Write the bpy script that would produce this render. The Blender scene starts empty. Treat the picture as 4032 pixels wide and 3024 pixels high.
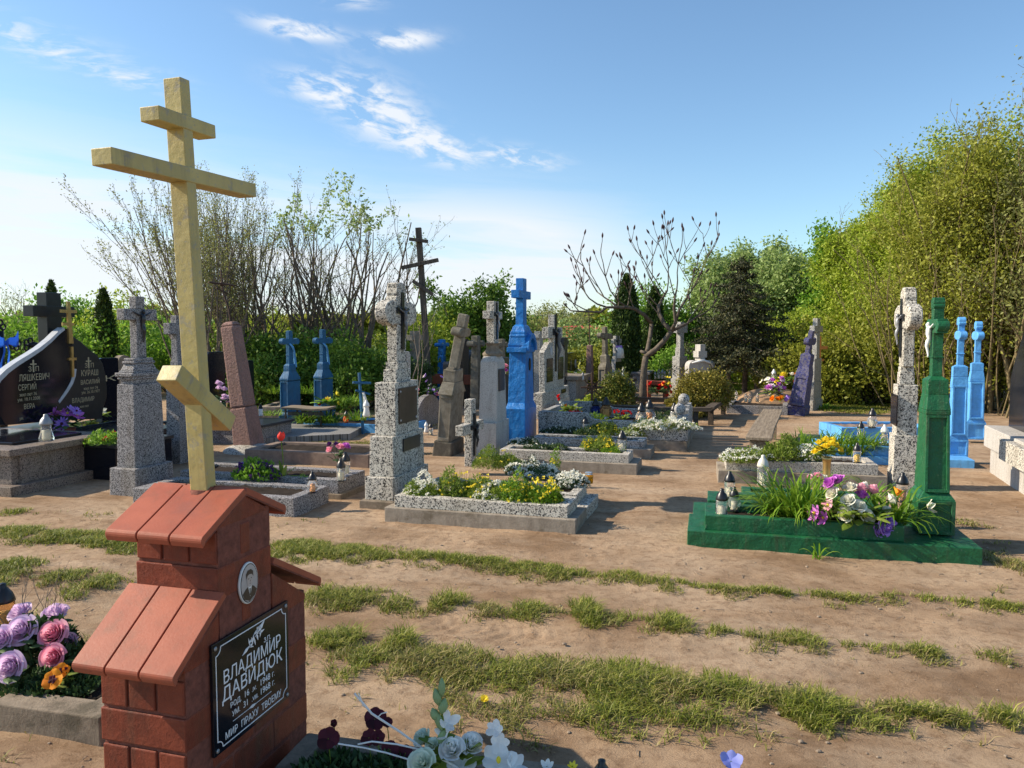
import bpy, bmesh, math, random
import numpy as np
from mathutils import Vector, Matrix, Euler
random.seed(7); NR = np.random.RandomState(11)
S = bpy.context.scene
COL = S.collection
R = math.radians
# ------------------------------------------------------------------ camera
H = 1.65; F = 3046.0; PITCH = math.atan(200 / F)
cam = bpy.data.cameras.new("camera"); camo = bpy.data.objects.new("camera", cam); COL.objects.link(camo)
camo.location = (0, 0, H); camo.rotation_euler = (R(90) - PITCH, 0, 0)
cam.sensor_width = 36; cam.lens = 36 * F / 4032; cam.clip_end = 3000; cam.clip_start = .05
S.camera = camo
# ------------------------------------------------------------------ sun and sky
SUN_EL = 33; SX, SY = -1.0, .10
sv = Vector((SX, SY, 0)).normalized() * math.cos(R(SUN_EL)); sv.z = math.sin(R(SUN_EL))
sl = bpy.data.lights.new("sun", 'SUN'); sl.energy = 5.0; sl.angle = R(.5); sl.color = (1, .875, .69)
so = bpy.data.objects.new("sun", sl); COL.objects.link(so)
so.rotation_euler = (-sv).to_track_quat('-Z', 'Y').to_euler()
W = bpy.data.worlds.new("World"); S.world = W; W.use_nodes = True
wn = W.node_tree.nodes; wl = W.node_tree.links
bg = wn['Background']
sky = wn.new('ShaderNodeTexSky'); sky.sky_type = 'NISHITA'; sky.sun_disc = False
sky.sun_elevation = R(SUN_EL); sky.sun_rotation = math.atan2(SX, SY); sky.dust_density = .4; sky.ozone_density = 1.3; sky.air_density = 1.0
def M(nt, op, a, b=None, c=None, clamp=False):
    n = nt.nodes.new('ShaderNodeMath'); n.operation = op; n.use_clamp = clamp
    for i, v in enumerate((a, b, c)):
        if v is None: continue
        if isinstance(v, (int, float)): n.inputs[i].default_value = v
        else: nt.links.new(v, n.inputs[i])
    return n.outputs[0]
def world_clouds():
    nt = W.node_tree
    tc = wn.new('ShaderNodeTexCoord'); sp = wn.new('ShaderNodeSeparateXYZ'); wl.new(tc.outputs['Generated'], sp.inputs[0])
    az = M(nt, 'MULTIPLY', M(nt, 'ARCTAN2', sp.outputs[0], sp.outputs[1]), 57.3)
    el = M(nt, 'MULTIPLY', M(nt, 'ARCSINE', sp.outputs[2]), 57.3)
    def noise(sx, sy, rot, det, off, dist=.5):
        u = M(nt, 'ADD', M(nt, 'MULTIPLY', az, math.cos(rot)), M(nt, 'MULTIPLY', el, -math.sin(rot)))
        v = M(nt, 'ADD', M(nt, 'MULTIPLY', az, math.sin(rot)), M(nt, 'MULTIPLY', el, math.cos(rot)))
        cb = wn.new('ShaderNodeCombineXYZ'); wl.new(M(nt, 'MULTIPLY', u, sx), cb.inputs[0]); wl.new(M(nt, 'MULTIPLY', v, sy), cb.inputs[1]); cb.inputs[2].default_value = off
        t = wn.new('ShaderNodeTexNoise'); t.inputs['Scale'].default_value = 1; t.inputs['Detail'].default_value = det; t.inputs['Distortion'].default_value = dist
        t.inputs['Roughness'].default_value = .6
        wl.new(cb.outputs[0], t.inputs['Vector']); return t.outputs[0]
    def blob(a0, e0, ra, re, rot):
        da = M(nt, 'SUBTRACT', az, a0); de = M(nt, 'SUBTRACT', el, e0)
        c, s = math.cos(rot), math.sin(rot)
        u = M(nt, 'DIVIDE', M(nt, 'ADD', M(nt, 'MULTIPLY', da, c), M(nt, 'MULTIPLY', de, -s)), ra)
        v = M(nt, 'DIVIDE', M(nt, 'ADD', M(nt, 'MULTIPLY', da, s), M(nt, 'MULTIPLY', de, c)), re)
        q = M(nt, 'ADD', M(nt, 'MULTIPLY', u, u), M(nt, 'MULTIPLY', v, v))
        return M(nt, 'POWER', 2.718, M(nt, 'MULTIPLY', q, -1.0))
    n1 = noise(.42, 1.05, R(10), 8, 7.4, .35)
    n2 = noise(.05, .42, R(3), 6, 9.7, .5)
    n3 = noise(.35, 1.4, R(-5), 6, 5.2, .4)
    def acc(lst):
        r = lst[0]
        for x in lst[1:]: r = M(nt, 'ADD', r, x)
        return r
    hi = acc([blob(-9.9, 15.6, 3.0, 1.7, R(24)), blob(-5.6, 13.3, 2.6, 1.0, R(18)), blob(-13.0, 16.6, 2.8, .8, R(8)),
              blob(-8, 20.0, 2.2, .5, R(-6)), blob(-15, 20.2, 2.6, .5, R(4)), blob(.5, 12.6, 2.6, .6, R(8))])
    wisp = acc([blob(-31.5, 17.5, 5.5, .9, R(8)), blob(-25.5, 16.2, 2.5, .6, R(5)), blob(-11.5, 22.3, 1.8, .5, 0)])
    lo = acc([blob(-34, 6.5, 14, 5.2, R(2)), blob(-14, 5.0, 14, 4.4, R(0)), M(nt, 'MULTIPLY', blob(0, 5.6, 9, 3.6, R(3)), .95)])
    f1 = M(nt, 'MULTIPLY', M(nt, 'MULTIPLY', hi, 1.5, clamp=True), M(nt, 'MULTIPLY', M(nt, 'SUBTRACT', n1, .42), 6.0, clamp=True))
    f3 = M(nt, 'MULTIPLY', wisp, M(nt, 'MULTIPLY', M(nt, 'SUBTRACT', n3, .44), 4.5, clamp=True))
    f2 = M(nt, 'MULTIPLY', M(nt, 'MULTIPLY', lo, 1.15, clamp=True), M(nt, 'ADD', M(nt, 'MULTIPLY', M(nt, 'SUBTRACT', n2, .34), 3.2, clamp=True), .38, clamp=True))
    f = M(nt, 'MAXIMUM', M(nt, 'MAXIMUM', f1, f3), f2)
    f = M(nt, 'MULTIPLY', f, .92, clamp=True)
    mx = wn.new('ShaderNodeMixRGB'); wl.new(f, mx.inputs[0]); sm = wn.new('ShaderNodeMixRGB'); sm.blend_type = 'MULTIPLY'; sm.inputs[0].default_value = 1; sm.inputs[2].default_value = (.88, 1.04, 1.12, 1); wl.new(sky.outputs[0], sm.inputs[1]); wl.new(sm.outputs[0], mx.inputs[1]); mx.inputs[2].default_value = (5.3, 5.55, 5.9, 1)
    wl.new(mx.outputs[0], bg.inputs[0])
world_clouds()
bg.inputs[1].default_value = .112
S.view_settings.view_transform = 'Standard'; S.view_settings.look = 'None'; S.view_settings.gamma = 1; S.view_settings.exposure = 0.62
S.cycles.max_bounces = 8; S.cycles.transparent_max_bounces = 12; S.cycles.diffuse_bounces = 3
S.cycles.use_denoising = True
# ------------------------------------------------------------------ picking points: a pixel of the 4032 px photo -> ground
def ray(x, y):
    u = (x - 2016) / F; v = -(y - 1512) / F
    return (u, math.cos(PITCH) + v * math.sin(PITCH), -math.sin(PITCH) + v * math.cos(PITCH))
def gp(p, z=0):
    r = ray(*p); t = (z - H) / r[2]; return Vector((r[0] * t, r[1] * t, z))
def dp(p, Y):
    r = ray(*p); t = Y / r[1]; return Vector((r[0] * t, Y, H + r[2] * t))
def crop(x0, y0, s): return lambda x, y: (x0 + x / s, y0 + y / s)
D = crop(0, 0, 1 / 1.8228)
Z1 = crop(0, 1150, 2.765); Z2 = crop(800, 1250, 2.765); Z3 = crop(1500, 1100, 2.765); Z4 = crop(2200, 1150, 3.16)
Z5 = crop(2000, 1500, 2.765); Z6 = crop(3300, 1050, 3.016); Z7 = crop(2700, 1550, 1.586); Z8 = crop(3400, 1500, 1.269)
R1 = crop(0, 1000, 1.659); R2 = crop(850, 1000, 1.843); R3 = crop(1400, 1050, 1.508); R4 = crop(2200, 1150, 2.011)
R5 = crop(2600, 1500, 1.545); R6 = crop(200, 1800, 1.355); R7 = crop(800, 1700, 1.814)
SC = {Z1: 2.765, Z2: 2.765, Z3: 2.765, Z4: 3.16, Z5: 2.765, Z6: 3.016, Z7: 1.586, Z8: 1.269, R1: 1.659, R2: 1.843, R3: 1.508, R4: 2.011, R5: 1.545, R6: 1.355, R7: 1.814, D: 1 / 1.8228}
# ------------------------------------------------------------------ materials
def newmat(name):
    m = bpy.data.materials.new(name); m.use_nodes = True
    nt = m.node_tree; b = nt.nodes['Principled BSDF']; return m, nt, b
def tex(nt, kind, scale, coord='Object', **kw):
    tc = nt.nodes.new('ShaderNodeTexCoord'); t = nt.nodes.new('ShaderNodeTex' + kind)
    mp = nt.nodes.new('ShaderNodeMapping')
    if isinstance(scale, tuple): mp.inputs['Scale'].default_value = scale; t.inputs['Scale'].default_value = 1
    else: t.inputs['Scale'].default_value = scale
    nt.links.new(tc.outputs[coord], mp.inputs[0]); nt.links.new(mp.outputs[0], t.inputs['Vector'])
    for k, v in kw.items():
        t.inputs[k].default_value = v
    return t
def ramp(nt, src, stops, interp='LINEAR'):
    r = nt.nodes.new('ShaderNodeValToRGB'); r.color_ramp.interpolation = interp
    el = r.color_ramp.elements
    while len(el) < len(stops): el.new(.5)
    for e, (p, c) in zip(el, stops):
        e.position = p; e.color = (c[0], c[1], c[2], 1) if not isinstance(c, (int, float)) else (c, c, c, 1)
    nt.links.new(src, r.inputs[0]); return r.outputs[0]
def mix(nt, f, a, b, mode='MIX'):
    n = nt.nodes.new('ShaderNodeMixRGB'); n.blend_type = mode
    for i, v in enumerate((f, a, b)):
        if isinstance(v, (int, float)): n.inputs[i].default_value = v if i == 0 else (v, v, v, 1)
        elif isinstance(v, tuple): n.inputs[i].default_value = (*v, 1)
        else: nt.links.new(v, n.inputs[i])
    return n.outputs[0]
def bump(nt, b, src, strength, dist=.01, prev=None):
    n = nt.nodes.new('ShaderNodeBump'); n.inputs['Strength'].default_value = strength; n.inputs['Distance'].default_value = dist
    nt.links.new(src, n.inputs['Height'])
    if prev is not None: nt.links.new(prev, n.inputs['Normal'])
    nt.links.new(n.outputs[0], b.inputs['Normal']); return n.outputs[0]
def grime(nt, c, amt, col=(.09, .07, .045), sc=(13, 13, 1.3)):
    n = tex(nt, 'Noise', sc, Detail=7, Roughness=.7); n2 = tex(nt, 'Noise', 2.6, Detail=5)
    f = M(nt, 'MULTIPLY', ramp(nt, n.outputs[0], [(.50, 0), (.68, 1)]), ramp(nt, n2.outputs[0], [(.38, .15), (.62, amt)]))
    return mix(nt, f, c, col)
def granite(name, light, dark, scale=95, cut=.47, rough=.75, stain=.35, tint=(.25, .2, .12)):
    m, nt, b = newmat(name)
    n = tex(nt, 'Noise', scale, Detail=2.0, Roughness=.55, Distortion=1.2)
    c = ramp(nt, n.outputs[0], [(cut - .035, dark), (cut + .02, light)])
    n2 = tex(nt, 'Noise', 380, Detail=1)
    c = mix(nt, .35, c, ramp(nt, n2.outputs[0], [(.3, .25), (.7, 1)]), 'MULTIPLY')
    n3 = tex(nt, 'Noise', (2.2, 2.2, 1.1), Detail=6)
    st = ramp(nt, n3.outputs[0], [(.5, 0), (.78, stain)])
    c = mix(nt, st, c, tint); c = grime(nt, c, .55)
    nt.links.new(c, b.inputs['Base Color']); b.inputs['Roughness'].default_value = rough
    b.inputs['Specular IOR Level'].default_value = .3
    bump(nt, b, n.outputs[0], .35, .003); return m
def paint(name, col, worn=None, rough=.5, amt=.35, lump=.5, scale=9, wear=.6):
    m, nt, b = newmat(name)
    n = tex(nt, 'Noise', scale, Detail=8, Roughness=.65)
    c2 = tuple(x * .72 for x in col)
    c = mix(nt, ramp(nt, n.outputs[0], [(.35, 0), (.7, 1)]), col, c2)
    if worn:
        n2 = tex(nt, 'Noise', 26, Detail=10, Roughness=.75)
        c = mix(nt, ramp(nt, n2.outputs[0], [(wear, 0), (wear + .06, amt)]), c, worn)
    c = grime(nt, c, .5)
    nt.links.new(c, b.inputs['Base Color']); b.inputs['Roughness'].default_value = rough
    b.inputs['Specular IOR Level'].default_value = .35
    n3 = tex(nt, 'Noise', 45, Detail=6, Roughness=.7); n4 = tex(nt, 'Noise', 7, Detail=3)
    p = bump(nt, b, n4.outputs[0], lump, .03); bump(nt, b, n3.outputs[0], lump, .008, p); return m
def stone(name, c1, c2, scale=14, rough=.9, b1=.6, bs=60, c3=None, bd=.008):
    m, nt, b = newmat(name)
    n = tex(nt, 'Noise', scale, Detail=9, Roughness=.7)
    c = mix(nt, ramp(nt, n.outputs[0], [(.35, 0), (.66, 1)]), c1, c2)
    if c3:
        n5 = tex(nt, 'Noise', 4, Detail=8, Roughness=.7)
        c = mix(nt, ramp(nt, n5.outputs[0], [(.52, 0), (.64, .8)]), c, c3)
        c = grime(nt, c, .4)
    nt.links.new(c, b.inputs['Base Color']); b.inputs['Roughness'].default_value = rough
    b.inputs['Specular IOR Level'].default_value = .2
    n3 = tex(nt, 'Noise', bs, Detail=8, Roughness=.7); bump(nt, b, n3.outputs[0], b1, bd); return m
def flat(name, col, rough=.5, metal=0, spec=.5, var=.12, emit=None, coat=0):
    m, nt, b = newmat(name)
    n = tex(nt, 'Noise', 18, Detail=6)
    c = mix(nt, ramp(nt, n.outputs[0], [(.3, 0), (.7, 1)]), col, tuple(x * (1 - var * 2) for x in col))
    nt.links.new(c, b.inputs['Base Color']); b.inputs['Roughness'].default_value = rough; b.inputs['Metallic'].default_value = metal
    b.inputs['Specular IOR Level'].default_value = spec
    b.inputs['Coat Weight'].default_value = coat
    return m
def leafmat(name, c1, c2, trans=.3, rough=.55, c3=None):
    m, nt, b = newmat(name)
    g = nt.nodes.new('ShaderNodeNewGeometry')
    st = [(0, c1), (.6, c2)] + ([(1, c3)] if c3 else [])
    c = ramp(nt, g.outputs['Random Per Island'], st)
    nt.links.new(c, b.inputs['Base Color']); b.inputs['Roughness'].default_value = rough; b.inputs['Specular IOR Level'].default_value = .25
    if trans:
        t = nt.nodes.new('ShaderNodeBsdfTranslucent'); nt.links.new(c, t.inputs[0])
        ms = nt.nodes.new('ShaderNodeMixShader'); ms.inputs[0].default_value = trans
        nt.links.new(b.outputs[0], ms.inputs[1]); nt.links.new(t.outputs[0], ms.inputs[2])
        nt.links.new(ms.outputs[0], nt.nodes['Material Output'].inputs[0])
    return m
def glassmat(name, col, rough=.08, tr=.9):
    m, nt, b = newmat(name); b.inputs['Base Color'].default_value = (*col, 1); b.inputs['Roughness'].default_value = rough
    b.inputs['Transmission Weight'].default_value = tr; b.inputs['IOR'].default_value = 1.2
    n = tex(nt, 'Wave', 30); bump(nt, b, n.outputs[0], .15, .003); return m
def wood(name, c1, c2, sc=(3, 40, 40), rough=.85):
    m, nt, b = newmat(name)
    n = tex(nt, 'Noise', sc, Detail=7, Roughness=.65)
    c = mix(nt, ramp(nt, n.outputs[0], [(.35, 0), (.65, 1)]), c1, c2)
    nt.links.new(c, b.inputs['Base Color']); b.inputs['Roughness'].default_value = rough; b.inputs['Specular IOR Level'].default_value = .2
    bump(nt, b, n.outputs[0], .5, .006); return m
G = {}
G['gran'] = granite('speckled_granite', (.70, .65, .56), (.025, .025, .03), 62, .475)
G['gran_d'] = granite('dark_speckled_granite', (.40, .38, .38), (.03, .03, .035), 95, .49)
G['gran_l'] = granite('pale_fine_granite', (.56, .53, .49), (.20, .18, .17), 150, .42, stain=.25)
G['gran_b'] = granite('brown_granite', (.30, .24, .20), (.05, .04, .04), 80, .47, rough=.5)
G['gran2'] = granite('salt_pepper_granite', (.68, .63, .55), (.05, .045, .05), 100, .46, stain=.5)
G['gran3'] = granite('greyish_speckled_granite', (.54, .53, .51), (.045, .045, .05), 62, .475, stain=.45, tint=(.2, .19, .12))
G['gran_far'] = granite('weathered_granite', (.52, .50, .46), (.08, .08, .08), 60, .46, stain=.5)
G['black'] = flat('polished_black_granite', (.010, .011, .017), .10, 0, .35, .1)
G['blackr'] = flat('black_stone', (.018, .02, .026), .28, 0, .5, .2)
G['plaqb'] = stone('bronze_plaque', (.05, .035, .025), (.085, .065, .05), 5, .32, .1)
G['conc'] = stone('old_concrete', (.29, .235, .175), (.17, .135, .10), 12, .95, .7, 70, (.10, .085, .06))
G['concl'] = stone('light_concrete', (.35, .30, .24), (.23, .19, .15), 14, .95, .9, 60, (.15, .12, .085))
G['concd'] = stone('dark_mossy_concrete', (.12, .105, .085), (.05, .045, .035), 8, .95, .8, 50, (.20, .18, .14))
G['concr'] = stone('reddish_concrete', (.27, .20, .16), (.17, .125, .10), 12, .95, .6, 70)
G['oldst'] = stone('weathered_grey_stone', (.25, .225, .18), (.13, .115, .09), 10, .95, .8, 45, (.10, .085, .05))
G['pinkst'] = stone('rough_pink_granite', (.36, .22, .19), (.22, .13, .11), 40, .9, 1.0, 26, (.26, .17, .14), .035)
G['blue'] = paint('deep_blue_paint', (.014, .19, .56), (.10, .20, .34), .42, .6, .8, 9, .58)
G['bluel'] = paint('light_blue_paint', (.13, .43, .85), (.35, .50, .62), .5, .35, .45)
G['blued'] = paint('aged_blue_paint', (.020, .125, .26), (.08, .16, .22), .6, .5, .6)
G['violet'] = paint('flaking_violet_paint', (.04, .045, .19), (.20, .18, .18), .7, .55, .8, 9, .46)
G['green'] = paint('green_paint', (.011, .115, .042), (.15, .24, .14), .45, .85, .8, 9, .60)
G['yel'] = paint('cream_yellow_paint', (.50, .405, .15), (.32, .285, .19), .5, .85, .22, 4, .54)
G['redbr'] = stone('red_brick', (.25, .060, .032), (.145, .034, .020), 9, .5, .5, 60, (.10, .03, .02))
G['tile'] = stone('terracotta_tile', (.38, .105, .058), (.29, .075, .042), 5, .5, .12, 120, (.27, .085, .055))
G['mortar'] = stone('red_mortar', (.24, .085, .06), (.12, .045, .033), 30, .9, .6)
G['oxide'] = paint('red_oxide_paint', (.26, .07, .035), None, .6)
G['soil'] = stone('dark_soil', (.035, .025, .018), (.016, .011, .008), 30, 1, 1.0, 35)
G['sand'] = stone('sandy_mound', (.36, .23, .13), (.26, .165, .10), 10, 1, .8, 30)
G['woodg'] = wood('weathered_wood', (.30, .24, .175), (.15, .115, .08))
G['woodv'] = wood('weathered_post_wood', (.12, .10, .08), (.05, .042, .035), (30, 30, 3))
G['woodh'] = wood('dark_weathered_wood', (.11, .085, .065), (.05, .04, .032))
G['rust'] = flat('rusty_iron', (.07, .04, .028), .8, .3)
G['iron'] = flat('black_iron', (.012, .012, .014), .45, .4)
G['silver'] = flat('silvered_metal', (.35, .35, .36), .45, .6)
G['pewter'] = flat('dull_pewter', (.16, .16, .165), .5, .4)
G['gold'] = flat('gold_metal', (.62, .42, .16), .35, .8)
G['letter'] = flat('gold_lettering', (.50, .42, .26), .5, 0)
G['white'] = flat('white_paint', (.78, .78, .76), .5)
G['whitel'] = flat('white_lettering', (.82, .82, .84), .6, var=.02)
G['greyw'] = flat('pale_grey_edge', (.55, .57, .60), .4)
G['blackp'] = flat('black_plastic', (.014, .014, .016), .35)
G['whitep'] = flat('white_plastic', (.68, .64, .55), .4)
G['gclear'] = glassmat('clear_glass', (.94, .95, .95))
G['gamber'] = glassmat('amber_glass', (.85, .50, .22)); G['gyel'] = glassmat('yellow_glass', (.95, .55, .06))
G['gblue'] = glassmat('blue_glass', (.05, .10, .55)); G['gorange'] = glassmat('orange_glass', (.85, .22, .08), tr=.5)
G['wax'] = flat('candle_wax', (.80, .70, .48), .6); G['waxo'] = flat('orange_wax', (.80, .33, .10), .6); G['waxy'] = flat('yellow_wax', (.85, .50, .03), .6)
G['bark'] = stone('grey_brown_bark', (.21, .17, .135), (.10, .082, .066), 20, .95, .9, 40)
G['barkl'] = stone('olive_bark', (.24, .19, .10), (.13, .10, .055), 20, .95, .6, 40)
G['barks'] = stone('lichen_bark', (.16, .13, .10), (.07, .055, .042), 12, .95, 1.0, 30)
G['lf_y'] = leafmat('yellow_green_leaves', (.20, .28, .018), (.34, .42, .04), .45, c3=(.46, .52, .09))
G['lf_o'] = leafmat('olive_leaves', (.16, .18, .02), (.28, .30, .035), .4, c3=(.40, .41, .07))
G['lf_g'] = leafmat('fresh_green_leaves', (.09, .20, .018), (.19, .35, .035), .45, c3=(.30, .46, .08))
G['lf_d'] = leafmat('shrub_leaves', (.06, .13, .018), (.13, .23, .028), .35, c3=(.21, .33, .05))
G['lf_p'] = leafmat('pale_willow_leaves', (.16, .24, .06), (.30, .40, .12), .4, c3=(.42, .50, .22))
G['lf_b'] = leafmat('young_buds', (.16, .17, .06), (.30, .32, .10), .45)
G['thuja'] = leafmat('thuja_leaves', (.018, .04, .009), (.04, .075, .014), .15, c3=(.11, .16, .03))
G['spruce'] = leafmat('spruce_needles', (.020, .027, .013), (.048, .056, .024), .1, c3=(.12, .11, .04))
G['box'] = leafmat('boxwood_leaves', (.05, .085, .014), (.12, .15, .022), .25, c3=(.28, .25, .045))
G['boxy'] = leafmat('golden_boxwood_leaves', (.10, .10, .014), (.22, .19, .025), .2, c3=(.38, .30, .06))
G['lily'] = leafmat('daylily_blades', (.07, .17, .012), (.17, .30, .02), .35, .4, c3=(.30, .42, .05))
G['herb'] = leafmat('herb_leaves', (.10, .16, .02), (.20, .28, .035), .35, c3=(.32, .38, .07))
G['herbd'] = leafmat('dark_herb_leaves', (.018, .045, .014), (.045, .09, .025), .2, c3=(.09, .15, .05))
G['grass'] = leafmat('grass_blades', (.12, .15, .02), (.25, .27, .045), .4, .5, c3=(.40, .37, .14))
G['grassg'] = leafmat('fresh_grass_blades', (.12, .16, .016), (.27, .31, .038), .4, .5, c3=(.50, .45, .13))
G['grassy'] = leafmat('yellowed_grass_blades', (.17, .16, .04), (.32, .27, .09), .3, .5, c3=(.48, .38, .19))
def petals(n, c1, c2, tr=.3): G[n] = leafmat(n + '_petals', c1, c2, tr, .6); return G[n]
petals('pwhite', (.80, .78, .66), (.92, .90, .80)); petals('pyel', (.86, .62, .015), (.94, .78, .07)); petals('pred', (.50, .008, .012), (.72, .02, .02))
petals('ppurple', (.34, .16, .66), (.50, .30, .80)); petals('ppink', (.84, .30, .42), (.92, .50, .60), .4); petals('plilac', (.74, .52, .74), (.86, .68, .86), .4)
petals('pmag', (.52, .10, .52), (.70, .22, .68)); petals('porange', (.85, .24, .01), (.95, .36, .02)); petals('pviolet', (.05, .015, .10), (.10, .03, .18))
petals('pcream', (.80, .76, .62), (.90, .86, .72)); petals('pblue', (.18, .22, .60), (.30, .34, .75)); petals('pdark', (.045, .006, .012), (.10, .015, .03))
petals('proseg', (.62, .72, .58), (.80, .86, .74)); petals('pwc', (.88, .88, .86), (.93, .93, .91), .45); petals('pbl', (.02, .10, .62), (.04, .18, .80))
petals('ptul', (.80, .02, .02), (.90, .07, .05))
# ------------------------------------------------------------------ mesh builder
class MB:
    def __init__(s): s.v = []; s.f = []
    def add(s, vs, fs, m=None):
        o = len(s.v)
        for v in vs:
            v = Vector(v)
            if m is not None: v = m @ v
            s.v.append(tuple(v))
        s.f += [tuple(i + o for i in f) for f in fs]; return s
    def frus(s, cx, cy, z0, z1, w0, d0, w1=None, d1=None, ox=0, oy=0, m=None):
        w1 = w0 if w1 is None else w1; d1 = d0 if d1 is None else d1
        vs = []
        for (z, w, d, x, y) in ((z0, w0, d0, cx, cy), (z1, w1, d1, cx + ox, cy + oy)):
            vs += [(x - w / 2, y - d / 2, z), (x + w / 2, y - d / 2, z), (x + w / 2, y + d / 2, z), (x - w / 2, y + d / 2, z)]
        return s.add(vs, [(3, 2, 1, 0), (4, 5, 6, 7), (0, 1, 5, 4), (1, 2, 6, 5), (2, 3, 7, 6), (3, 0, 4, 7)], m)
    def box(s, x0, x1, y0, y1, z0, z1, m=None):
        return s.frus((x0 + x1) / 2, (y0 + y1) / 2, z0, z1, x1 - x0, y1 - y0, m=m)
    def ring(s, x0, x1, y0, y1, w, z0, z1):
        o = [(x0, y0), (x1, y0), (x1, y1), (x0, y1)]; i = [(x0 + w, y0 + w), (x1 - w, y0 + w), (x1 - w, y1 - w), (x0 + w, y1 - w)]
        vs = [(*p, z0) for p in o] + [(*p, z1) for p in o] + [(*p, z0) for p in i] + [(*p, z1) for p in i]
        fs = []
        for k in range(4):
            j = (k + 1) % 4
            fs += [(k, j, 4 + j, 4 + k), (4 + k, 4 + j, 12 + j, 12 + k), (8 + j, 8 + k, 12 + k, 12 + j), (j, k, 8 + k, 8 + j)]
        return s.add(vs, fs)
    def prism(s, pts, d0, d1, axis='x', m=None):
        # polygon (p,q) extruded along axis. axis x: (d,p,q); y: (p,d,q); z: (p,q,d)
        f = {'x': lambda p, q, d: (d, p, q), 'y': lambda p, q, d: (p, d, q), 'z': lambda p, q, d: (p, q, d)}[axis]
        n = len(pts); vs = [f(p, q, d0) for p, q in pts] + [f(p, q, d1) for p, q in pts]
        fs = [tuple(range(n))[::-1], tuple(range(n, 2 * n))] + [(i, (i + 1) % n, n + (i + 1) % n, n + i) for i in range(n)]
        return s.add(vs, fs, m)
    def lathe(s, prof, n=18, c=(0, 0, 0), m=None):
        vs = []; fs = []
        for r, z in prof:
            for k in range(n):
                a = 2 * math.pi * k / n; vs.append((c[0] + r * math.cos(a), c[1] + r * math.sin(a), c[2] + z))
        for i in range(len(prof) - 1):
            for k in range(n):
                j = (k + 1) % n; fs.append((i * n + k, i * n + j, (i + 1) * n + j, (i + 1) * n + k))
        fs.append(tuple(range(n))[::-1]); fs.append(tuple(range((len(prof) - 1) * n, len(prof) * n)))
        return s.add(vs, fs, m)
    def ball(s, c, r, n=14, sq=(1, 1, 1), m=None):
        pr = [(max(1e-4, math.sin(math.pi * i / (n // 2 + 2))), -math.cos(math.pi * i / (n // 2 + 2))) for i in range(n // 2 + 3)]
        k = len(s.v); s.lathe(pr, n)
        for i in range(k, len(s.v)):
            v = s.v[i]; v = Vector((c[0] + v[0] * r * sq[0], c[1] + v[1] * r * sq[1], c[2] + v[2] * r * sq[2]))
            s.v[i] = tuple(m @ v) if m is not None else tuple(v)
        return s
    def tube(s, pts, rad, n=6, m=None, cap=True):
        pts = [Vector(p) for p in pts]
        if isinstance(rad, (int, float)): rad = [rad] * len(pts)
        vs = []; fs = []
        u = None
        for i, p in enumerate(pts):
            t = (pts[min(i + 1, len(pts) - 1)] - pts[max(i - 1, 0)])
            if t.length < 1e-7: t = Vector((0, 0, 1))
            t.normalize()
            if u is None: u = t.orthogonal().normalized()
            else:
                u = (u - t * u.dot(t)); u = u.normalized() if u.length > 1e-5 else t.orthogonal().normalized()
            w = t.cross(u)
            for k in range(n):
                a = 2 * math.pi * k / n; vs.append(p + (u * math.cos(a) + w * math.sin(a)) * rad[i])
        for i in range(len(pts) - 1):
            for k in range(n):
                j = (k + 1) % n; fs.append((i * n + k, i * n + j, (i + 1) * n + j, (i + 1) * n + k))
        if cap: fs.append(tuple(range(n))[::-1]); fs.append(tuple(range((len(pts) - 1) * n, len(pts) * n)))
        return s.add(vs, fs, m)
    def grid(s, fn, nu, nv, m=None):
        vs = [fn(i / nu, j / nv) for i in range(nu + 1) for j in range(nv + 1)]
        fs = [(i * (nv + 1) + j, i * (nv + 1) + j + 1, (i + 1) * (nv + 1) + j + 1, (i + 1) * (nv + 1) + j) for i in range(nu) for j in range(nv)]
        return s.add(vs, fs, m)
    def obj(s, name, mat, parent=None, bev=0, smooth=False, label=None):
        me = bpy.data.meshes.new(name); me.from_pydata(s.v, [], s.f); me.materials.append(mat)
        if len(s.f) < 9000:
            bm = bmesh.new(); bm.from_mesh(me); bmesh.ops.recalc_face_normals(bm, faces=bm.faces); bm.to_mesh(me); bm.free()
        if smooth: me.polygons.foreach_set('use_smooth', [True] * len(me.polygons))
        o = bpy.data.objects.new(name, me); COL.objects.link(o)
        if parent is not None: o.parent = parent
        if bev:
            b = o.modifiers.new('bevel', 'BEVEL'); b.width = bev; b.segments = 2; b.limit_method = 'ANGLE'; b.angle_limit = R(35)
        if label: o['label'] = label
        return o
def npmesh(name, verts, faces, mat, parent=None, smooth=False):
    """verts (N,3) array, faces (M,k) array"""
    me = bpy.data.meshes.new(name); nv = len(verts); nf, k = faces.shape
    me.vertices.add(nv); me.vertices.foreach_set('co', np.asarray(verts, dtype=np.float32).ravel())
    me.loops.add(nf * k); me.loops.foreach_set('vertex_index', faces.astype(np.int32).ravel())
    me.polygons.add(nf); me.polygons.foreach_set('loop_start', np.arange(0, nf * k, k, dtype=np.int32))
    me.polygons.foreach_set('loop_total', np.full(nf, k, dtype=np.int32))
    if smooth: me.polygons.foreach_set('use_smooth', np.ones(nf, dtype=bool))
    me.update(calc_edges=True); me.materials.append(mat)
    o = bpy.data.objects.new(name, me); COL.objects.link(o)
    if parent is not None: o.parent = parent
    return o
def thing(name, label, cat, loc=(0, 0, 0), rz=0, group=None, tilt=(0, 0)):
    o = bpy.data.objects.new(name, None); COL.objects.link(o); o.location = loc; o.rotation_euler = (tilt[0], tilt[1], rz)
    o.empty_display_size = .1; tag(o, label, cat, group); return o
def tag(o, label, cat, group=None):
    o['label'] = label; o['category'] = cat
    if group: o['group'] = group
    return o
def struct(o): o['kind'] = 'structure'; return o
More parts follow.
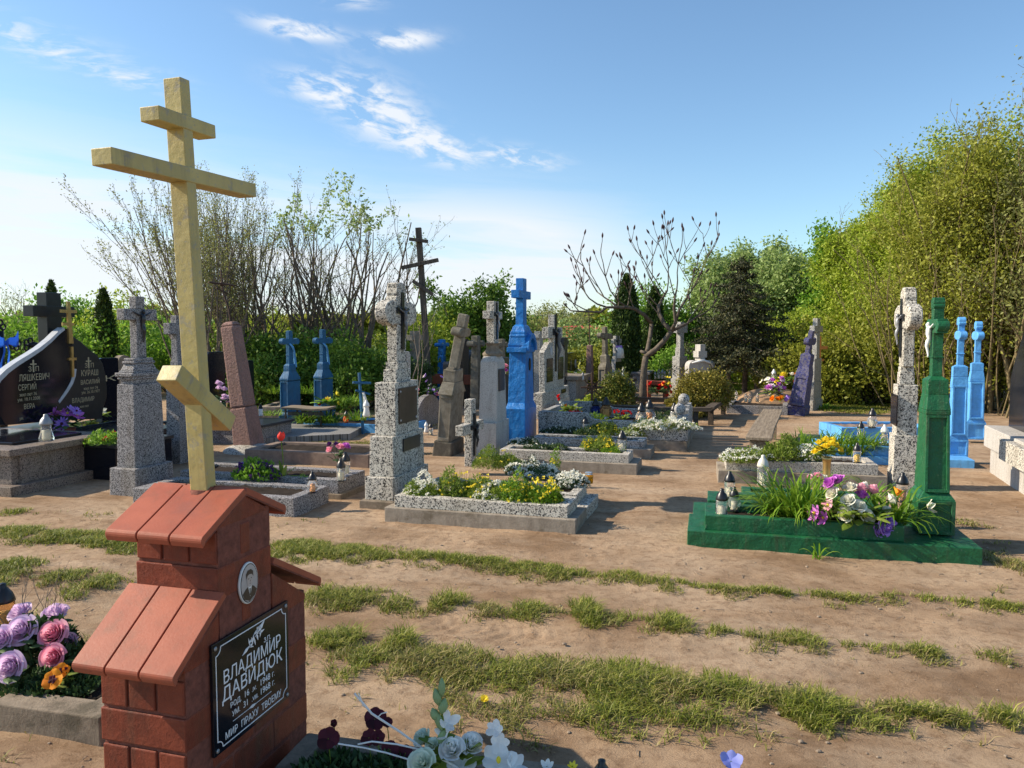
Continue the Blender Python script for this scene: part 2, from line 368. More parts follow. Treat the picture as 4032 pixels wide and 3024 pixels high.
def copytree(r, label, loc, rz=None, group=None, name=None):
    c = r.copy(); COL.objects.link(c); c.location = loc
    if rz is not None: c.rotation_euler = (c.rotation_euler[0], c.rotation_euler[1], rz)
    c['label'] = label
    if group: c['group'] = group
    for ch in list(r.children):
        d = ch.copy(); COL.objects.link(d); d.parent = c
        for g in ch.children:
            e = g.copy(); COL.objects.link(e); e.parent = d
    return c
def leaves(name, pts, size, mat, parent=None, aspect=.5, up=.3, jit=.4, nrm=None, droop=0):
    """diamond leaves at pts (N,3)"""
    pts = np.asarray(pts, dtype=float); n = len(pts)
    if n == 0: return None
    d = NR.normal(size=(n, 3)); d[:, 2] += up; d /= np.linalg.norm(d, axis=1)[:, None] + 1e-9
    if droop: d[:, 2] -= droop; d /= np.linalg.norm(d, axis=1)[:, None] + 1e-9
    e = NR.normal(size=(n, 3)); e -= d * np.sum(e * d, axis=1)[:, None]; e /= np.linalg.norm(e, axis=1)[:, None] + 1e-9
    L = size * (1 + jit * (NR.rand(n) * 2 - 1))[:, None]
    q = pts + d * L * .5
    v = np.stack([pts, q + e * L * aspect * .5, pts + d * L, q - e * L * aspect * .5], axis=1).reshape(-1, 3)
    f = np.arange(n * 4).reshape(n, 4)
    return npmesh(name, v, f, mat, parent)
def text(s, size, parent, m, mat, name='inscription', align='CENTER', ext=.0015, sx=1.0, bold=0, maxw=None):
    cu = bpy.data.curves.new('t', 'FONT'); cu.body = s; cu.size = size; cu.align_x = align; cu.extrude = ext; cu.offset = 0; cu.resolution_u = 3
    to = bpy.data.objects.new('t', cu); COL.objects.link(to)
    dg = bpy.context.evaluated_depsgraph_get(); me = bpy.data.meshes.new_from_object(to.evaluated_get(dg))
    bpy.data.objects.remove(to); me.name = name
    if maxw:
        xs = [v.co.x for v in me.vertices]; w = max(xs) - min(xs); sx = maxw / w
    me.transform(m @ Matrix.Diagonal((sx, 1, 1, 1))); me.materials.clear(); me.materials.append(mat)
    o = bpy.data.objects.new(name, me); COL.objects.link(o); o.parent = parent; return o
def onB(x, y, z):   # text lying on a face whose outside looks along local +x
    return Matrix(((0, 0, 1, x), (1, 0, 0, y), (0, 1, 0, z), (0, 0, 0, 1)))
# ================================================================== GROUND
TH = R(16.0)            # the burial rows: local x runs along the graves, local y along the rows
BD = Vector((math.cos(TH), -math.sin(TH), 0)); AD = Vector((math.sin(TH), math.cos(TH), 0))
def sn(x, y, s, seed=0):
    """cheap smooth value noise on arrays"""
    rs = np.random.RandomState(seed); g = rs.rand(64, 64)
    u = np.asarray(x) * s + 1000; v = np.asarray(y) * s + 1000
    i = np.floor(u).astype(int); j = np.floor(v).astype(int); a = u - i; b = v - j
    a = a * a * (3 - 2 * a); b = b * b * (3 - 2 * b)
    q = lambda p, r: g[p % 64, r % 64]
    return (q(i, j) * (1 - a) * (1 - b) + q(i + 1, j) * a * (1 - b) + q(i, j + 1) * (1 - a) * b + q(i + 1, j + 1) * a * b) * 2 - 1
# grass patches: pixel centre and radii in the 2212-wide view (x, y, rx, ry, density, blade height, kind)
GP = [
 (30,1108,45,8,.7,.05,'g'),(100,1112,60,6,.35,.04,'y'),(180,1108,70,6,.3,.04,'y'),
 (40,1152,90,13,1,.055,'g'),(140,1160,90,12,.9,.05,'g'),(230,1172,75,16,1,.06,'g'),(300,1180,60,16,.9,.05,'g'),
 (640,1190,70,18,1,.06,'g'),(720,1200,80,17,1,.06,'g'),(810,1203,90,14,.9,.05,'g'),(900,1210,80,11,1,.055,'g'),(985,1216,80,11,.95,.055,'g'),(1075,1222,70,9,.9,.05,'g'),
 (1130,1232,60,12,.9,.05,'g'),(1210,1240,60,12,1,.055,'g'),(1180,1252,70,10,.6,.05,'y'),(1340,1250,60,9,.8,.045,'g'),(1420,1262,70,10,.9,.05,'g'),(1500,1275,60,8,.8,.045,'g'),(1570,1283,50,6,.5,.04,'y'),
 (1665,1287,45,9,.8,.05,'g'),(1800,1290,60,6,.4,.04,'y'),(1930,1290,80,6,.55,.04,'y'),(2090,1303,60,7,.8,.045,'g'),(2180,1312,70,9,.9,.045,'g'),(1790,1308,35,7,.5,.045,'y'),(2050,1325,40,6,.3,.04,'y'),
 (30,1225,60,16,.9,.055,'g'),(20,1250,50,14,.8,.05,'g'),(150,1250,60,14,.9,.05,'g'),(215,1262,55,20,.95,.055,'g'),(110,1265,40,8,.5,.04,'y'),
 (690,1285,50,14,.9,.06,'g'),(760,1292,60,18,1,.06,'g'),(860,1303,40,15,.8,.06,'g'),(830,1285,70,8,.4,.04,'y'),(800,1305,70,12,.4,.04,'y'),
 (965,1303,46,16,1,.075,'g'),(1058,1320,28,14,.8,.055,'y'),(1135,1322,42,16,1,.065,'g'),(1200,1330,34,10,.8,.05,'y'),(1266,1332,30,24,1.1,.085,'g'),(1325,1335,28,9,.6,.05,'y'),(1370,1345,45,14,.8,.055,'g'),(1440,1352,50,15,1,.07,'g'),(1480,1385,30,12,.5,.05,'y'),
 (1560,1372,50,10,.35,.04,'y'),(1640,1392,60,16,.6,.05,'y'),(1720,1380,60,14,.6,.05,'y'),(1790,1392,60,10,.4,.045,'y'),(1920,1412,60,14,.7,.05,'g'),(1995,1410,50,14,.7,.05,'g'),(1960,1432,90,12,.4,.04,'y'),(2130,1412,60,14,.5,.045,'y'),(2170,1435,50,10,.4,.045,'y'),
 (700,1385,45,16,1,.07,'g'),(745,1385,45,18,1,.08,'g'),(860,1390,36,20,1.1,.085,'g'),(800,1425,60,24,.9,.06,'g'),(745,1455,40,22,.7,.06,'g'),(850,1470,60,18,.6,.06,'y'),
 (900,1430,80,26,.9,.06,'y'),(1000,1440,90,34,1,.06,'y'),(1100,1460,100,38,1,.06,'g'),(1220,1475,110,42,1,.065,'y'),(1340,1485,110,46,1.05,.07,'g'),(1450,1500,100,42,1,.065,'y'),(1560,1500,100,32,1,.06,'g'),(1660,1512,80,22,.9,.055,'y'),
 (940,1490,90,36,.6,.055,'y'),(1060,1530,110,34,.7,.06,'y'),(1000,1570,80,26,.5,.055,'y'),(1200,1550,100,30,.7,.06,'y'),(1130,1590,90,24,.5,.05,'y'),(1320,1560,80,30,.8,.065,'g'),(1480,1550,80,34,.8,.07,'g'),(1440,1590,60,20,.5,.06,'y'),
 (1600,1548,60,18,.6,.05,'y'),(1760,1548,62,26,1.2,.09,'g'),(1745,1510,70,20,.8,.055,'y'),(1870,1568,50,16,.8,.06,'g'),(1900,1535,80,14,.5,.045,'y'),(1995,1552,70,16,.7,.055,'y'),(2030,1562,40,10,.7,.055,'g'),(2120,1540,40,16,.6,.055,'y'),(2185,1550,36,16,.7,.06,'g'),
 (2100,1575,60,10,.3,.05,'y'),(1520,1610,14,8,.9,.05,'g'),(1690,1605,40,8,.4,.05,'y'),(900,1395,40,8,.3,.04,'y'),
 (2195,1225,45,30,.8,.05,'y'),(2180,1275,40,14,.5,.045,'y'),(2090,1140,60,14,.5,.045,'y'),(2160,1180,50,10,.4,.045,'y'),
 (150,1395,70,20,.35,.045,'y'),(90,1330,70,12,.3,.05,'y'),(155,1290,40,8,.6,.05,'g'),(60,1600,60,22,.3,.04,'y'),(140,1570,30,10,.4,.05,'g'),(30,1640,50,12,.3,.04,'y'),
 (650,1130,60,8,.25,.04,'y'),(720,1110,40,6,.3,.04,'y'),
 (860,985,70,10,.5,.04,'y'),(680,975,60,8,.5,.045,'g'),(700,962,90,8,.8,.04,'y'),(820,962,60,9,.8,.045,'y'),(760,972,80,8,.7,.04,'y'),(740,955,60,6,.5,.04,'y'),(930,905,50,16,.7,.05,'y'),
 (1830,882,80,10,.9,.07,'g'),(1650,884,60,8,.9,.06,'g'),(1900,868,60,12,.9,.08,'g'),(1760,872,40,8,.7,.06,'g'),(1955,880,40,12,.8,.07,'g'),
 (1640,850,60,14,1,.12,'g'),(1700,838,60,14,1,.14,'g'),(1600,840,40,10,.8,.1,'g'),(2000,850,60,10,.5,.06,'y'),
 (690,905,40,8,.6,.06,'g'),(600,930,30,6,.5,.05,'g'),
]
def bump_h(x, y):
    """height of the lumps under each grass patch + ruts, in metres"""
    h = .012 * sn(x, y, .9, 1) + .008 * sn(x, y, 3.1, 2) + .004 * sn(x, y, 8, 3) + .003 * sn(x, y, 19, 4) + .002 * np.abs(sn(x, y, 31, 5))
    for (px, py, rx, ry, de, bh, k) in GPW:
        m = ((x - px) ** 2 / rx ** 2 + (y - py) ** 2 / ry ** 2)
        h = h + .010 * min(1, de) * np.exp(-m * 1.3)
    return h
GPW = []
def strip(pts, ry, de, bh, k, step=60):
    for (a, b) in zip(pts, pts[1:]):
        n = max(1, int(abs(b[0] - a[0]) / step))
        for i in range(n):
            u = i / n; GP.append((a[0] + (b[0] - a[0]) * u + random.uniform(-12, 12), a[1] + (b[1] - a[1]) * u + random.uniform(-4, 4), step * .62, ry * random.uniform(.7, 1.3), min(1.1, de * random.uniform(.8, 1.9)), bh, k))
strip([(-20, 1120), (260, 1122)], 7, .3, .035, 'y'); strip([(-20, 1160), (300, 1185)], 12, .45, .045, 'g'); strip([(-20, 1235), (270, 1268)], 14, .45, .045, 'y')
strip([(590, 1205), (900, 1222), (1200, 1248), (1500, 1280), (1750, 1293), (2000, 1300), (2230, 1316)], 9, .42, .04, 'y')
strip([(1560, 1282), (1760, 1290), (2000, 1297), (2230, 1312)], 6, .5, .045, 'g')
strip([(660, 1300), (900, 1312), (1200, 1336), (1480, 1368), (1700, 1394), (2000, 1420), (2230, 1440)], 14, .42, .045, 'y')
strip([(1500, 1372), (1700, 1388), (2000, 1412), (2230, 1430)], 10, .5, .05, 'g')
strip([(680, 1410), (1000, 1450), (1400, 1490), (1750, 1525), (2000, 1550), (2230, 1572)], 20, .5, .05, 'y'); strip([(1700, 1530), (2000, 1552), (2230, 1560)], 14, .6, .055, 'g')
strip([(760, 1500), (1100, 1570), (1500, 1600), (1900, 1590), (2200, 1600)], 18, .25, .045, 'y')
for (px, py, rx, ry, de, bh, k) in GP:
    c = gp(D(px, py)); a = gp(D(px + rx, py)); b = gp(D(px, py - ry))
    GPW.append((c.x, c.y, (a - c).length, abs(b.y - c.y) + .02, de, bh, k))
def ground():
    xs = np.concatenate([-np.geomspace(500, 14, 16), np.linspace(-12, -4.2, 26), np.arange(-4, 5.2, .024), np.linspace(5.3, 14, 30), np.geomspace(16, 500, 16)])
    ys = np.concatenate([-np.geomspace(60, 3, 8), np.linspace(-1.5, 2.0, 8), np.arange(2.2, 8.2, .022), np.linspace(8.3, 22, 110), np.geomspace(23, 900, 22)])
    X, Y = np.meshgrid(xs, ys, indexing='ij'); near = np.clip((9.5 - Y) / 2.5, 0, 1) * np.clip((Y + 2) / 2, 0, 1) * np.clip((7 - abs(X)) / 2, 0, 1)
    Z = np.zeros_like(X)
    mk = (near > 0)
    Z[mk] = bump_h(X[mk], Y[mk]) * near[mk]
    # tyre tread pressed into the track
    p0 = gp(D(905, 1335)); p1 = gp(D(1330, 1392)); t = (p1 - p0); L = t.length; t /= L
    u = (X - p0.x) * t.x + (Y - p0.y) * t.y; v = -(X - p0.x) * t.y + (Y - p0.y) * t.x
    band = np.exp(-((v + .02) / .11) ** 4) * np.clip(u / .15, 0, 1) * np.clip((L - u) / .5, 0, 1)
    tr = np.sin((u + abs(v) * .6) * 2 * math.pi / .085)
    Z += band * (-.010 + .006 * np.sign(tr) * np.abs(tr) ** .5 * (.4 + .9 * np.abs(sn(X, Y, 5, 61)))) * mk
    Z += -.012 * np.exp(-((v + .30 + .05 * sn(X, Y, .7, 8)) / .30) ** 2) * near
    nx, ny = len(xs), len(ys); V = np.stack([X, Y, Z], -1).reshape(-1, 3)
    i, j = np.meshgrid(np.arange(nx - 1), np.arange(ny - 1), indexing='ij'); a = (i * ny + j).ravel()
    Fc = np.stack([a, a + ny, a + ny + 1, a + 1], 1)
    m, nt, b = newmat('sandy_earth')
    n1 = tex(nt, 'Noise', 1.3, Detail=10, Roughness=.62); n2 = tex(nt, 'Noise', 14, Detail=10, Roughness=.75); n3 = tex(nt, 'Noise', 95, Detail=8, Roughness=.8)
    n4 = nt.nodes.new('ShaderNodeTexNoise'); n4.inputs['Scale'].default_value = 1; n4.inputs['Detail'].default_value = 9; n4.inputs['Roughness'].default_value = .6
    tc4 = nt.nodes.new('ShaderNodeTexCoord'); ro = nt.nodes.new('ShaderNodeVectorRotate'); ro.rotation_type = 'Z_AXIS'; ro.inputs['Angle'].default_value = R(12.3); nt.links.new(tc4.outputs['Object'], ro.inputs[0])
    mp4 = nt.nodes.new('ShaderNodeMapping'); mp4.inputs['Scale'].default_value = (.55, 1.9, 1); n4.inputs['Distortion'].default_value = .6; nt.links.new(ro.outputs[0], mp4.inputs[0]); nt.links.new(mp4.outputs[0], n4.inputs['Vector'])
    c = mix(nt, ramp(nt, n1.outputs[0], [(.38, 0), (.60, 1)]), (.44, .305, .195), (.25, .16, .095))
    c = mix(nt, ramp(nt, n4.outputs[0], [(.44, 0), (.66, .7)]), c, (.50, .375, .26))
    c = mix(nt, ramp(nt, n2.outputs[0], [(.48, 0), (.66, .75)]), c, (.19, .115, .066))
    c = mix(nt, ramp(nt, n3.outputs[0], [(.56, 0), (.70, .75)]), c, (.15, .095, .055))
    # turf soil far away
    nt.links.new(c, b.inputs['Base Color']); b.inputs['Roughness'].default_value = 1; b.inputs['Specular IOR Level'].default_value = .1
    n6 = tex(nt, 'Voronoi', 38); p = bump(nt, b, n2.outputs[0], .7, .02); p = bump(nt, b, n6.outputs[0], .15, .008, p); bump(nt, b, n3.outputs[0], 1.0, .010, p)
    struct(npmesh('ground', V, Fc, m, smooth=True))
ground()
def blades(cx, cy, cz, n, hh, lean, width, seed=0):
    return None
def grass_field(name, sel, mat, label):
    P = []; Hh = []
    for (px, py, rx, ry, de, bh, k) in GPW:
        if k not in sel: continue
        area = math.pi * rx * ry
        n = int(area * 7600 * min(de, 1.2) * (1 if py < 8 else .35)); n = min(n, 16000)
        r = np.sqrt(NR.rand(n)) * (1 + .25 * NR.rand(n)); a = NR.rand(n) * 2 * math.pi
        x = px + rx * r * np.cos(a) * 1.08; y = py + ry * r * np.sin(a) * 1.08
        # tufts: keep only where noise is high, denser towards centre
        t = sn(x, y, 7, 21) * .6 + sn(x, y, 17, 22) * .5 + (1.0 - r) * 1.3 * de - .25 + (de - .6) * .5
        kp = t > NR.rand(n) * .5 - .12
        x, y, r = x[kp], y[kp], r[kp]
        P.append(np.stack([x, y], 1)); Hh.append(bh * (.55 + .6 * NR.rand(len(x))) * (1.15 - .45 * r))
    P = np.concatenate(P); h = np.concatenate(Hh); n = len(P)
    z = np.where(P[:, 1] < 9.4, bump_h(P[:, 0], P[:, 1]) * np.clip((9.5 - P[:, 1]) / 2.5, 0, 1), 0) - .004
    az = NR.rand(n) * 2 * math.pi; d = np.stack([np.cos(az), np.sin(az)], 1); ln = h * (.3 + 1.5 * NR.rand(n)); h = h * (.55 + .55 * NR.rand(n))
    w = (.0017 + .0014 * NR.rand(n)) * np.clip(P[:, 1] / 5, 1, 3); s = np.stack([-d[:, 1], d[:, 0]], 1)
    b = np.column_stack([P, z]); mid = b + np.column_stack([d * (ln * .35)[:, None], h * .62]); tip = b + np.column_stack([d * ln[:, None], h * (.75 + .2 * NR.rand(n))])
    sw = np.column_stack([s * w[:, None], np.zeros(n)])
    V = np.stack([b - sw, b + sw, mid + sw * .8, mid - sw * .8, tip], 1).reshape(-1, 3)
    k = np.arange(n) * 5
    f = np.concatenate([np.stack([k, k + 1, k + 2], 1), np.stack([k, k + 2, k + 3], 1), np.stack([k + 3, k + 2, k + 4], 1)])
    o = npmesh(name, V, f, mat); o['kind'] = 'stuff'; tag(o, label, 'grass')
    print(name, n)
grass_field('green_grass', 'g', G['grassg'], 'fresh green grass tufts growing in strips between the sandy wheel tracks')
grass_field('dry_grass', 'y', G['grassy'], 'thin yellowed grass trodden into the sandy ground between the tracks')
# second pass of olive blades mixed into the green ones
grass_field('olive_grass', 'gy', G['grass'], 'olive coloured short grass mixed through all the strips')
def litter():
    n = 5200; x = NR.uniform(-4, 6, n); y = 2.6 + 6 * NR.rand(n) ** 1.3
    t = sn(x, y, 1.6, 31) + .7 * sn(x, y, 5, 32); k = t > .1; x, y = x[k], y[k]; n = len(x)
    a = NR.rand(n) * 6.28; L = .008 + .022 * NR.rand(n) ** 2; w = .0015 + .0025 * NR.rand(n)
    d = np.stack([np.cos(a), np.sin(a), .25 * NR.rand(n)], 1); s = np.stack([-np.sin(a), np.cos(a), 0 * a], 1)
    b = np.column_stack([x, y, bump_h(x, y) * np.clip((9.5 - y) / 2.5, 0, 1) + .003])
    V = np.stack([b, b + d * L[:, None] * .5 + s * w[:, None], b + d * L[:, None], b + d * L[:, None] * .5 - s * w[:, None]], 1).reshape(-1, 3)
    o = npmesh('plant_litter', V, np.arange(n * 4).reshape(n, 4), leafmat('dry_litter', (.09, .05, .025), (.22, .15, .08), 0, c3=(.42, .34, .22))); o['kind'] = 'stuff'
    tag(o, 'scattered dry twigs, straw and leaf crumbs on the bare sand', 'litter')
litter()

def pebbles():
    rs = np.random.RandomState(3); m = MB(); n = 900
    for i in range(n):
        x, y = rs.uniform(-3.5, 5.5), 2.6 + 6 * rs.rand() ** 1.2; r = .003 + .009 * rs.rand() ** 3
        m.ball((x, y, float(bump_h(np.array([x]), np.array([y]))[0]) * min(1, (9.5 - y) / 2.5) + r * .2), r, 6, (rs.uniform(.8, 1.5), rs.uniform(.7, 1.2), .6))
    for i in range(160):
        x, y = rs.uniform(-3, 5.2), 2.7 + 5.4 * rs.rand(); a = rs.uniform(0, 6.28); L = rs.uniform(.02, .09); z = float(bump_h(np.array([x]), np.array([y]))[0]) * min(1, (9.5 - y) / 2.5) + .004
        m.tube([(x, y, z), (x + L * .5 * math.cos(a), y + L * .5 * math.sin(a), z + .004), (x + L * math.cos(a + .3), y + L * math.sin(a + .3), z)], .0015 + .001 * rs.rand(), 4)
    o = m.obj('pebbles', stone('pebble', (.34, .27, .20), (.20, .15, .11), 40)); o['kind'] = 'stuff'; tag(o, 'tiny pebbles, twigs and soil crumbs lying on the sandy track', 'pebbles')
pebbles()
# ================================================================== RED BRICK SHRINE WITH THE TALL YELLOW CROSS
def shrine():
    P0 = Vector((-1.009, 2.316, 0)); th = R(15.7)
    t = thing('brick_grave_marker', 'stepped red brick grave marker with tiled ledges and a black inscribed plaque, in the foreground', 'grave marker', P0, -th)
    # local: x (B) from -.32 to 0, y (A) from 0 to .71
    TK = .32
    b = MB(); mo = MB(); rows = []
    ch = .118; z = -.02
    def course(z0, y0, y1, kind, top=None):
        z1 = z0 + ch - .012 if top is None else top
        if kind == 0:   # headers on the ends, stretchers on the long sides
            cuts = [y0, y0 + .12, (y0 + y1) / 2 + .03, y1 - .12, y1]
            for k in range(3): b.box(-TK + k * TK / 3 + .005, -TK + (k + 1) * TK / 3 - .005, y0, y0 + .118, z0, z1)
            for k in range(3): b.box(-TK + k * TK / 3 + .005, -TK + (k + 1) * TK / 3 - .004, y1 - .118, y1, z0, z1)
            a, c = y0 + .126, y1 - .126; n = max(1, round((c - a) / .24))
            for k in range(n): b.box(-TK, 0, a + (c - a) * k / n + .003, a + (c - a) * (k + 1) / n - .003, z0, z1)
        else:
            n = max(1, round((y1 - y0) / .25))
            for k in range(n): b.box(-TK, 0, y0 + (y1 - y0) * k / n + (.003 if k else 0), y0 + (y1 - y0) * (k + 1) / n - .003, z0, z1)
    for i in range(5): course(-.02 + i * ch + .036 - .02, 0, .71, (i + 0) % 2)
    for i in range(3): course(.66 + i * ch - .002, .172, .482, i % 2)
    mo.box(-TK + .007, -.0025, .008, .702, -.05, .64)
    mo.box(-TK + .007, -.0025, .180, .474, .62, 1.03)
    # slopes under the ledges and the small gable
    for (x0, x1, pts) in ((-TK, 0, [(.003, .60), (.003, .625), (.172, .735), (.172, .60)]), (-TK, 0, [(.707, .60), (.707, .625), (.482, .775), (.482, .60)]),
                          (-TK + .001, -.001, [(.173, 1.012), (.327, 1.095), (.481, 1.012)])):
        b.prism(pts, x0, x1, 'x')
    b.obj('brickwork', G['redbr'], t, .004); mo.obj('mortar', G['mortar'], t)
    # tile ledges: three thick tiles side by side on each slope, rounded lower edge
    def ledge(y_top, z_top, y_bot, z_bot, x0, x1, name):
        dy, dz = y_bot - y_top, z_bot - z_top; L = math.hypot(dy, dz); uy, uz = dy / L, dz / L
        ny, nz = (uz, -uy) if -uy > 0 else (-uz, uy)
        if nz < 0: ny, nz = -ny, -nz
        root = None; T = .022
        for k in range(3):
            m = MB(); a = x0 + (x1 - x0) * k / 3 + .003; c = x0 + (x1 - x0) * (k + 1) / 3 - .003
            pts = [(y_top, z_top), (y_top + ny * T, z_top + nz * T)]
            ye, ze = y_bot, z_bot
            pts += [(ye + ny * T, ze + nz * T)]
            for q in range(1, 5):
                an = q / 5 * math.pi / 2
                pts.append((ye + ny * T * math.cos(an) + uy * .018 * math.sin(an), ze + nz * T * math.cos(an) + uz * .018 * math.sin(an)))
            pts += [(ye + uy * .018 - ny * .012, ze + uz * .018 - nz * .012), (ye - ny * .004, ze - nz * .004), (ye, ze)]
            m.prism(pts, a, c, 'x'); m.obj('roof_tile', G['tile'], t, .0025)
        j = MB(); j.prism([(y_top, z_top - .006), (y_top + ny * .014, z_top + nz * .014), (y_bot + ny * .012, z_bot + nz * .012), (y_bot, z_bot - .006)], x0 + .004, x1 - .004, 'x')
        j.obj('tile_bedding', G['mortar'], t)
    ledge(.180, .790, -.062, .618, -TK - .028, .03, 'a')
    ledge(.478, .812, .80, .640, -TK - .028, .012, 'b')
    ledge(.328, 1.100, .105, .990, -TK - .045, .012, 'c')
    ledge(.324, 1.1005, .555, .990, -TK - .043, .010, 'd')
    # plaque
    p = MB(); y0, y1, z0, z1 = .118, .563, .272, .646; cxp = (y0 + y1) / 2
    p.box(.002, .012, y0, y1, z0, z1); pl = p.obj('plaque', G['black'], t, .001)
    X = .0125
    fr = MB()
    def line(pts, w=.0028):
        for (a, c) in zip(pts, pts[1:]):
            d = Vector((c[0] - a[0], c[1] - a[1])); 
            if d.length < 1e-6: continue
            n = Vector((-d.y, d.x)).normalized() * w / 2; e = d.normalized() * w * .3
            q = [(a[0] + n.x - e.x, a[1] + n.y - e.y), (a[0] - n.x - e.x, a[1] - n.y - e.y), (c[0] - n.x + e.x, c[1] - n.y + e.y), (c[0] + n.x + e.x, c[1] + n.y + e.y)]
            fr.prism(q, X - .0005, X + .0008, 'x')
    i = .018; r = .026; a0, a1, c0, c1 = y0 + i, y1 - i, z0 + i, z1 - i; pts = []
    for (cx, cz, s, e) in ((a0, c0, 90, 0), (a1, c0, 180, 90), (a1, c1, 270, 180), (a0, c1, 360, 270)):
        for q in range(7):
            an = R(s + (e - s) * q / 6); pts.append((cx + r * math.cos(an), cz + r * math.sin(an)))
    pts.append(pts[0]); line(pts, .0032)
    line([(y0 + .10, z0 + .076), (y1 - .12, z0 + .076)], .0016)
    line([(cxp - .03, z0 + .076), (cxp - .012, z0 + .080), (cxp + .006, z0 + .076), (cxp - .012, z0 + .072), (cxp - .03, z0 + .076)], .003)
    fr.obj('engraved_border', G['whitel'], pl)
    # engraved sprig / cross ornament: small slanted strokes
    og = MB(); random.seed(3)
    ang = R(24); oc = (cxp + .004, z1 - .062)
    def st(u, v, L, w, an):
        cx = oc[0] + u * math.cos(ang) - v * math.sin(ang); cz = oc[1] + u * math.sin(ang) + v * math.cos(ang)
        d = Vector((math.cos(an), math.sin(an))) * L / 2; n = Vector((-d.y, d.x)).normalized() * w / 2
        og.prism([(cx - d.x, cz - d.y), (cx + n.x, cz + n.y), (cx + d.x, cz + d.y), (cx - n.x, cz - n.y)], X - .0004, X + .0009, 'x')
    st(-.052, -.004, .05, .012, ang); st(.052, .006, .055, .016, ang + .25); st(.046, -.012, .035, .009, ang - .3)
    for k in range(16): st(random.uniform(-.03, .045), random.uniform(-.013, .013), random.uniform(.022, .036), random.uniform(.006, .010), ang + random.choice((.9, -.8, .2, 0, 1.4)))
    og.obj('engraved_ornament', G['whitel'], pl)
    T = [('З.П.', .020, .085, .272, 0, None), ('ВЛАДИМИР', .052, .0, .222, .0008, .335), ('ДАВИДЮК', .056, 0, .163, .0008, .355), ('РОД.', .021, -.105, .126, .0, None), ('16', .026, -.045, .126, .0005, None), ('.IV.', .018, .0, .126, 0, None),
         ('1948', .027, .065, .126, .0005, None), ('Г.', .019, .118, .126, 0, None), ('УМ.', .021, -.105, .093, .0, None), ('31', .026, -.05, .093, .0005, None), ('.VIII.', .018, .003, .093, 0, None), ('1968', .027, .065, .093, .0005, None), ('Г.', .019, .118, .093, 0, None),
         ('МИР  ПРАХУ  ТВОЕМУ', .028, 0, .032, .0003, .33)]
    for s, sz, dy, dz, bo, mw in T: text(s, sz * 1.22, pl, onB(X, cxp + dy, z0 + dz), G['whitel'], bold=bo, maxw=mw, ext=.0004)
    for (yy, zz) in ((y0 + .016, z0 + .016), (y1 - .016, z0 + .016), (y0 + .016, z1 - .016), (y1 - .016, z1 - .016)):
        s = MB(); s.lathe([(.0075, 0), (.0075, .002), (.0045, .0045)], 14, m=Matrix.Translation((X, yy, zz)) @ Matrix.Rotation(R(90), 4, 'Y')); s.obj('screw', G['silver'], pl)
    # oval porcelain portrait
    def ell(cy, cz, ry, rz, x0, x1, name, mat, par, n=32, bev=0):
        m = MB(); m.prism([(cy + ry * math.cos(2 * math.pi * k / n), cz + rz * math.sin(2 * math.pi * k / n)) for k in range(n)], x0, x1, 'x'); return m.obj(name, mat, par, bev)
    oy, oz = .328, .787
    ov = ell(oy, oz, .054, .073, .001, .010, 'portrait_plaque', G['white'], t, bev=.003)
    ell(oy, oz, .0495, .068, .0102, .0108, 'dark_rim', G['iron'], ov)
    ell(oy, oz, .0465, .065, .0109, .0113, 'backdrop', flat('photo_grey', (.45, .42, .41), .3), ov)
    suit = flat('photo_dark', (.035, .03, .03), .3); skin = flat('photo_light', (.50, .44, .41), .3); mid = flat('photo_mid', (.20, .17, .16), .3)
    m = MB(); m.prism([(oy - .040, oz - .030), (oy - .022, oz - .016), (oy - .009, oz - .012), (oy + .013, oz - .012), (oy + .026, oz - .018), (oy + .040, oz - .032), (oy + .030, oz - .050), (oy, oz - .0635), (oy - .030, oz - .050)], .0113, .0117, 'x'); m.obj('suit', suit, ov)
    m = MB(); m.prism([(oy - .009, oz - .010), (oy + .013, oz - .010), (oy + .002, oz - .048)], .0117, .0120, 'x'); m.obj('shirt', G['white'], ov)
    m = MB(); m.prism([(oy - .002, oz - .019), (oy + .005, oz - .019), (oy + .004, oz - .044), (oy + .0, oz - .044)], .0120, .0122, 'x'); m.obj('tie', suit, ov)
    ell(oy + .002, oz + .012, .0175, .026, .0120, .0125, 'face', skin, ov)
    m = MB(); m.prism([(oy - .018, oz + .018), (oy - .020, oz + .034), (oy - .010, oz + .046), (oy + .008, oz + .047), (oy + .021, oz + .037), (oy + .021, oz + .018), (oy + .014, oz + .028), (oy, oz + .031), (oy - .012, oz + .028)], .0125, .0128, 'x'); m.obj('hair', suit, ov)
    for dy in (-.006, .010): ell(oy + dy, oz + .016, .0035, .0016, .0125, .0127, 'eye', suit, ov, 8)
    ell(oy + .003, oz - .002, .005, .0014, .0125, .0127, 'mouth', mid, ov, 8); ell(oy + .0035, oz + .007, .002, .004, .0125, .0127, 'nose', mid, ov, 8)
    # paint run on the joint below
    # ---- the cross
    c = thing('tall_cross', 'tall cream yellow three-bar cross with a slanted footrest, rising from the brick marker', 'cross', P0 + AD * 0, -th)
    cb = P0 + Vector((math.cos(th) * -.16 + math.sin(th) * .322, math.sin(th) * .16 + math.cos(th) * .322, 1.08)); c.location = cb
    c.rotation_euler = (R(2.2), R(-.9), -th)
    w, d, Hc = .068, .047, 1.41
    m = MB(); m.frus(0, 0, 0, Hc, w, d * 1.1, w * .98, d); m.obj('post', G['yel'], c, .003)
    def bar(z, y0, y1, tilt, w_, h, name, dy=0):
        mm = MB(); mm.box(-w_ / 2, w_ / 2, y0, y1, -h / 2, h / 2); o = mm.obj(name, G['yel'], c, .003); o.location = (0, dy, z); o.rotation_euler = (tilt, 0, 0)
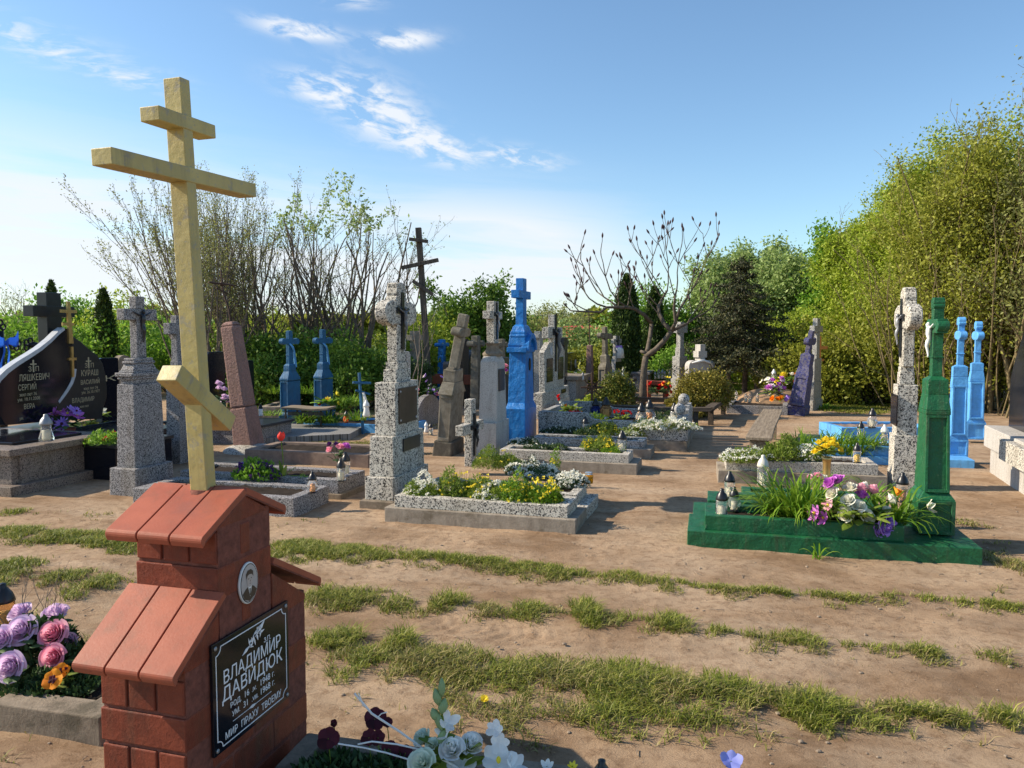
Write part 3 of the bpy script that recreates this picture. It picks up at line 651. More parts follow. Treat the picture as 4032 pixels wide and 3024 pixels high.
    bar(1.268, -.138, .142, R(-.5), w + .005, .046, 'short_bar'); bar(1.098, -.350, .365, R(-.3), w + .006, .050, 'long_bar'); bar(.345, -.165, .175, R(-38), w + .010, .060, 'slanted_bar', .0)
    # lump of mortar at the foot
    m = MB(); m.lathe([(.055, -.01), (.05, .02), (.04, .03)], 14); m.obj('mortar_collar', G['mortar'], c)
shrine()
# ================================================================== MONUMENTS
def cyr(an, r, c): return (c[0] + r * math.cos(an), c[1] + r * math.sin(an))
class Mon:
    """a monument whose footprint is read from the photo: near corner px, front (-A) face width pb, side face width pa"""
    def __init__(s, name, label, cat, cr, near, pb, pa, side=1, th=None, z0=0, group=None, tilt=(0, 0), Y=None):
        s.cr, s.sc, s.side = cr, SC[cr], side; s.th = TH if th is None else R(th)
        px = cr(*near); s.P = gp(px, z0) if Y is None else dp(px, Y); s.Y = s.P.y; s.px = px[0]
        if Y is not None: s.P.z = z0
        s.z0 = z0
        c, sn_ = math.cos(s.th), math.sin(s.th); t = (px[0] - 2016) / F
        s.kb = F * (c + t * sn_) / s.Y * s.sc; s.ka = F * abs(sn_ - t * c) / s.Y * s.sc
        s.B = Vector((c, -sn_, 0)); s.A = Vector((sn_, c, 0))
        wb, wa = s.w(pb, pa); s.C = s.P - s.B * side * wb / 2 + s.A * wa / 2
        s.t = thing(name, label, cat, s.C, -s.th, group, tilt)
    def w(s, pb, pa): return pb / s.kb, pa / s.ka
    def z(s, row):
        r = ray(s.px, s.cr(0, row)[1]); return H + r[2] * s.Y / r[1] - s.z0
    def blk(s, rt, rb, pb, pa, name='block', mat='gran', top=None, dx=0, dy=0, bev=.006, ox=0, oy=0, m=None):
        w, d = s.w(pb, pa); w1, d1 = s.w(*top) if top else (w, d)
        mb = MB(); mb.frus(dx, dy, s.z(rb), s.z(rt), w, d, w1, d1, ox, oy, m); return mb.obj(name, G[mat] if isinstance(mat, str) else mat, s.t, bev)
def profile_block(mon, segs, name, mat, bev=.005):
    """stack of frusta in ONE mesh part: segs = [(row_top,row_bottom,pb,pa,top)]"""
    mb = MB()
    for (rt, rb, pb, pa, top) in segs:
        w, d = mon.w(pb, pa); w1, d1 = mon.w(*top) if top else (w, d)
        mb.frus(0, 0, mon.z(rb), mon.z(rt), w, d, w1, d1)
    return mb.obj(name, G[mat], mon.t, bev)
def cross_mesh(mb, z0, z1, post, thick, za, half, ah, lobe=0, x=0, y=0, post_top=None):
    """latin cross in the y-z plane, thickness along x"""
    pt = post_top or post
    mb.frus(x, y, z0, za - ah / 2 + .001, thick, post, thick, (post + pt) / 2)
    mb.box(x - thick / 2, x + thick / 2, y - pt / 2, y + pt / 2, za + ah / 2 - .001, z1)
    mb.box(x - thick / 2 - .002, x + thick / 2 + .002, y - half, y + half, za - ah / 2, za + ah / 2)
    if lobe:
        def cylx(cy, cz, r, e):
            n = 18; mb.prism([(cy + r * math.cos(2 * math.pi * k / n), cz + r * math.sin(2 * math.pi * k / n)) for k in range(n)], x - thick / 2 - e, x + thick / 2 + e, 'x')
        cylx(y, z1 - lobe * .9, lobe, .005); cylx(y - half, za, lobe, .005); cylx(y + half, za, lobe, .0055)
        for sy in (-1, 1):
            cylx(y + sy * (half - lobe * .55), za - lobe * .62, lobe * .55, .0035); cylx(y + sy * (half - lobe * .55), za + lobe * .62, lobe * .55, .0036)
            cylx(y + sy * lobe * .62, z1 - lobe * 1.6, lobe * .55, .0037)
    return mb
def crucifix(parent, x, y, zc, h, mat='blackr', fig='pewter', sgn=1, flatx=.012, only=False):
    """thin dark cross with a small cast figure; cross height h, centre of arms at zc; face towards sgn*x"""
    if not only:
        mb = MB(); w = h * .055; X0, X1 = (x, x + sgn * flatx) if sgn > 0 else (x + sgn * flatx, x)
        mb.box(X0, X1, y - w, y + w, zc - h * .68, zc + h * .32); mb.box(X0 - .001, X1 + .001, y - h * .24, y + h * .24, zc - w, zc + w)
        mb.obj('crucifix', G[mat], parent, .001)
    f = MB(); xf = x + sgn * (flatx + h * .028); q = lambda dx, dy, dz: (xf + sgn * dx * h, y + dy * h, zc + dz * h)
    f.tube([q(0, 0, .005), q(.01, 0, -.05), q(.012, .003, -.12), q(0, 0, -.19), q(.015, .0, -.23), q(.03, .004, -.30), q(.012, .003, -.38), q(.004, 0, -.45), q(.014, 0, -.475)],
           [.022 * h, .040 * h, .038 * h, .028 * h, .035 * h, .027 * h, .021 * h, .014 * h, .012 * h], 8)
    f.tube([q(0, -.21, .03), q(.005, -.10, -.015), q(.005, 0, -.035), q(.005, .10, -.015), q(0, .21, .03)], [.010 * h, .015 * h, .02 * h, .015 * h, .010 * h], 7)
    f.ball(q(.015, .012, .03), .028 * h, 10, (1, .9, 1.25))
    f.obj('cast_figure', G[fig], parent, smooth=True)
def plaque(mon, x, y0, y1, z0, z1, mat='plaqb', studs=True, name='plaque', sgn=1):
    m = MB(); a, b = sorted((x, x + sgn * .010)); m.box(a, b, y0, y1, z0, z1); o = m.obj(name, G[mat], mon.t, .002)
    if studs:
        for yy in (y0 + .03, y1 - .03):
            for zz in (z0 + .035, z1 - .035):
                s = MB(); s.ball((x + sgn * .011, yy, zz), .011, 10, (.6, 1, 1)); s.obj('stud', G['greyw'], o, smooth=True)
    return o
# ---- large speckled monument with the dark plaques (left of the path)
m = Mon('granite_monument', 'tall speckled granite monument with lobed cross and two dark plaques, left of the path', 'gravestone', R3, (222, 1450), 200, 270)
P1 = m
m.blk(1400, 1478, 205, 275, 'footing', 'conc')
m.blk(1266, 1402, 172, 240, 'base_block', 'gran'); m.blk(1024, 1267, 150, 207, 'lower_block', 'gran', (143, 203)); m.blk(700, 1024, 130, 155, 'main_block', 'gran', (128, 152))
m.blk(622, 700, 84, 92, 'step_block', 'gran'); m.blk(575, 622, 78, 66, 'neck', 'gran')
mb = MB(); wb, wa = m.w(66, 60); cross_mesh(mb, m.z(576), m.z(78), wa, wb, m.z(268), m.w(0, 72)[1], m.w(0, 68)[1] * .9, lobe=m.w(0, 29)[1], post_top=wa * .85)
mb.obj('lobed_cross', G['gran'], m.t, .012)
crucifix(m.t, wb / 2 + .006, 0, m.z(252), .56, sgn=1)
wb, wa = m.w(129, 153); plaque(m, wb / 2 + .003, -wa * .40, wa * .38, m.z(958), m.z(735)); wb, wa = m.w(147, 205); plaque(m, wb / 2 + .004, -wa * .22, wa * .33, m.z(1132), m.z(1052), 'blackr', False, 'small_plaque')
# ---- pale granite obelisk with turned neck
m = Mon('granite_obelisk', 'pale grey granite obelisk with turned neck and small cross, left of the bright blue monument', 'gravestone', R3, (836, 1130), 122, 80, Y=10.3)
m.blk(930, 1150, 120, 82, 'base_block', 'gran_l'); m.blk(566, 934, 108, 64, 'tapered_body', 'gran_l', (98, 50)); m.blk(535, 567, 98, 50, 'chamfered_top', 'gran_l', (72, 40))
mb = MB(); k = m.w(1, 0)[0]; pr = [(56, 536), (60, 526), (60, 518), (50, 510), (42, 500), (38, 488), (37, 474), (40, 466), (44, 460), (44, 455)]
mb.lathe([(r * k, m.z(z)) for r, z in pr], 24); mb.obj('turned_neck', G['conc'], m.t, smooth=False)
mb = MB(); wb, wa = m.w(46, 28); cross_mesh(mb, m.z(456), m.z(200), wa, wb, m.z(285), m.w(0, 36)[1], m.w(46, 0)[0]); mb.obj('cross', G['gran'], m.t, .006)
crucifix(m.t, wb / 2 + .002, 0, m.z(280), .5, fig='silver'); wb, wa = m.w(103, 57); plaque(m, wb / 2 + .004, -wa * .32, wa * .30, m.z(745), m.z(612), studs=False)
# ---- bright blue pillar
m = Mon('blue_monument', 'tall bright blue pillar monument with arched pediment and slim cross', 'gravestone', R3, (1008, 1075), 120, 68, Y=11.0)
m.blk(845, 1085, 120, 72, 'plinth', 'blue'); m.blk(812, 846, 118, 70, 'chamfer', 'blue', (104, 56)); m.blk(510, 813, 104, 54, 'tapered_body', 'blue', (112, 44) if False else (98, 42))
profile_block(m, [(480, 511, 118, 56, None), (462, 480, 104, 50, (112, 52)), (415, 463, 104, 50, (92, 46)), (400, 416, 98, 48, (90, 46)), (385, 401, 90, 44, None), (352, 386, 84, 40, (66, 32)), (342, 353, 66, 32, (46, 24))], 'moulded_pediment', 'blue', .008)
mb = MB(); wa = m.w(0, 1)[1]; n = 16; r0, r1 = wa * 27, wa * 19; zc = m.z(500)
pts = [(r0 * math.cos(math.pi * k / n), zc + r0 * math.sin(math.pi * k / n)) for k in range(n + 1)] + [(r1 * math.cos(math.pi * k / n), zc + r1 * math.sin(math.pi * k / n)) for k in range(n, -1, -1)]
wb = m.w(118, 0)[0]; mb.prism(pts, wb / 2 - .08, wb / 2 + .035, 'x'); mb.obj('arch', G['blue'], m.t, .006)
mb = MB(); wb, wa = m.w(46, 20); cross_mesh(mb, m.z(344), m.z(60), wa, wb, m.z(160), m.w(0, 36)[1], m.w(46, 0)[0]); mb.obj('cross', G['blue'], m.t, .006)
mb = MB(); mb.prism([cyr(2 * math.pi * k / 20, 1, (0, 0)) for k in range(20)], 0, .012, 'x'); o = mb.obj('oval_medallion', G['iron'], m.t); o.scale = (1, .045, .09); o.location = (m.w(98, 0)[0] / 2 + .004, 0, m.z(585))
# ---- old grey leaning monument
m = Mon('leaning_monument', 'old grey monument whose cross leans right, on a dark crumbling base', 'gravestone', R3, (575, 1130), 120, 70, tilt=(R(2.5), R(5.0)), Y=10.3)
m.blk(1035, 1165, 122, 80, 'crumbling_base', 'concd', (112, 74), bev=.02)
m.blk(752, 1036, 80, 66, 'body', 'oldst', (76, 74), bev=.01)
mb = MB(); wb, wa = m.w(1, 1)
for (a, b_) in ((-34, -27), (27, 34)): mb.box(a * wb, b_ * wb, -wa * 33 - .018, -wa * 33 + .03, m.z(1020), m.z(770))
mb.box(-34 * wb, 34 * wb, -wa * 33 - .022, -wa * 33 + .03, m.z(1035), m.z(1012)); mb.box(-37 * wb, 37 * wb, -wa * 36 - .02, -wa * 33 + .03, m.z(775), m.z(752)); mb.obj('panel_frame', G['oldst'], m.t, .004)
m.blk(682, 753, 88, 84, 'sloping_shoulder', 'oldst', (76, 50), bev=.008); m.blk(608, 683, 74, 48, 'neck_block', 'oldst', bev=.012)
mb = MB(); cross_mesh(mb, 0, .78, .12, .13, .54, .17, .12, lobe=.052); o = mb.obj('leaning_cross', G['oldst'], m.t, .015); o.location = (0, 0, m.z(612) - .02); o.rotation_euler = (R(-3), R(6.5), 0)
mb = MB(); mb.frus(0, 0, m.z(612) - .02, m.z(596), wb * 58, wa * 50, wb * 44, wa * 38); mb.obj('broken_mortar', G['concd'], m.t, .01)
# ---- small speckled cross standing in front of it
m = Mon('small_granite_cross', 'small speckled granite cross with a dark metal crucifix, at the head of the flowered grave', 'gravestone', R3, (690, 1180), 46, 28, Y=8.9)
mb = MB(); wb, wa = m.w(44, 26); cross_mesh(mb, m.z(1190), m.z(790), wa, wb, m.z(960), m.w(0, 62)[1], m.w(58, 0)[0]); mb.obj('cross', G['gran'], m.t, .006); crucifix(m.t, wb / 2 + .003, 0, m.z(955), .5, fig='blackr', flatx=.02)
# ---- double monument
m = Mon('double_monument', 'wide speckled granite double monument with a central cross and two tall black plaques', 'gravestone', Z3, (1760, 1480), 100, 330, Y=12.4, z0=.30)
m.blk(1375, 1520, 105, 350, 'base_step', 'gran'); m.blk(1240, 1377, 96, 330, 'upper_step', 'gran')
k = m.w(1, 1); wx = 62 * k[0]; ay = k[1]
def wing(s):
    mb = MB(); p = [(22, 1245), (22, 690), (70, 690), (128, 800), (120, 1245)]; mb.prism([(s * q * ay, m.z(r)) for q, r in p], -wx / 2, wx / 2, 'x'); o = mb.obj('side_stone', G['gran'], m.t, .006)
    q = MB(); q.box(wx / 2 + .001, wx / 2 + .010, *sorted((s * 34 * ay, s * 104 * ay)), m.z(1140), m.z(872)); q.obj('plaque', G['black'], o)
    n = MB(); n.prism([cyr(2 * math.pi * k_ / 18, 1, (0, 0)) for k_ in range(18)], 0, .008, 'x'); e = n.obj('oval_frame', G['greyw'], o); e.scale = (1, 12 * ay, .075); e.location = (wx / 2 + .001, s * 50 * ay, m.z(790))
wing(-1); wing(1)
mb = MB(); cross_mesh(mb, m.z(1242), m.z(368), 40 * ay, wx * 1.15, m.z(580), 88 * ay, (m.z(510) - m.z(640)), post_top=36 * ay); mb.obj('cross', G['gran'], m.t, .006)
crucifix(m.t, wx * .58 + .003, 0, m.z(572), 1.0, flatx=.015)
mb = MB(); mb.box(m.w(96, 0)[0] / 2 + .001, m.w(96, 0)[0] / 2 + .010, 60 * ay, 120 * ay, m.z(1315), m.z(1265)); mb.obj('small_plaque', G['black'], m.t)
# ---- left: squat granite pillar with cross and relief
m = Mon('granite_pillar_cross', 'squat speckled granite pillar with ringed neck and a cross bearing a dark figure', 'gravestone', R1, (893, 1590), 185, 270)
m.blk(1408, 1610, 182, 270, 'base_stone', 'gran_d', (176, 262), bev=.012); m.blk(858, 1409, 122, 215, 'pedestal', 'gran_d', (112, 190)); m.blk(826, 859, 90, 165, 'cap', 'gran_d')
k = m.w(1, 1)
profile_block(m, [(808, 827, 108, 190, None), (780, 809, 120, 210, None), (768, 781, 100, 175, None), (722, 769, 92, 165, (72, 128)), (705, 723, 84, 148, None), (685, 706, 74, 130, None)], 'ringed_neck', 'gran_d', .012)
mb = MB(); cross_mesh(mb, m.z(686), m.z(268), 62 * k[1], 50 * k[0], m.z(392), 112 * k[1], m.z(355) - m.z(432), post_top=58 * k[1]); mb.obj('cross', G['gran_d'], m.t, .008)
crucifix(m.t, 26 * k[0], 0, m.z(385), .62, fig='blackr', flatx=0.0, only=True)
# ---- behind it another granite pedestal with a small cross peeping past the yellow post
m = Mon('granite_pedestal', 'plain speckled granite pedestal with small block cross, partly hidden behind the yellow post', 'gravestone', R1, (1180, 1440), 95, 90, Y=9.7)
m.blk(1210, 1450, 98, 92, 'base_block', 'gran_d'); m.blk(870, 1211, 90, 80, 'pedestal', 'gran_d', (84, 74)); m.blk(700, 871, 50, 40, 'neck_block', 'gran_d')
mb = MB(); k = m.w(1, 1); cross_mesh(mb, m.z(701), m.z(400), 34 * k[1], 40 * k[0], m.z(488), 62 * k[1], m.z(452) - m.z(526)); mb.obj('cross', G['gran_d'], m.t, .006)
# ---- leaning pink obelisk
m = Mon('pink_obelisk', 'rough pink granite obelisk leaning left on a boulder, thin iron cross on top', 'gravestone', Z2, (545, 1475), 212, 142, tilt=(0, 0))
k = m.w(1, 1)
mb = MB(); mb.frus(0, 0, m.z(980) - .004, m.z(980), .01, .01)
o1 = None
body = thing('x', 'x', 'x'); bpy.data.objects.remove(body)
tl = Matrix.Rotation(R(-7.5), 4, 'Y') @ Matrix.Rotation(R(1.5), 4, 'X')
h1 = m.z(985); h2 = m.z(75); z_ = m.z(1470)
mb = MB(); mb.frus(0, 0, z_ - .02, h1, 215 * k[0], 150 * k[1], 180 * k[0], 132 * k[1], m=tl); mb.obj('lower_stone', G['pinkst'], m.t, .02)
mb = MB(); mb.frus(0, 0, h1 + .002, h2, 176 * k[0], 128 * k[1], 150 * k[0], 100 * k[1], m=tl); mb.obj('shaft', G['pinkst'], m.t, .03)
mb = MB(); mb.frus(0, 0, h2 + .001, h2 + .055, 148 * k[0], 98 * k[1], 90 * k[0], 60 * k[1], m=tl); mb.obj('blunt_top', G['pinkst'], m.t, .02)
mb = MB(); w_, d_ = 215 * k[0], 150 * k[1]; mb.ball((.03, -.03, z_ - .02), .5, 24, (w_ * 2.5, d_ * 2.2, .26)); mb.obj('boulder_base', G['gran_far'], m.t, smooth=True)
ic = MB(); T0 = tl @ Vector((0, 0, h2 + .05)); ic.tube([T0, T0 + Vector((-.02, 0, .18)), T0 + Vector((-.11, 0, .42)), T0 + Vector((-.13, 0, .72))], [.012, .012, .014, .012], 6)
a = T0 + Vector((-.12, 0, .53)); ic.tube([a - Vector((.05, .22, -.01)), a + Vector((.05, .22, -.01))], .014, 6); ic.tube([a + Vector((0, 0, -.10)) - Vector((.03, .09, -.04)), a + Vector((.03, .09, -.14))], .010, 6)
ic.ball(a + Vector((0, 0, .0)), .035, 8); ic.obj('iron_cross', G['rust'], m.t)
# ---- two aged blue monuments behind the bench
def blue_pair(name, label, cr, near, Yd, mat, group, rows, side=1, Bw=100, Aw=150, dark='blued'):
    m = Mon(name, label, 'gravestone', cr, near, Bw, Aw, side=side, Y=Yd, group=group)
    return m
def stepped_monument(label, cr, near, Y, mat, L, group=None, side=1, z0=0, tilt=(0, 0), th=None, figure=False, cloth=False):
    """shared stepped monument: L gives px rows and widths: dict(base,(rt,rb,pb,pa)), body, shoulder, block, neck, shaft, arm, lobe, top"""
    m = Mon('stepped_monument', label, 'gravestone', cr, near, L['base'][2], L['base'][3], side=side, Y=Y, group=group, z0=z0, tilt=tilt, th=th)
    rt, rb, pb, pa = L['base']; m.blk(rt, rb, pb, pa, 'plinth', mat, bev=.008); m.blk(rt - L['ch'], rt, pb, pa, 'chamfer', mat, L['body'][2:4], bev=.004)
    r0, r1, pb, pa = L['body']; wb, wa = m.w(pb, pa); rb_ = rt - L['ch']; m.blk(r0, rb_, pb, pa, 'body', mat, L.get('body_top'), bev=.006)
    # raised frame that leaves a recessed panel, on both long faces
    tb, ta = m.w(*(L.get('body_top') or (pb, pa))); zb, zt = m.z(rb_), m.z(r0); fw = wb * .13
    for sy in (-1, 1):
        f = MB()
        for (x0, x1, q0, q1) in ((-wb / 2, -wb / 2 + fw, zb, zt), (wb / 2 - fw, wb / 2, zb, zt), (-wb / 2 + fw, wb / 2 - fw, zb, zb + fw), (-wb / 2 + fw, wb / 2 - fw, zt - fw, zt)):
            y0 = sy * wa / 2; y1 = sy * ta / 2; e = .022; kx = tb / wb
            def P(x, q): u = (q - zb) / (zt - zb); return (x * (1 + (kx - 1) * u), y0 + (y1 - y0) * u)
            vs = []
            for (x, q) in ((x0, q0), (x1, q0), (x1, q1), (x0, q1)): X_, Y_ = P(x, q); vs.append((X_, Y_ - sy * .01, q)); 
            for (x, q) in ((x0, q0), (x1, q0), (x1, q1), (x0, q1)): X_, Y_ = P(x, q); vs.append((X_, Y_ + sy * e, q))
            f.add(vs, [(0, 1, 2, 3), (4, 5, 6, 7), (0, 1, 5, 4), (1, 2, 6, 5), (2, 3, 7, 6), (3, 0, 4, 7)])
        f.obj('panel_frame', G[mat], m.t, .003)
    pz0, pz1 = m.z(L['base'][1]), m.z(L['base'][0]); wb, wa = m.w(L['base'][2], L['base'][3]); fw = wb * .12; hh = pz1 - pz0
    for sy in (-1, 1):
        f = MB()
        a, b_ = sorted((sy * (wa / 2 - .005), sy * (wa / 2 + .014)))
        f.box(-wb / 2 + .002, -wb / 2 + fw, a, b_, pz0 + .002, pz1 - .002); f.box(wb / 2 - fw, wb / 2 - .002, a, b_, pz0 + .002, pz1 - .002)
        f.box(-wb / 2 + fw, wb / 2 - fw, a, b_, pz1 - fw, pz1 - .002); f.box(-wb / 2 + fw, wb / 2 - fw, a, b_, pz0 + .002, pz0 + fw)
        f.obj('plinth_frame', G[mat], m.t, .003)
    r0, r1, pb, pa = L['shoulder']; rm = r1 - (r1 - r0) * .22
    profile_block(m, [(rm, r1, pb, pa, None), (r0, rm, pb, pa, L['block'][2:4])], 'sloping_shoulder', mat)
    r0, r1, pb, pa = L['block']; m.blk(r0, r1, pb, pa, 'upper_block', mat)
    rn0, rn1, pb, pa = L['neck']; m.blk(rn0, rn1, L['block'][2], L['block'][3], 'slope', mat, (pb, pa), bev=.003)
    r0, r1, pb, pa = L['shaft']; k = m.w(pb, pa); rt = L['top']; ra, half, ah, lobe = L['arm']
    mb = MB(); cross_mesh(mb, m.z(r1), m.z(rt), k[1], k[0], m.z(ra), m.w(0, half)[1], (m.z(0) - m.z(ah)), lobe=(m.z(0) - m.z(lobe)), post_top=k[1] * .9)
    rr = r1 - (r1 - ra) * .38; mb.box(-k[0] / 2 - .008, k[0] / 2 + .008, -k[1] / 2 - .008, k[1] / 2 + .008, m.z(rr + 3), m.z(rr - 3)); mb.obj('lobed_cross', G[mat], m.t, .006)
    if figure: crucifix(m.t, side * (k[0] / 2 + .004), 0, m.z(ra), figure, fig='pewter' if mat != 'green' else 'white', sgn=side, only=True, flatx=0)
    if cloth:
        c = MB(); xx = k[0] / 2 + .012; zz = m.z(ra + ah * .45)
        c.tube([(xx, -k[1] * .5, zz), (xx + .02, 0, zz - .06), (xx, k[1] * .6, zz - .14), (xx, k[1] * .9, zz - .42)], [.012, .022, .02, .026], 5); c.obj('ribbon', G['bluel' if mat == 'blued' else 'white'], m.t)
    return m
Lb = dict(base=(1060, 1190, 108, 150), ch=40, body=(700, 1020, 84, 128), body_top=(84, 126), shoulder=(590, 690, 96, 140), block=(530, 590, 64, 76), neck=(508, 530, 38, 50), shaft=(300, 508, 36, 44), arm=(262, 80, 60, 30), top=145)
stepped_monument('dark blue stepped monument, left one of the pair behind the wooden bench', Z2, (935, 1190), 13.6, 'blued', Lb, 'aged blue monuments', cloth=True)
Lb2 = {k_: (tuple(v) if isinstance(v, tuple) else v) for k_, v in Lb.items()}
sh = lambda q, d: (q[0] + d, q[1] + d, q[2], q[3])
Lb2 = dict(base=(985, 1095, 108, 150), ch=30, body=(680, 955, 84, 118), body_top=(84, 116), shoulder=(570, 668, 96, 130), block=(508, 570, 66, 72), neck=(486, 508, 38, 48), shaft=(295, 486, 36, 42), arm=(255, 80, 60, 30), top=132)
stepped_monument('dark blue stepped monument, right one of the pair behind the wooden bench', Z2, (1295, 1095), 14.8, 'blued', Lb2, 'aged blue monuments', cloth=True)
# ---- right side: speckled monument
m = Mon('granite_monument', 'tall speckled granite monument seen edge-on with a silver figure facing left, right of the path', 'gravestone', Z8, (143, 560), 128, 26, side=-1, Y=8.15)
m.blk(455, 575, 132, 28, 'base_block', 'gran'); m.blk(271, 457, 124, 26, 'lower_block', 'gran'); m.blk(20, 272, 102, 22, 'main_block', 'gran')
m2 = Mon.__new__(Mon); m2.__dict__.update(m.__dict__); m2.cr = Z6; m2.sc = SC[Z6]; m2.kb = m.kb / SC[Z8] * SC[Z6]; m2.ka = m.ka / SC[Z8] * SC[Z6]
k = m2.w(1, 1)
m2.blk(1258, 1402, 178, 30, 'step_block', 'gran'); m2.blk(1190, 1259, 164, 26, 'neck', 'gran')
mb = MB(); cross_mesh(mb, m2.z(1191), m2.z(250), .20, 136 * k[0], m2.z(600), .30, .24, lobe=.115, post_top=.17); mb.obj('lobed_cross', G['gran'], m.t, .012)
crucifix(m.t, -68 * k[0] - .006, 0, m2.z(600), .62, fig='silver', sgn=-1)
mb = MB(); wx = 102 / m.kb; mb.box(-wx / 2 - .012, -wx / 2 - .002, -.16, .16, m.z(225), m.z(70)); mb.obj('plaque', G['black'], m.t)
# ---- green monument
Lg = dict(base=(2150, 2430, 0, 0), ch=0)
class Conv: pass
def z8(r): return r
def z6to8(r): return (r / 3.016 + 1050 - 1500) * 1.269
def w6to8(p): return p / 3.016 * 1.269
Lg = dict(base=(592, 762, 184, 58), ch=36, body=(172, 556, 128, 46), body_top=(118, 32), shoulder=(z6to8(1530) - 2, 172, 126, 40), block=(z6to8(1356), z6to8(1530), w6to8(252), 30), neck=(z6to8(1310), z6to8(1356), w6to8(130), 14),
          shaft=(z6to8(800), z6to8(1312), w6to8(126), 13), arm=(z6to8(705), 24, w6to8(170), w6to8(62)), top=z6to8(362))
stepped_monument('tall dark green painted stepped monument with lobed cross, on the green kerbed grave', Z8, (272, 762), 5.80, 'green', Lg, side=-1, z0=.12, figure=.5, th=15)
# ---- light blue pair
Ll = dict(base=(292, 377, 102, 12), ch=22, body=(22, 270, 78, 10), body_top=(74, 7), shoulder=(z6to8(1310), z6to8(1440), w6to8(194), 11), block=(z6to8(1190), z6to8(1310), w6to8(178), 9), neck=(z6to8(1166), z6to8(1190), w6to8(86), 5),
          shaft=(z6to8(880), z6to8(1168), w6to8(78), 4.5), arm=(z6to8(815), 9, w6to8(105), w6to8(44)), top=z6to8(602))
stepped_monument('light blue stepped monument, nearer one of the pair right of the green one', Z8, (420, 377), 9.75, 'bluel', Ll, 'light blue monuments', side=-1, z0=.12, th=14)
Ll2 = dict(base=(207, 292, 100, 14), ch=18, body=(z6to8(1368), 190, 74, 12), body_top=(70, 8), shoulder=(z6to8(1240), z6to8(1365), w6to8(176), 10), block=(z6to8(1150), z6to8(1240), w6to8(146), 8), neck=(z6to8(1136), z6to8(1150), w6to8(78), 5),
           shaft=(z6to8(880), z6to8(1138), w6to8(70), 5), arm=(z6to8(820), 10, w6to8(100), w6to8(42)), top=z6to8(652))
stepped_monument('light blue stepped monument, farther one of the pair right of the green one', Z8, (510, 292), 11.6, 'bluel', Ll2, 'light blue monuments', side=-1, th=14)
# ================================================================== GRAVE KERBS, TOMBS, HEADSTONE
def grave(label, pl, pr, W, bh, rh, mat, rimmat=None, ins=(.05, .05), rw=.10, name='grave_bed', soil='soil', cat='grave', rim_y=None, rim_x=None, group=None, soildrop=.03, bev=.006, z0=0):
    """pl, pr: ground points of the near-left and near-right corner; W: depth along the rows"""
    d = (pr - pl); L = d.length; a = math.atan2(d.y, d.x)
    t = thing(name, label, cat, (pl.x, pl.y, z0), a, group)
    if bh: m = MB(); m.box(0, L, 0, W, -.06, bh); m.obj('base_slab', G[mat], t, bev)
    x0, x1 = rim_x or (ins[0], L - ins[0]); y0, y1 = rim_y or (ins[1], W - ins[1])
    m = MB(); m.ring(x0, x1, y0, y1, rw, bh - .002 if bh else -.06, bh + rh); m.obj('kerb_rim', G[rimmat or mat], t, bev)
    m = MB(); rs = np.random.RandomState(int(L * 1000))
    zz = bh + rh - soildrop
    def fs(u, v):
        x = x0 + rw * .5 + (x1 - x0 - rw) * u; y = y0 + rw * .5 + (y1 - y0 - rw) * v
        return (x, y, zz + rs.uniform(-.012, .012) * (0 < u < 1) * (0 < v < 1))
    m.grid(fs, 40, 14); m.obj('soil_bed', G[soil], t, smooth=True)
    t['_l'] = L; return t, L, zz
# front flowered grave left of the path
g1a, g1b = gp(R3(172, 1512)), gp(R3(1306, 1595))
grave('front speckled kerb grave planted with white and yellow flowers, left of the path', g1a, g1b, .50, .125, .10, 'concl', 'gran', ins=(.075, .045), rw=.10)
bd = (g1b - g1a).normalized(); ad = Vector((-bd.y, bd.x, 0))
grave('speckled kerb grave with dense white flowers, directly behind the front flowered one', g1a + ad * .505, g1b + ad * .505, .60, .12, .095, 'gran', 'gran', ins=(.10, .07), rw=.09)
g3b = gp(Z5(1402, 1027)); g3a = g3b - bd * 1.78
grave('speckled kerb grave with yellow flowers and a lantern, on a rough concrete slab', g3a, g3b, .52, .125, .105, 'concl', 'gran2', ins=(.10, .05), rw=.09)
g4b = gp(Z5(1553, 850)); g4a = g4b - bd * 1.72
grave('speckled kerb grave with white flowers, between the yellow flowered one and the high walled one', g4a, g4b, .52, .125, .10, 'concl', 'gran3', ins=(.10, .05), rw=.09)
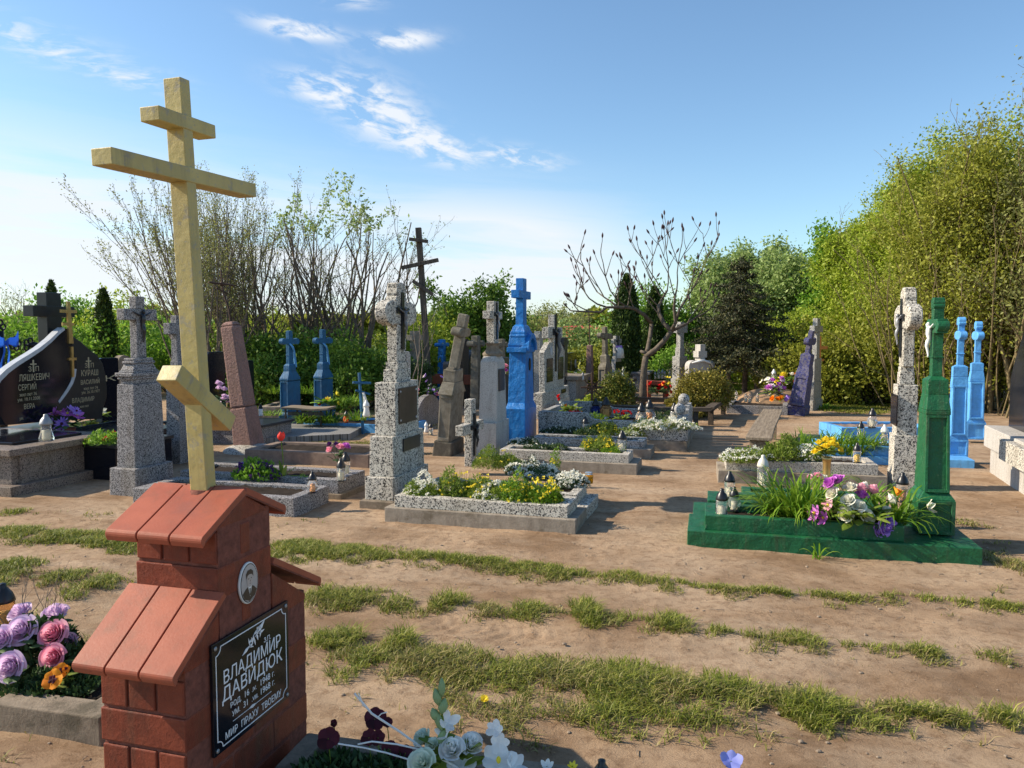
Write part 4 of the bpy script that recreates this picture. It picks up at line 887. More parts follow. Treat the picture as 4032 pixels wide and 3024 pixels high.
# high walled double grave with ball pillars
g5b = gp(Z5(1950, 768)); g5a = g5b - BD * 2.15
def walled():
    d = g5b - g5a; L = d.length; t = thing('walled_grave', 'high double grave with stepped speckled walls and two stone balls on its pillars', 'grave', g5a, math.atan2(d.y, d.x))
    m = MB(); m.box(0, L, 0, 1.95, -.06, .14); m.obj('plinth', G['concl'], t, .008)
    m = MB(); W_ = 1.95
    prof = [(.0, .14), (.0, .50), (.72, .50), (.76, .44), (.83, .41), (.98, .40), (1.38, .40), (1.42, .34), (1.50, .31), (L - .36, .31), (L - .36, .14)]
    for (y0, y1) in ((.02, .12), (W_ - .12, W_ - .02)): m.prism([(p, q) for p, q in prof], y0, y1, 'y')
    m.box(0.002, .10, .12, W_ - .12, .138, .498); m.obj('side_wall', G['gran3'], t, .006)
    m = MB(); m.box(L - .355, L, .0, .30, .142, .345); m.obj('corner_block', G['gran3'], t, .008)
    m = MB(); m.box(L - .30, L - .06, .02, .34, .347, .40); m.obj('cap_slab', G['gran3'], t, .006)
    for k, y in enumerate((.42, .68, .98, 1.26, 1.55)):
        h = (.46, .52, .56, .56, .48)[k]; m = MB(); m.box(L - .17, L - .02, y, y + .22, .142, h); m.obj('pillar', G['gran3'], t, .006)
    m = MB(); m.box(L - .12, L - .06, .30, 1.90, .141, .24); m.obj('end_wall', G['gran3'], t)
    for (x, y, z, r) in ((L - .14, .52, .462, .085), (L - .12, 1.10, .562, .085)):
        m = MB(); m.ball((x, y, z + r * .96), r, 24); m.obj('stone_ball', G['gran3'], t, smooth=True)
    m = MB(); m.grid(lambda u, v: (.08 + (L - .2) * u, .1 + 1.75 * v, .25 + random.uniform(-.015, .015)), 30, 24); m.obj('soil_bed', G['soil'], t)
    m = MB(); m.box(0, .55, .35, 1.6, .24, .30); m.obj('inner_step', G['gran3'], t, .006)
walled()
# right grave with white flowers
g7a, g7b = gp(R5(350, 617)), gp(R5(1382, 660))
grave('speckled kerb grave with white flowers and an upright yellow bouquet, right of the path', g7a, g7b, .62, .135, .115, 'concl', 'gran2', ins=(.085, .05), rw=.10)
# green nested kerbs
g8a, g8b = gp(R5(163, 1003)), gp(R5(1960, 1121)); gd = (g8b - g8a).normalized(); ga = Vector((-gd.y, gd.x, 0)); GL = (g8b - g8a).length
grave('dark green painted kerb grave nearest the camera, with daylilies and a bouquet', g8a, g8b, .60, .12, .115, 'green', 'green', rim_x=(.13, GL - .50), rim_y=(.06, .54), rw=.085, soildrop=.05)
grave('dark green painted kerb grave in the middle of the nested green kerbs', g8a + ga * .605 + gd * .03, g8a + ga * .605 + gd * (GL - .3), .52, .11, .12, 'green', 'green', rim_x=(.12, GL - .55), rim_y=(.05, .46), rw=.085, soildrop=.05)
grave('dark green painted kerb grave at the back of the nested green kerbs', g8a + ga * 1.13 + gd * .36, g8a + ga * 1.13 + gd * (GL - .4), .42, .10, .10, 'green', 'green', rim_x=(.10, GL - .95), rim_y=(.05, .38), rw=.08)
# light blue kerbs
a, b = gp(R5(905, 492)), gp(R5(1912, 533))
grave('light blue painted kerb grave behind the granite monument, nearer of the two blue kerbs', a, b, .75, .10, .12, 'bluel', 'bluel', rim_x=(.08, 1.25), rim_y=(.08, .67), rw=.08)
a, b = gp(R5(1100, 372)), gp(R5(1990, 368))
grave('light blue painted kerb grave with a glass lantern, farther of the two blue kerbs', a, b, .80, .0, .22, 'bluel', 'bluel', rim_x=(.0, 1.45), rim_y=(.0, .80), rw=.09, soil='concr')
# left dark kerb grave with lantern, behind the shrine
a = gp(R7(650, 612)); dd = BD.copy(); Lk = 1.75
grave('grey speckled kerb grave with dark soil and an amber lantern on its corner', a - dd * Lk, a, .78, .0, .17, 'gran_d', 'gran_d', rim_x=(0, Lk), rim_y=(0, .62), rw=.11)
a2 = gp(R7(985, 492)); 
grave('grey speckled kerb grave with violet pansies and a red tulip', a2 - dd * 1.9, a2, .66, .06, .14, 'conc', 'gran_d', rim_x=(.0, 1.86), rim_y=(.02, .60), rw=.10)
a3 = gp(Z2(1800, 1640)); grave('low reddish concrete kerb grave with bare dark soil, left of the tall speckled monument', a3 - dd * 1.75, a3, .85, .0, .16, 'concr', 'concr', rim_x=(0, 1.75), rim_y=(0, .85), rw=.12)
# paved platform, blue kerb
def slab(name, label, cat, pts, z0, z1, mat, group=None, bev=.005, parts=None):
    c = sum((Vector(p) for p in pts), Vector()) / len(pts); c.z = 0
    m = MB(); m.prism([(p[0] - c.x, p[1] - c.y) for p in pts], z0, z1, 'z'); t = m.obj(name, G[mat] if isinstance(mat, str) else mat, None, bev); t.location = c; tag(t, label, cat, group); return t, c
pm, nt, b_ = newmat('grey_pavers'); br = tex(nt, 'Brick', 6.0, **{'Mortar Size': .02, 'Scale': 6.0}); br.inputs['Color1'].default_value = (.24, .235, .23, 1); br.inputs['Color2'].default_value = (.19, .185, .18, 1); br.inputs['Mortar'].default_value = (.06, .055, .05, 1)
nt.links.new(br.outputs[0], b_.inputs['Base Color']); b_.inputs['Roughness'].default_value = .9
q = [gp(Z2(650, 1385), .0), gp(Z2(1600, 1335), .0), gp(Z2(1735, 1255), .0), gp(Z2(880, 1215), 0)]
o, _ = slab('paved_platform', 'low platform of grey concrete pavers in front of the wooden bench', 'platform', q, -.05, .10, pm)
grave('faded blue kerb grave full of daylilies behind the wooden bench', gp(Z2(1080, 1225)), gp(Z2(1900, 1262)), .9, 0, .14, 'blued', 'bluel', rim_x=(0, 1.9) , rim_y=(0, .9), rw=.08)
grave('grey kerb grave beyond the two dark blue monuments, with a pale slab', gp(Z2(560, 1100)), gp(Z2(860, 1100)), 1.6, .10, .12, 'concl', 'concl', rw=.12, soil='concl')
# rear left black tomb
def tomb(name, label, cat, near, Y, L, Wd, zs, th=None, z0=0, leftward=True):
    th = TH if th is None else R(th); c, s = math.cos(th), math.sin(th); B = Vector((c, -s, 0))
    P = dp(near, Y) if Y else gp(near, z0); P.z = z0
    t = thing(name, label, cat, P, -th)   # origin: near corner (+B,-A); extends to -x and +y
    for i, (nm, za, zb, ov, mt) in enumerate(zs):
        m = MB(); x0, x1 = (-L, 0) if leftward else (0, L); m.box(x0 - ov, x1 + ov, -ov, Wd + ov, za, zb); m.obj(nm, G[mt], t, .005)
    return t
tb = tomb('granite_tomb', 'low brown granite box tomb with polished black top at the left edge', 'tomb', R1(80, 1575), None, 1.6, 1.34,
     [('plinth', -.05, .10, .10, 'gran_b'), ('box', .10, .40, -.02, 'gran_b'), ('top_slab', .40, .47, .05, 'gran_b'), ('black_panel', .471, .50, -.22, 'black')])
for yy in (.10, .96):
    m = MB(); m.box(-.019, .005, yy, yy + .07, .101, .399); m.obj('pilaster', G['gran_b'], tb)
t2 = tomb('black_ledger_tomb', 'long low polished black tomb in front of the curved headstones', 'tomb', Z1(1275, 1420), 9.6, 2.2, 1.2, [('plinth', -.05, .30, 0, 'black'), ('top_slab', .30, .36, .04, 'blackr')], 12)
# double curved headstone (plane along the rows, face towards +x)
hs0 = Vector((-5.98, 9.15, 0)); hs = thing('curved_headstone', 'pair of curved polished black headstones with gold lettering and a pale swooping edge, far left', 'headstone', hs0, -R(9.4))
def hs_p(px, py):   # point of the photo -> (y,z) in the plane of the stone
    th = R(9.4); A = Vector((math.sin(th), math.cos(th), 0)); B = Vector((math.cos(th), -math.sin(th), 0)); r = Vector(ray(*Z1(px, py)))
    t = hs0.dot(B) / r.dot(B); p = r * t; return ((p - hs0).dot(A), H + p.z)
lst = [(60, 1450), (-30, 1300), (-80, 1150), (-60, 1020), (0, 940), (90, 850), (200, 770), (330, 690), (450, 610), (560, 520), (640, 440), (705, 395), (760, 400), (800, 620), (835, 760), (840, 850), (800, 960), (745, 1050), (680, 1150), (630, 1230), (630, 1400)]
m = MB(); m.prism([hs_p(*p) for p in lst], -.09, 0, 'x'); m.obj('left_stone', G['black'], hs, .004)
rst = [(630, 1400), (640, 1220), (700, 1150), (770, 1060), (830, 960), (850, 850), (830, 740), (800, 620), (770, 450), (800, 470), (900, 540), (1000, 630), (1080, 690), (1140, 780), (1170, 900), (1185, 1050), (1180, 1150), (1150, 1250), (1130, 1380)]
m = MB(); m.prism([hs_p(*p) for p in rst], -.12, -.03, 'x'); m.obj('right_stone', G['blackr'], hs, .004)
def edge(pts, w0, w1, x0, x1, name, mat):
    P = [Vector(hs_p(*p)) for p in pts]; n = len(P); L_, R_ = [], []
    for i, p in enumerate(P):
        d = (P[min(i + 1, n - 1)] - P[max(i - 1, 0)]).normalized(); nn = Vector((-d.y, d.x)); w = w0 + (w1 - w0) * i / (n - 1); L_.append(p + nn * w); R_.append(p - nn * w)
    mm = MB()
    for i in range(n - 1): mm.prism([tuple(L_[i]), tuple(L_[i + 1]), tuple(R_[i + 1]), tuple(R_[i])], x0, x1, 'x')
    mm.obj(name, G[mat], hs)
edge([(-75, 1150), (-60, 1030), (-5, 945), (85, 857), (195, 777), (325, 697), (447, 617), (556, 527), (636, 447), (700, 398)], .035, .018, -.092, .004, 'pale_edge', 'greyw')
edge([(812, 835), (806, 905), (780, 985), (735, 1065), (690, 1130), (640, 1200)], .030, .018, -.10, .006, 'pale_edge', 'greyw')
m = MB(); m.box(-.30, .12, -.1, 2.3, .30, .42); m.obj('stepped_base', G['black'], hs, .006)
tc_ = hs_p(690, 200); bt = hs_p(690, 700)
m = MB(); m.box(-.30, -.16, tc_[0] - .10, tc_[0] + .16, .42, hs_p(690, 5)[1]); z = hs_p(690, 210)[1]; m.box(-.302, -.158, tc_[0] - .33, tc_[0] + .40, z - .07, z + .07); m.obj('tall_black_cross', G['blackr'], hs, .004)
m = MB(); y, z = hs_p(735, 210); y1, z1 = hs_p(760, 560); m.prism([(y - .025, z + .13), (y + .022, z + .13), (y1 + .04, z1), (y1 - .04, z1)], .001, .025, 'x'); m.box(.0, .026, y - .14, y + .14, z - .02, z + .02); yy, zz = hs_p(730, 350); m.box(.0, .026, yy - .10, yy + .10, zz - .02, zz + .02); m.obj('gold_cross', G['gold'], hs)
m = MB(); y, z = hs_p(780, 760); m.box(.0, .02, y - .02, y + .02, z - .20, z + .20); m.box(.0, .021, y - .07, y + .07, z + .02, z + .055); m.obj('gold_cross', G['gold'], hs)
def htext(s, px, py, sz, x=.001, w=None):
    y, z = hs_p(px, py); y0 = y; return text(s, sz * .66, hs, onB(x, y, z), G['letter'], maxw=w, ext=.0008, bold=.0006)
def wpx(a, b, py): return hs_p(b, py)[0] - hs_p(a, py)[0]
for s, cx, cy, sz, a, b in (('З  П', 368, 862, .13, 312, 425), ('ЛЯШКЕВИЧ', 378, 960, .17, 215, 545), ('СЕРГИЙ', 300, 1065, .15, 205, 400), ('жил лет 76', 308, 1130, .09, 215, 402), ('ум. 10.11.2008', 315, 1180, .09, 192, 438), ('ВЕРА', 320, 1268, .13, 262, 380), ('ум.', 235, 1390, .08, 212, 258)):
    htext(s, cx, cy, sz, .001, wpx(a, b, cy))
for s, cx, cy, sz, a, b in (('З  П', 995, 822, .13, 945, 1040), ('КУРАШ', 1000, 910, .17, 908, 1090), ('ВАСИЛИЙ', 1005, 1000, .13, 905, 1108), ('жил лет 74', 1010, 1060, .085, 935, 1090), ('ум. 26.10.1977', 1010, 1100, .085, 915, 1112), ('ВЛАДИМИР', 930, 1195, .13, 808, 1048), ('жил лет', 940, 1255, .07, 890, 990)):
    htext(s, cx, cy, sz, -.029, wpx(a, b, cy))
for (px, py, x) in ((362, 818, 0), (985, 782, -.03)):
    y, z = hs_p(px, py); m = MB(); m.box(x + .001, x + .004, y - .012, y + .012, z - .06, z + .09); m.box(x, x + .0045, y - .05, y + .05, z + .03, z + .045); m.obj('engraved_cross', G['letter'], hs)
# far right dark headstone and its granite plinth
P = gp(Z8(630, 455)); th10 = R(19.0)
fr = thing('polished_headstone', 'polished dark headstone on a stepped pale granite plinth at the right edge', 'headstone', P, -th10)
m = MB(); m.box(0, 1.2, -2.2, 0, -.05, .30); m.obj('lower_plinth', G['gran_l'], fr, .006)
m = MB(); m.box(-.05, 1.2, -2.2, .10, .301, .55); m.obj('upper_plinth', G['gran_l'], fr, .006)
m = MB(); m.box(-.14, 1.2, -2.2, -.95, .302, .52); m.obj('side_step', G['gran'], fr, .006)
m = MB(); m.prism([(0.02, .552), (0.02, 1.12), (-.08, 1.28), (-.42, 1.66), (-.60, 1.72), (-1.3, 1.80), (-1.3, .552)], .18, .32, 'x'); m.obj('dark_stone', G['black'], fr, .004)
# ================================================================== BENCHES
def bench(label, P, Q, w, z, legs, mat='woodg', legmat='woodg', thick=.035, legw=.05, name='wooden_bench', warp=.01, group=None, cat='bench', brace=False):
    d = Q - P; L = d.length; t = thing(name, label, cat, (P.x, P.y, 0), math.atan2(d.y, d.x), group)
    m = MB(); n = 12
    f = lambda u, v: (L * u, w * v - w / 2, z + warp * math.sin(u * 5 + 1) + .004 * random.uniform(-1, 1))
    vs = [];
    for i in range(n + 1):
        u = i / n; zz = z + warp * math.sin(u * 6 + 1); yy = warp * 1.2 * math.sin(u * 4)
        vs += [(L * u, -w / 2 + yy, zz), (L * u, w / 2 + yy, zz), (L * u, w / 2 + yy, zz - thick), (L * u, -w / 2 + yy, zz - thick)]
    fs = []
    for i in range(n):
        for k in range(4): j = (k + 1) % 4; fs.append((i * 4 + k, i * 4 + j, i * 4 + 4 + j, i * 4 + 4 + k))
    fs += [(0, 1, 2, 3), (n * 4 + 3, n * 4 + 2, n * 4 + 1, n * 4)]
    m.add(vs, fs); m.obj('seat', G[mat], t, .004)
    for (x, y, lw, ld) in legs:
        k = MB(); k.box(x - lw / 2, x + lw / 2, y - ld / 2, y + ld / 2, -.05, z - thick + .004); k.obj('leg', G[legmat], t, .003)
    if brace: k = MB(); k.box(.1, L - .1, -w / 2 + .03, -w / 2 + .06, z - thick - .09, z - thick - .03); k.obj('rail', G[legmat], t)
    return t
bench('weathered plank bench standing lengthwise beside the sandy path', gp(Z7(455, 279), .40) , gp(Z7(540, 99), .40), .30, .40, [(.12, 0, .06, .22), (3.0, 0, .06, .20)])
a, b = gp(Z2(900, 978), .48), gp(Z2(1420, 985), .48)
a, b = dp(Z2(905, 972), 13.0), dp(Z2(1405, 978), 12.9); zb = (a.z + b.z) / 2
bench('dark legged bench with a pale weathered board, in front of the two dark blue monuments', a, b, .42, zb, [(.05, -.15, .025, .025), (.12, .17, .025, .025), (.66, -.15, .025, .025), (.72, .17, .025, .025)], 'woodg', 'woodv', brace=True)
a = dp(R4(392, 922), 14.0); b = dp(R4(1205, 935), 13.6); c = dp(R4(1312, 852), 15.9)
bench('long low plank rail bench behind the high walled grave', a, b, .16, .34, [(.25, 0, .09, .09), (1.55, 0, .09, .09)], 'woodh', 'woodh', thick=.07, cat='bench')
bench('short low plank rail bench turning the corner beside the path, in front of the shrub', b + Vector((0, .09, 0)), c, .16, .335, [(.2, 0, .09, .09), (2.2, 0, .09, .09)], 'woodh', 'woodh', thick=.07)
a = dp(R4(560, 838), 16.3); b = dp(R4(915, 842), 16.2)
bench('dark plank rail behind the bare tree trunk', a, b, .14, .30, [(.1, 0, .08, .08), (.82, 0, .08, .08)], 'woodh', 'woodh', thick=.08)
a = dp(Z4(720, 1070), 17.6); b = dp(Z4(962, 1075), 17.6); bench('small dark plank bench near the pillar thuja', a, b, .25, a.z, [(.06, 0, .06, .2), (.38, 0, .06, .2)], 'woodh', 'woodh', thick=.06)
a = dp(Z3(560, 1035), 17.5); b = dp(Z3(1340, 1035), 17.5)
bench('long maroon painted rail bench behind the leaning grey monument', a, b, .12, a.z, [(.2, 0, .06, .06), (.8, 0, .06, .06), (1.4, 0, .06, .06)], paint('x', (.09, .02, .018)) and 'oxide', 'rust', thick=.22)
a = dp(R4(697, 702), 18.6); b = dp(R4(862, 702), 18.6)
bench('red oxide painted bench with a flower wreath leaning against it', a, b, .3, a.z, [(.05, 0, .08, .2), (.45, 0, .08, .2)], 'oxide', 'oxide', thick=.10, cat='bench')
a = dp(R4(1235, 680), 18.8); b = dp(R4(1305, 680), 18.8)
bench('red oxide painted stool partly hidden behind the golden shrub', a, b, .25, a.z, [(.04, 0, .05, .2), (.17, 0, .05, .2)], 'oxide', 'oxide', thick=.07, cat='stool', name='painted_stool')
# ================================================================== BACKGROUND MONUMENTS
m = Mon('granite_pillar', 'grey speckled granite pillar monument with block cross, beside the golden shrub', 'gravestone', Z4, (1502, 1300), 112, 110, Y=19.2, th=45)
m.blk(1080, 1320, 112, 112, 'base_block', 'gran_far'); m.blk(800, 1081, 92, 100, 'pillar', 'gran_far'); m.blk(695, 801, 60, 62, 'step_block', 'gran_far')
mb = MB(); k = m.w(1, 1); cross_mesh(mb, m.z(696), m.z(370), 46 * k[1], 52 * k[0], m.z(455), 66 * k[1], m.z(400) - m.z(505)); mb.obj('cross', G['gran_far'], m.t, .006)
m = Mon('winged_headstone', 'pale headstone of two rounded wings around a narrow cross draped with white cloth', 'headstone', Z4, (1600, 1140), 20, 330, Y=18.6, th=72)
k = m.w(1, 1)
for s in (-1, 1):
    n = 16; pts = [(s * 10 * k[1], m.z(1140)), (s * 10 * k[1], m.z(930))]
    for q in range(n + 1): an = math.pi * q / n; pts.append((s * (12 + 76 * (1 - math.cos(an))) * k[1], m.z(935) + (m.z(850) - m.z(935)) * math.sin(an) ** .8))
    pts.append((s * 155 * k[1], m.z(1140))); mb = MB(); mb.prism(pts, -.10, .10, 'x'); mb.obj('wing', G['gran_l'], m.t, .01)
mb = MB(); cross_mesh(mb, m.z(1140), m.z(652), 62 * k[1], .24, m.z(775), 54 * k[1], m.z(735) - m.z(815)); mb.obj('cross', G['gran_l'], m.t, .006)
mb = MB(); mb.tube([(.13, -.30, m.z(880)), (.15, 0, m.z(850)), (.15, .22, m.z(885)), (.14, .30, m.z(960))], [.015, .035, .03, .015], 7); mb.obj('draped_cloth', G['white'], m.t, smooth=True)
Lo = dict(base=(1230, 1300, 104, 90), ch=12, body=(960, 1218, 88, 80), body_top=(88, 78), shoulder=(880, 962, 96, 84), block=(800, 881, 80, 46), neck=(780, 800, 56, 34), shaft=(560, 781, 44, 34), arm=(545, 66, 66, 30), top=432)
stepped_monument('weathered grey stepped monument with its rounded cross tilting left, behind the round shrub', Z4, (590, 1300), 18.6, 'oldst', Lo, tilt=(R(-2), R(-2)), th=30)
m = Mon('pink_stele', 'narrow pink stone stele topped by a rusty iron cross, left of the tilting grey monument', 'gravestone', Z4, (415, 1060), 85, 24, Y=21)
m.blk(660, 1100, 84, 26, 'shaft', 'pinkst', (62, 18), bev=.02)
mb = MB(); z = m.z(660); mb.tube([(0, 0, z), (-.02, 0, z + .62), (-.04, 0, z + 1.0)], .016, 5); mb.tube([(-.03, -.2, z + .60), (-.03, .2, z + .64)], .014, 5); mb.tube([(-.18, 0, z + .80), (.1, 0, z + .84)], .012, 5); mb.obj('iron_cross', G['rust'], m.t)
m = Mon('white_cross_monument', 'pale speckled cross monument with a white and purple ribbon, in front of the pillar thuja', 'gravestone', Z4, (705, 1060), 62, 80, Y=20.5, th=35)
m.blk(1010, 1120, 66, 96, 'base_block', 'gran_far'); m.blk(835, 1011, 56, 70, 'pedestal', 'gran_far'); m.blk(800, 836, 40, 60, 'neck', 'gran_far'); k = m.w(1, 1)
mb = MB(); cross_mesh(mb, m.z(801), m.z(545), 52 * k[1], 34 * k[0], m.z(612), 50 * k[1], m.z(590) - m.z(645)); mb.obj('cross', G['gran_far'], m.t, .006)
mb = MB(); x = 17 * k[0] + .03; mb.tube([(x, -.10, m.z(690)), (x + .03, 0, m.z(720)), (x + .02, .02, m.z(820))], [.05, .10, .13], 7); mb.obj('white_ribbon', G['white'], m.t, smooth=True)
mb = MB(); mb.tube([(x, -.14, m.z(680)), (x + .05, .02, m.z(688)), (x, .14, m.z(675))], [.03, .05, .03], 6); mb.obj('purple_ribbon', G['ppurple'], m.t)
crucifix(m.t, 17 * k[0] + .003, 0, m.z(608), .45, flatx=.015, only=False)
mb = MB(); x = 28 * k[0] + .004; mb.box(x, x + .012, -.18, .20, m.z(970), m.z(870)); mb.obj('plaque', G['black'], m.t)
def flatstone(label, cr, x0, x1, yt, yb, Y, mat='black', cut=.15, lines=('', ), name='headstone', thick=.12, th=None, arch=0, group=None):
    """headstone facing +B, standing along the rows between px columns x0..x1"""
    tth = TH if th is None else R(th); A = Vector((math.sin(tth), math.cos(tth), 0)); P = dp(cr(x0, yb), Y); P.z = 0
    B = Vector((math.cos(tth), -math.sin(tth), 0)); r = Vector(ray(*cr(x1, yb))); t_ = P.dot(B) / r.dot(B); Q = r * t_; W_ = (Vector((Q.x, Q.y, 0)) - P).dot(A); W_ = max(.25, min(W_, 2.4))
    z1 = dp(cr(x0, yt), Y).z; t = thing(name, label, 'headstone', P, -tth, group)
    pts = [(0, -.05), (0, z1 - cut * W_)]
    n = 6
    if arch:
        for q in range(1, 12): an = math.pi * (1 - q / 12); pts.append((W_ / 2 + W_ / 2 * math.cos(an), z1 - cut * W_ + cut * W_ * math.sin(an)))
    else: pts += [(W_ * .12, z1), (W_ * .88, z1)]
    pts += [(W_, z1 - cut * W_), (W_, -.05)]
    m = MB(); m.prism(pts, -thick, 0, 'x'); o = m.obj('stone', G[mat], t, .006)
    for i, s in enumerate(lines):
        if s: text(s, .12, t, onB(.002, W_ / 2, z1 - .35 - i * .22), G['letter'], maxw=W_ * .6, ext=.0005)
    return t, W_, z1
t, W_, z1 = flatstone('dark green polished headstone with gold cross and a small oval portrait, beyond the double monument', Z4, 72, 226, 762, 1075, 20, 'black', .10)
m = MB(); m.box(.001, .006, W_ * .5 - .015, W_ * .5 + .015, z1 - .48, z1 - .16); m.box(.001, .0065, W_ * .5 - .07, W_ * .5 + .07, z1 - .29, z1 - .26); m.obj('gold_cross', G['letter'], t)
for i, w_ in enumerate((.4, .62, .3)): m = MB(); m.box(.001, .004, W_ * (.5 - w_ / 2), W_ * (.5 + w_ / 2), z1 - .68 - i * .14, z1 - .62 - i * .14); m.obj('faded_lettering', G['letter'], t)
m = MB(); m.prism([cyr(2 * math.pi * k_ / 14, 1, (0, 0)) for k_ in range(14)], 0, .01, 'x'); o = m.obj('oval_portrait', G['greyw'], t); o.scale = (1, .08, .12); o.location = (.001, W_ * .87, z1 - .32)
tomb('box_tomb', 'pale granite box tomb with a dark vertical slot, behind the double monument', 'tomb', Z4(210, 1300), 18.0, .9, 1.55, [('plinth', -.05, .08, .05, 'conc'), ('box', .08, .56, 0, 'gran_far'), ('top_slab', .56, .64, .08, 'concl')])
tomb('grey_tomb', 'low grey tomb with white lanterns on it, behind the bare tree', 'tomb', Z4(1110, 1120), 21.5, 1.2, 2.4, [('box', -.05, .50, 0, 'gran_d'), ('top_slab', .50, .57, .05, 'gran_d')])
# blue-grey leaning monument and the slim speckled cross behind it
Lv = dict(base=(905, 985, 150, 38), ch=8, body=(665, 897, 122, 42), body_top=(104, 36), shoulder=(585, 668, 108, 38), block=(495, 586, 84, 30), neck=(478, 495, 40, 20), shaft=(420, 480, 34, 18), arm=(385, 26, 50, 26), top=300)
m = stepped_monument('grey stepped monument with flaking violet paint, leaning right near the flower mound', R4, (1945, 975), 15.4, 'violet', Lv, tilt=(0, R(8)), th=33)
m = Mon('slim_granite_cross', 'slim speckled granite cross monument standing upright behind the leaning violet one', 'gravestone', R4, (2012, 940), 50, 75, Y=16.4, th=36)
m.blk(860, 950, 56, 80, 'base_block', 'gran_far'); m.blk(715, 861, 46, 62, 'lower_block', 'gran_far'); m.blk(530, 716, 42, 56, 'upper_block', 'gran_far'); k = m.w(1, 1)
mb = MB(); cross_mesh(mb, m.z(531), m.z(205), 24 * k[1], 38 * k[0], m.z(292), 34 * k[1], m.z(265) - m.z(318)); mb.obj('cross', G['gran_far'], m.t, .006)
def pcross(label, top, bot, Y, w, arms, mat, name='cross', rz=None, cat='cross', tilt=0, slant=0):
    """upright timber cross between two px points; arms: (px_row_frac, half_px, slant_deg)"""
    P = dp(bot, Y); T = dp(top, Y); P.z = 0; Hh = T.z; t = thing(name, label, cat, P, -TH if rz is None else rz, tilt=(0, 0))
    lean = (T.x - P.x); m = MB(); m.tube([(0, 0, -.1), (lean * .96, lean * .28, Hh)], w * .62, 4); m.obj('post', G[mat], t)
    return t, P, T, Hh, lean
# tall old timber cross
T_, B_ = (1647, 897), (1692, 1600); Y = 16.8; P = dp(B_, Y); P.z = 0; T = dp(T_, Y)
t = thing('timber_cross', 'very tall dark weathered timber cross with three bars, rising above the shrubs', 'cross', P, -R(4))
def beam(m, a, b, w, d):
    a, b = Vector(a), Vector(b); dr = (b - a).normalized(); s = dr.cross(Vector((0, 1, 0))).normalized() * w / 2; f = Vector((0, d / 2, 0)); vs = []
    for p in (a, b): vs += [p - s - f, p + s - f, p + s + f, p - s + f]
    m.add(vs, [(0, 1, 2, 3), (7, 6, 5, 4), (0, 4, 5, 1), (1, 5, 6, 2), (2, 6, 7, 3), (3, 7, 4, 0)])
rel = lambda x, y: dp((300 + x / 1.3825, 600 + y / 1.3825), Y) - P
m = MB(); beam(m, (rel(1930, 1230).x, 0, -.1), rel(1862, 410), .12, .11); m.obj('post', G['woodv'], t, .006)
for nm, a, b, w in (('top_bar', (1817, 474), (1919, 488), .07), ('long_bar', (1775, 630), (1976, 588), .08), ('slanted_bar', (1836, 700), (1946, 776), .075)):
    m = MB(); a = rel(*a); b = rel(*b); a.y -= .10; b.y -= .10; beam(m, a, b, w, .08); m.obj(nm, G['woodv'], t, .005)
def smallcross(label, cr, x, yt, yb, Y, half, arm_y, w, mat='gran_far', th=None, name='stone_cross', base=None, lobe=0, group=None, thick=.14):
    P = dp(cr(x, yb), Y); zb = max(0, P.z); P.z = 0; t = thing(name, label, 'cross', P, -(TH if th is None else R(th)), group)
    s = Y / F / SC[cr]; tt = (cr(x, 0)[0] - 2016) / F; ka = abs(math.sin(TH) - tt * math.cos(TH)) if th is None else abs(math.sin(R(th)) - tt * math.cos(R(th)))
    zt = dp(cr(x, yt), Y).z; za = dp(cr(x, arm_y), Y).z
    m = MB(); cross_mesh(m, -.05, zt, w * s / max(ka, .3), thick, za, half * s / max(ka, .3), w * s * 1.05, lobe=lobe); m.obj('cross', G[mat], t, .006)
    if base:
        m = MB(); bw, bt = base; m.frus(0, 0, -.05, dp(cr(x, bt), Y).z, bw * s, bw * s * 1.3, bw * s * .8, bw * s * 1.1); m.obj('pedestal', G[mat], t, .01)
    return t
smallcross('plain pale grey stone cross beyond the tall speckled monument, left of the timber cross', Z3, 375, 562, 900, 17.5, 62, 635, 56, 'concl')
smallcross('small bright blue cross on a pointed blue pedestal, beyond the maroon rail', Z3, 665, 655, 1000, 18.6, 44, 712, 26, 'blue', base=(80, 830), lobe=.04)
smallcross('small speckled stone cross just right of the small blue cross', Z3, 712, 660, 990, 20, 46, 720, 30, base=(60, 860))
smallcross('small speckled stone cross with rounded arms left of the small blue cross', Z3, 605, 700, 990, 21, 30, 745, 22, base=(50, 880), lobe=.05)
smallcross('weathered dark cross on a tall pedestal behind the leaning grey monument', Z3, 1035, 615, 1000, 17.0, 56, 700, 36, 'oldst', base=(100, 830), lobe=.06)
smallcross('weathered grey cross between the obelisk and the bright blue monument', Z3, 1305, 650, 1000, 16.5, 40, 712, 34, 'oldst', base=(80, 830), lobe=.05)
smallcross('dark stone cross behind the double monument', Z3, 1985, 630, 900, 18.0, 40, 690, 46, 'blackr', base=(60, 780))
for i_, (x_, yt_, ya_, hf_, Y_, mt_, lb_) in enumerate(((835, 760, 800, 22, 24, 'gran_far', 'tiny far grey cross right of the blue cross'), (565, 770, 805, 20, 25, 'oldst', 'tiny far stone cross left of the small crosses'), (1090, 640, 690, 30, 21, 'gran_far', 'far pale cross touching the obelisk neck'), (860, 690, 740, 28, 22, 'concl', 'far pale cross left of the leaning cross'), (1655, 640, 690, 26, 20, 'oldst', 'far weathered cross between the blue monument and the double one'), (2060, 720, 765, 24, 26, 'gran_far', 'far small cross above the dark green headstone'))):
    smallcross(lb_, Z3, x_, yt_, 1000, Y_, hf_, ya_, 22, mt_, base=(50, yt_ + 130))
smallcross('small pale stone cross left behind the double monument', Z3, 1715, 565, 900, 17.0, 34, 620, 40, 'gran_far', base=(60, 780))
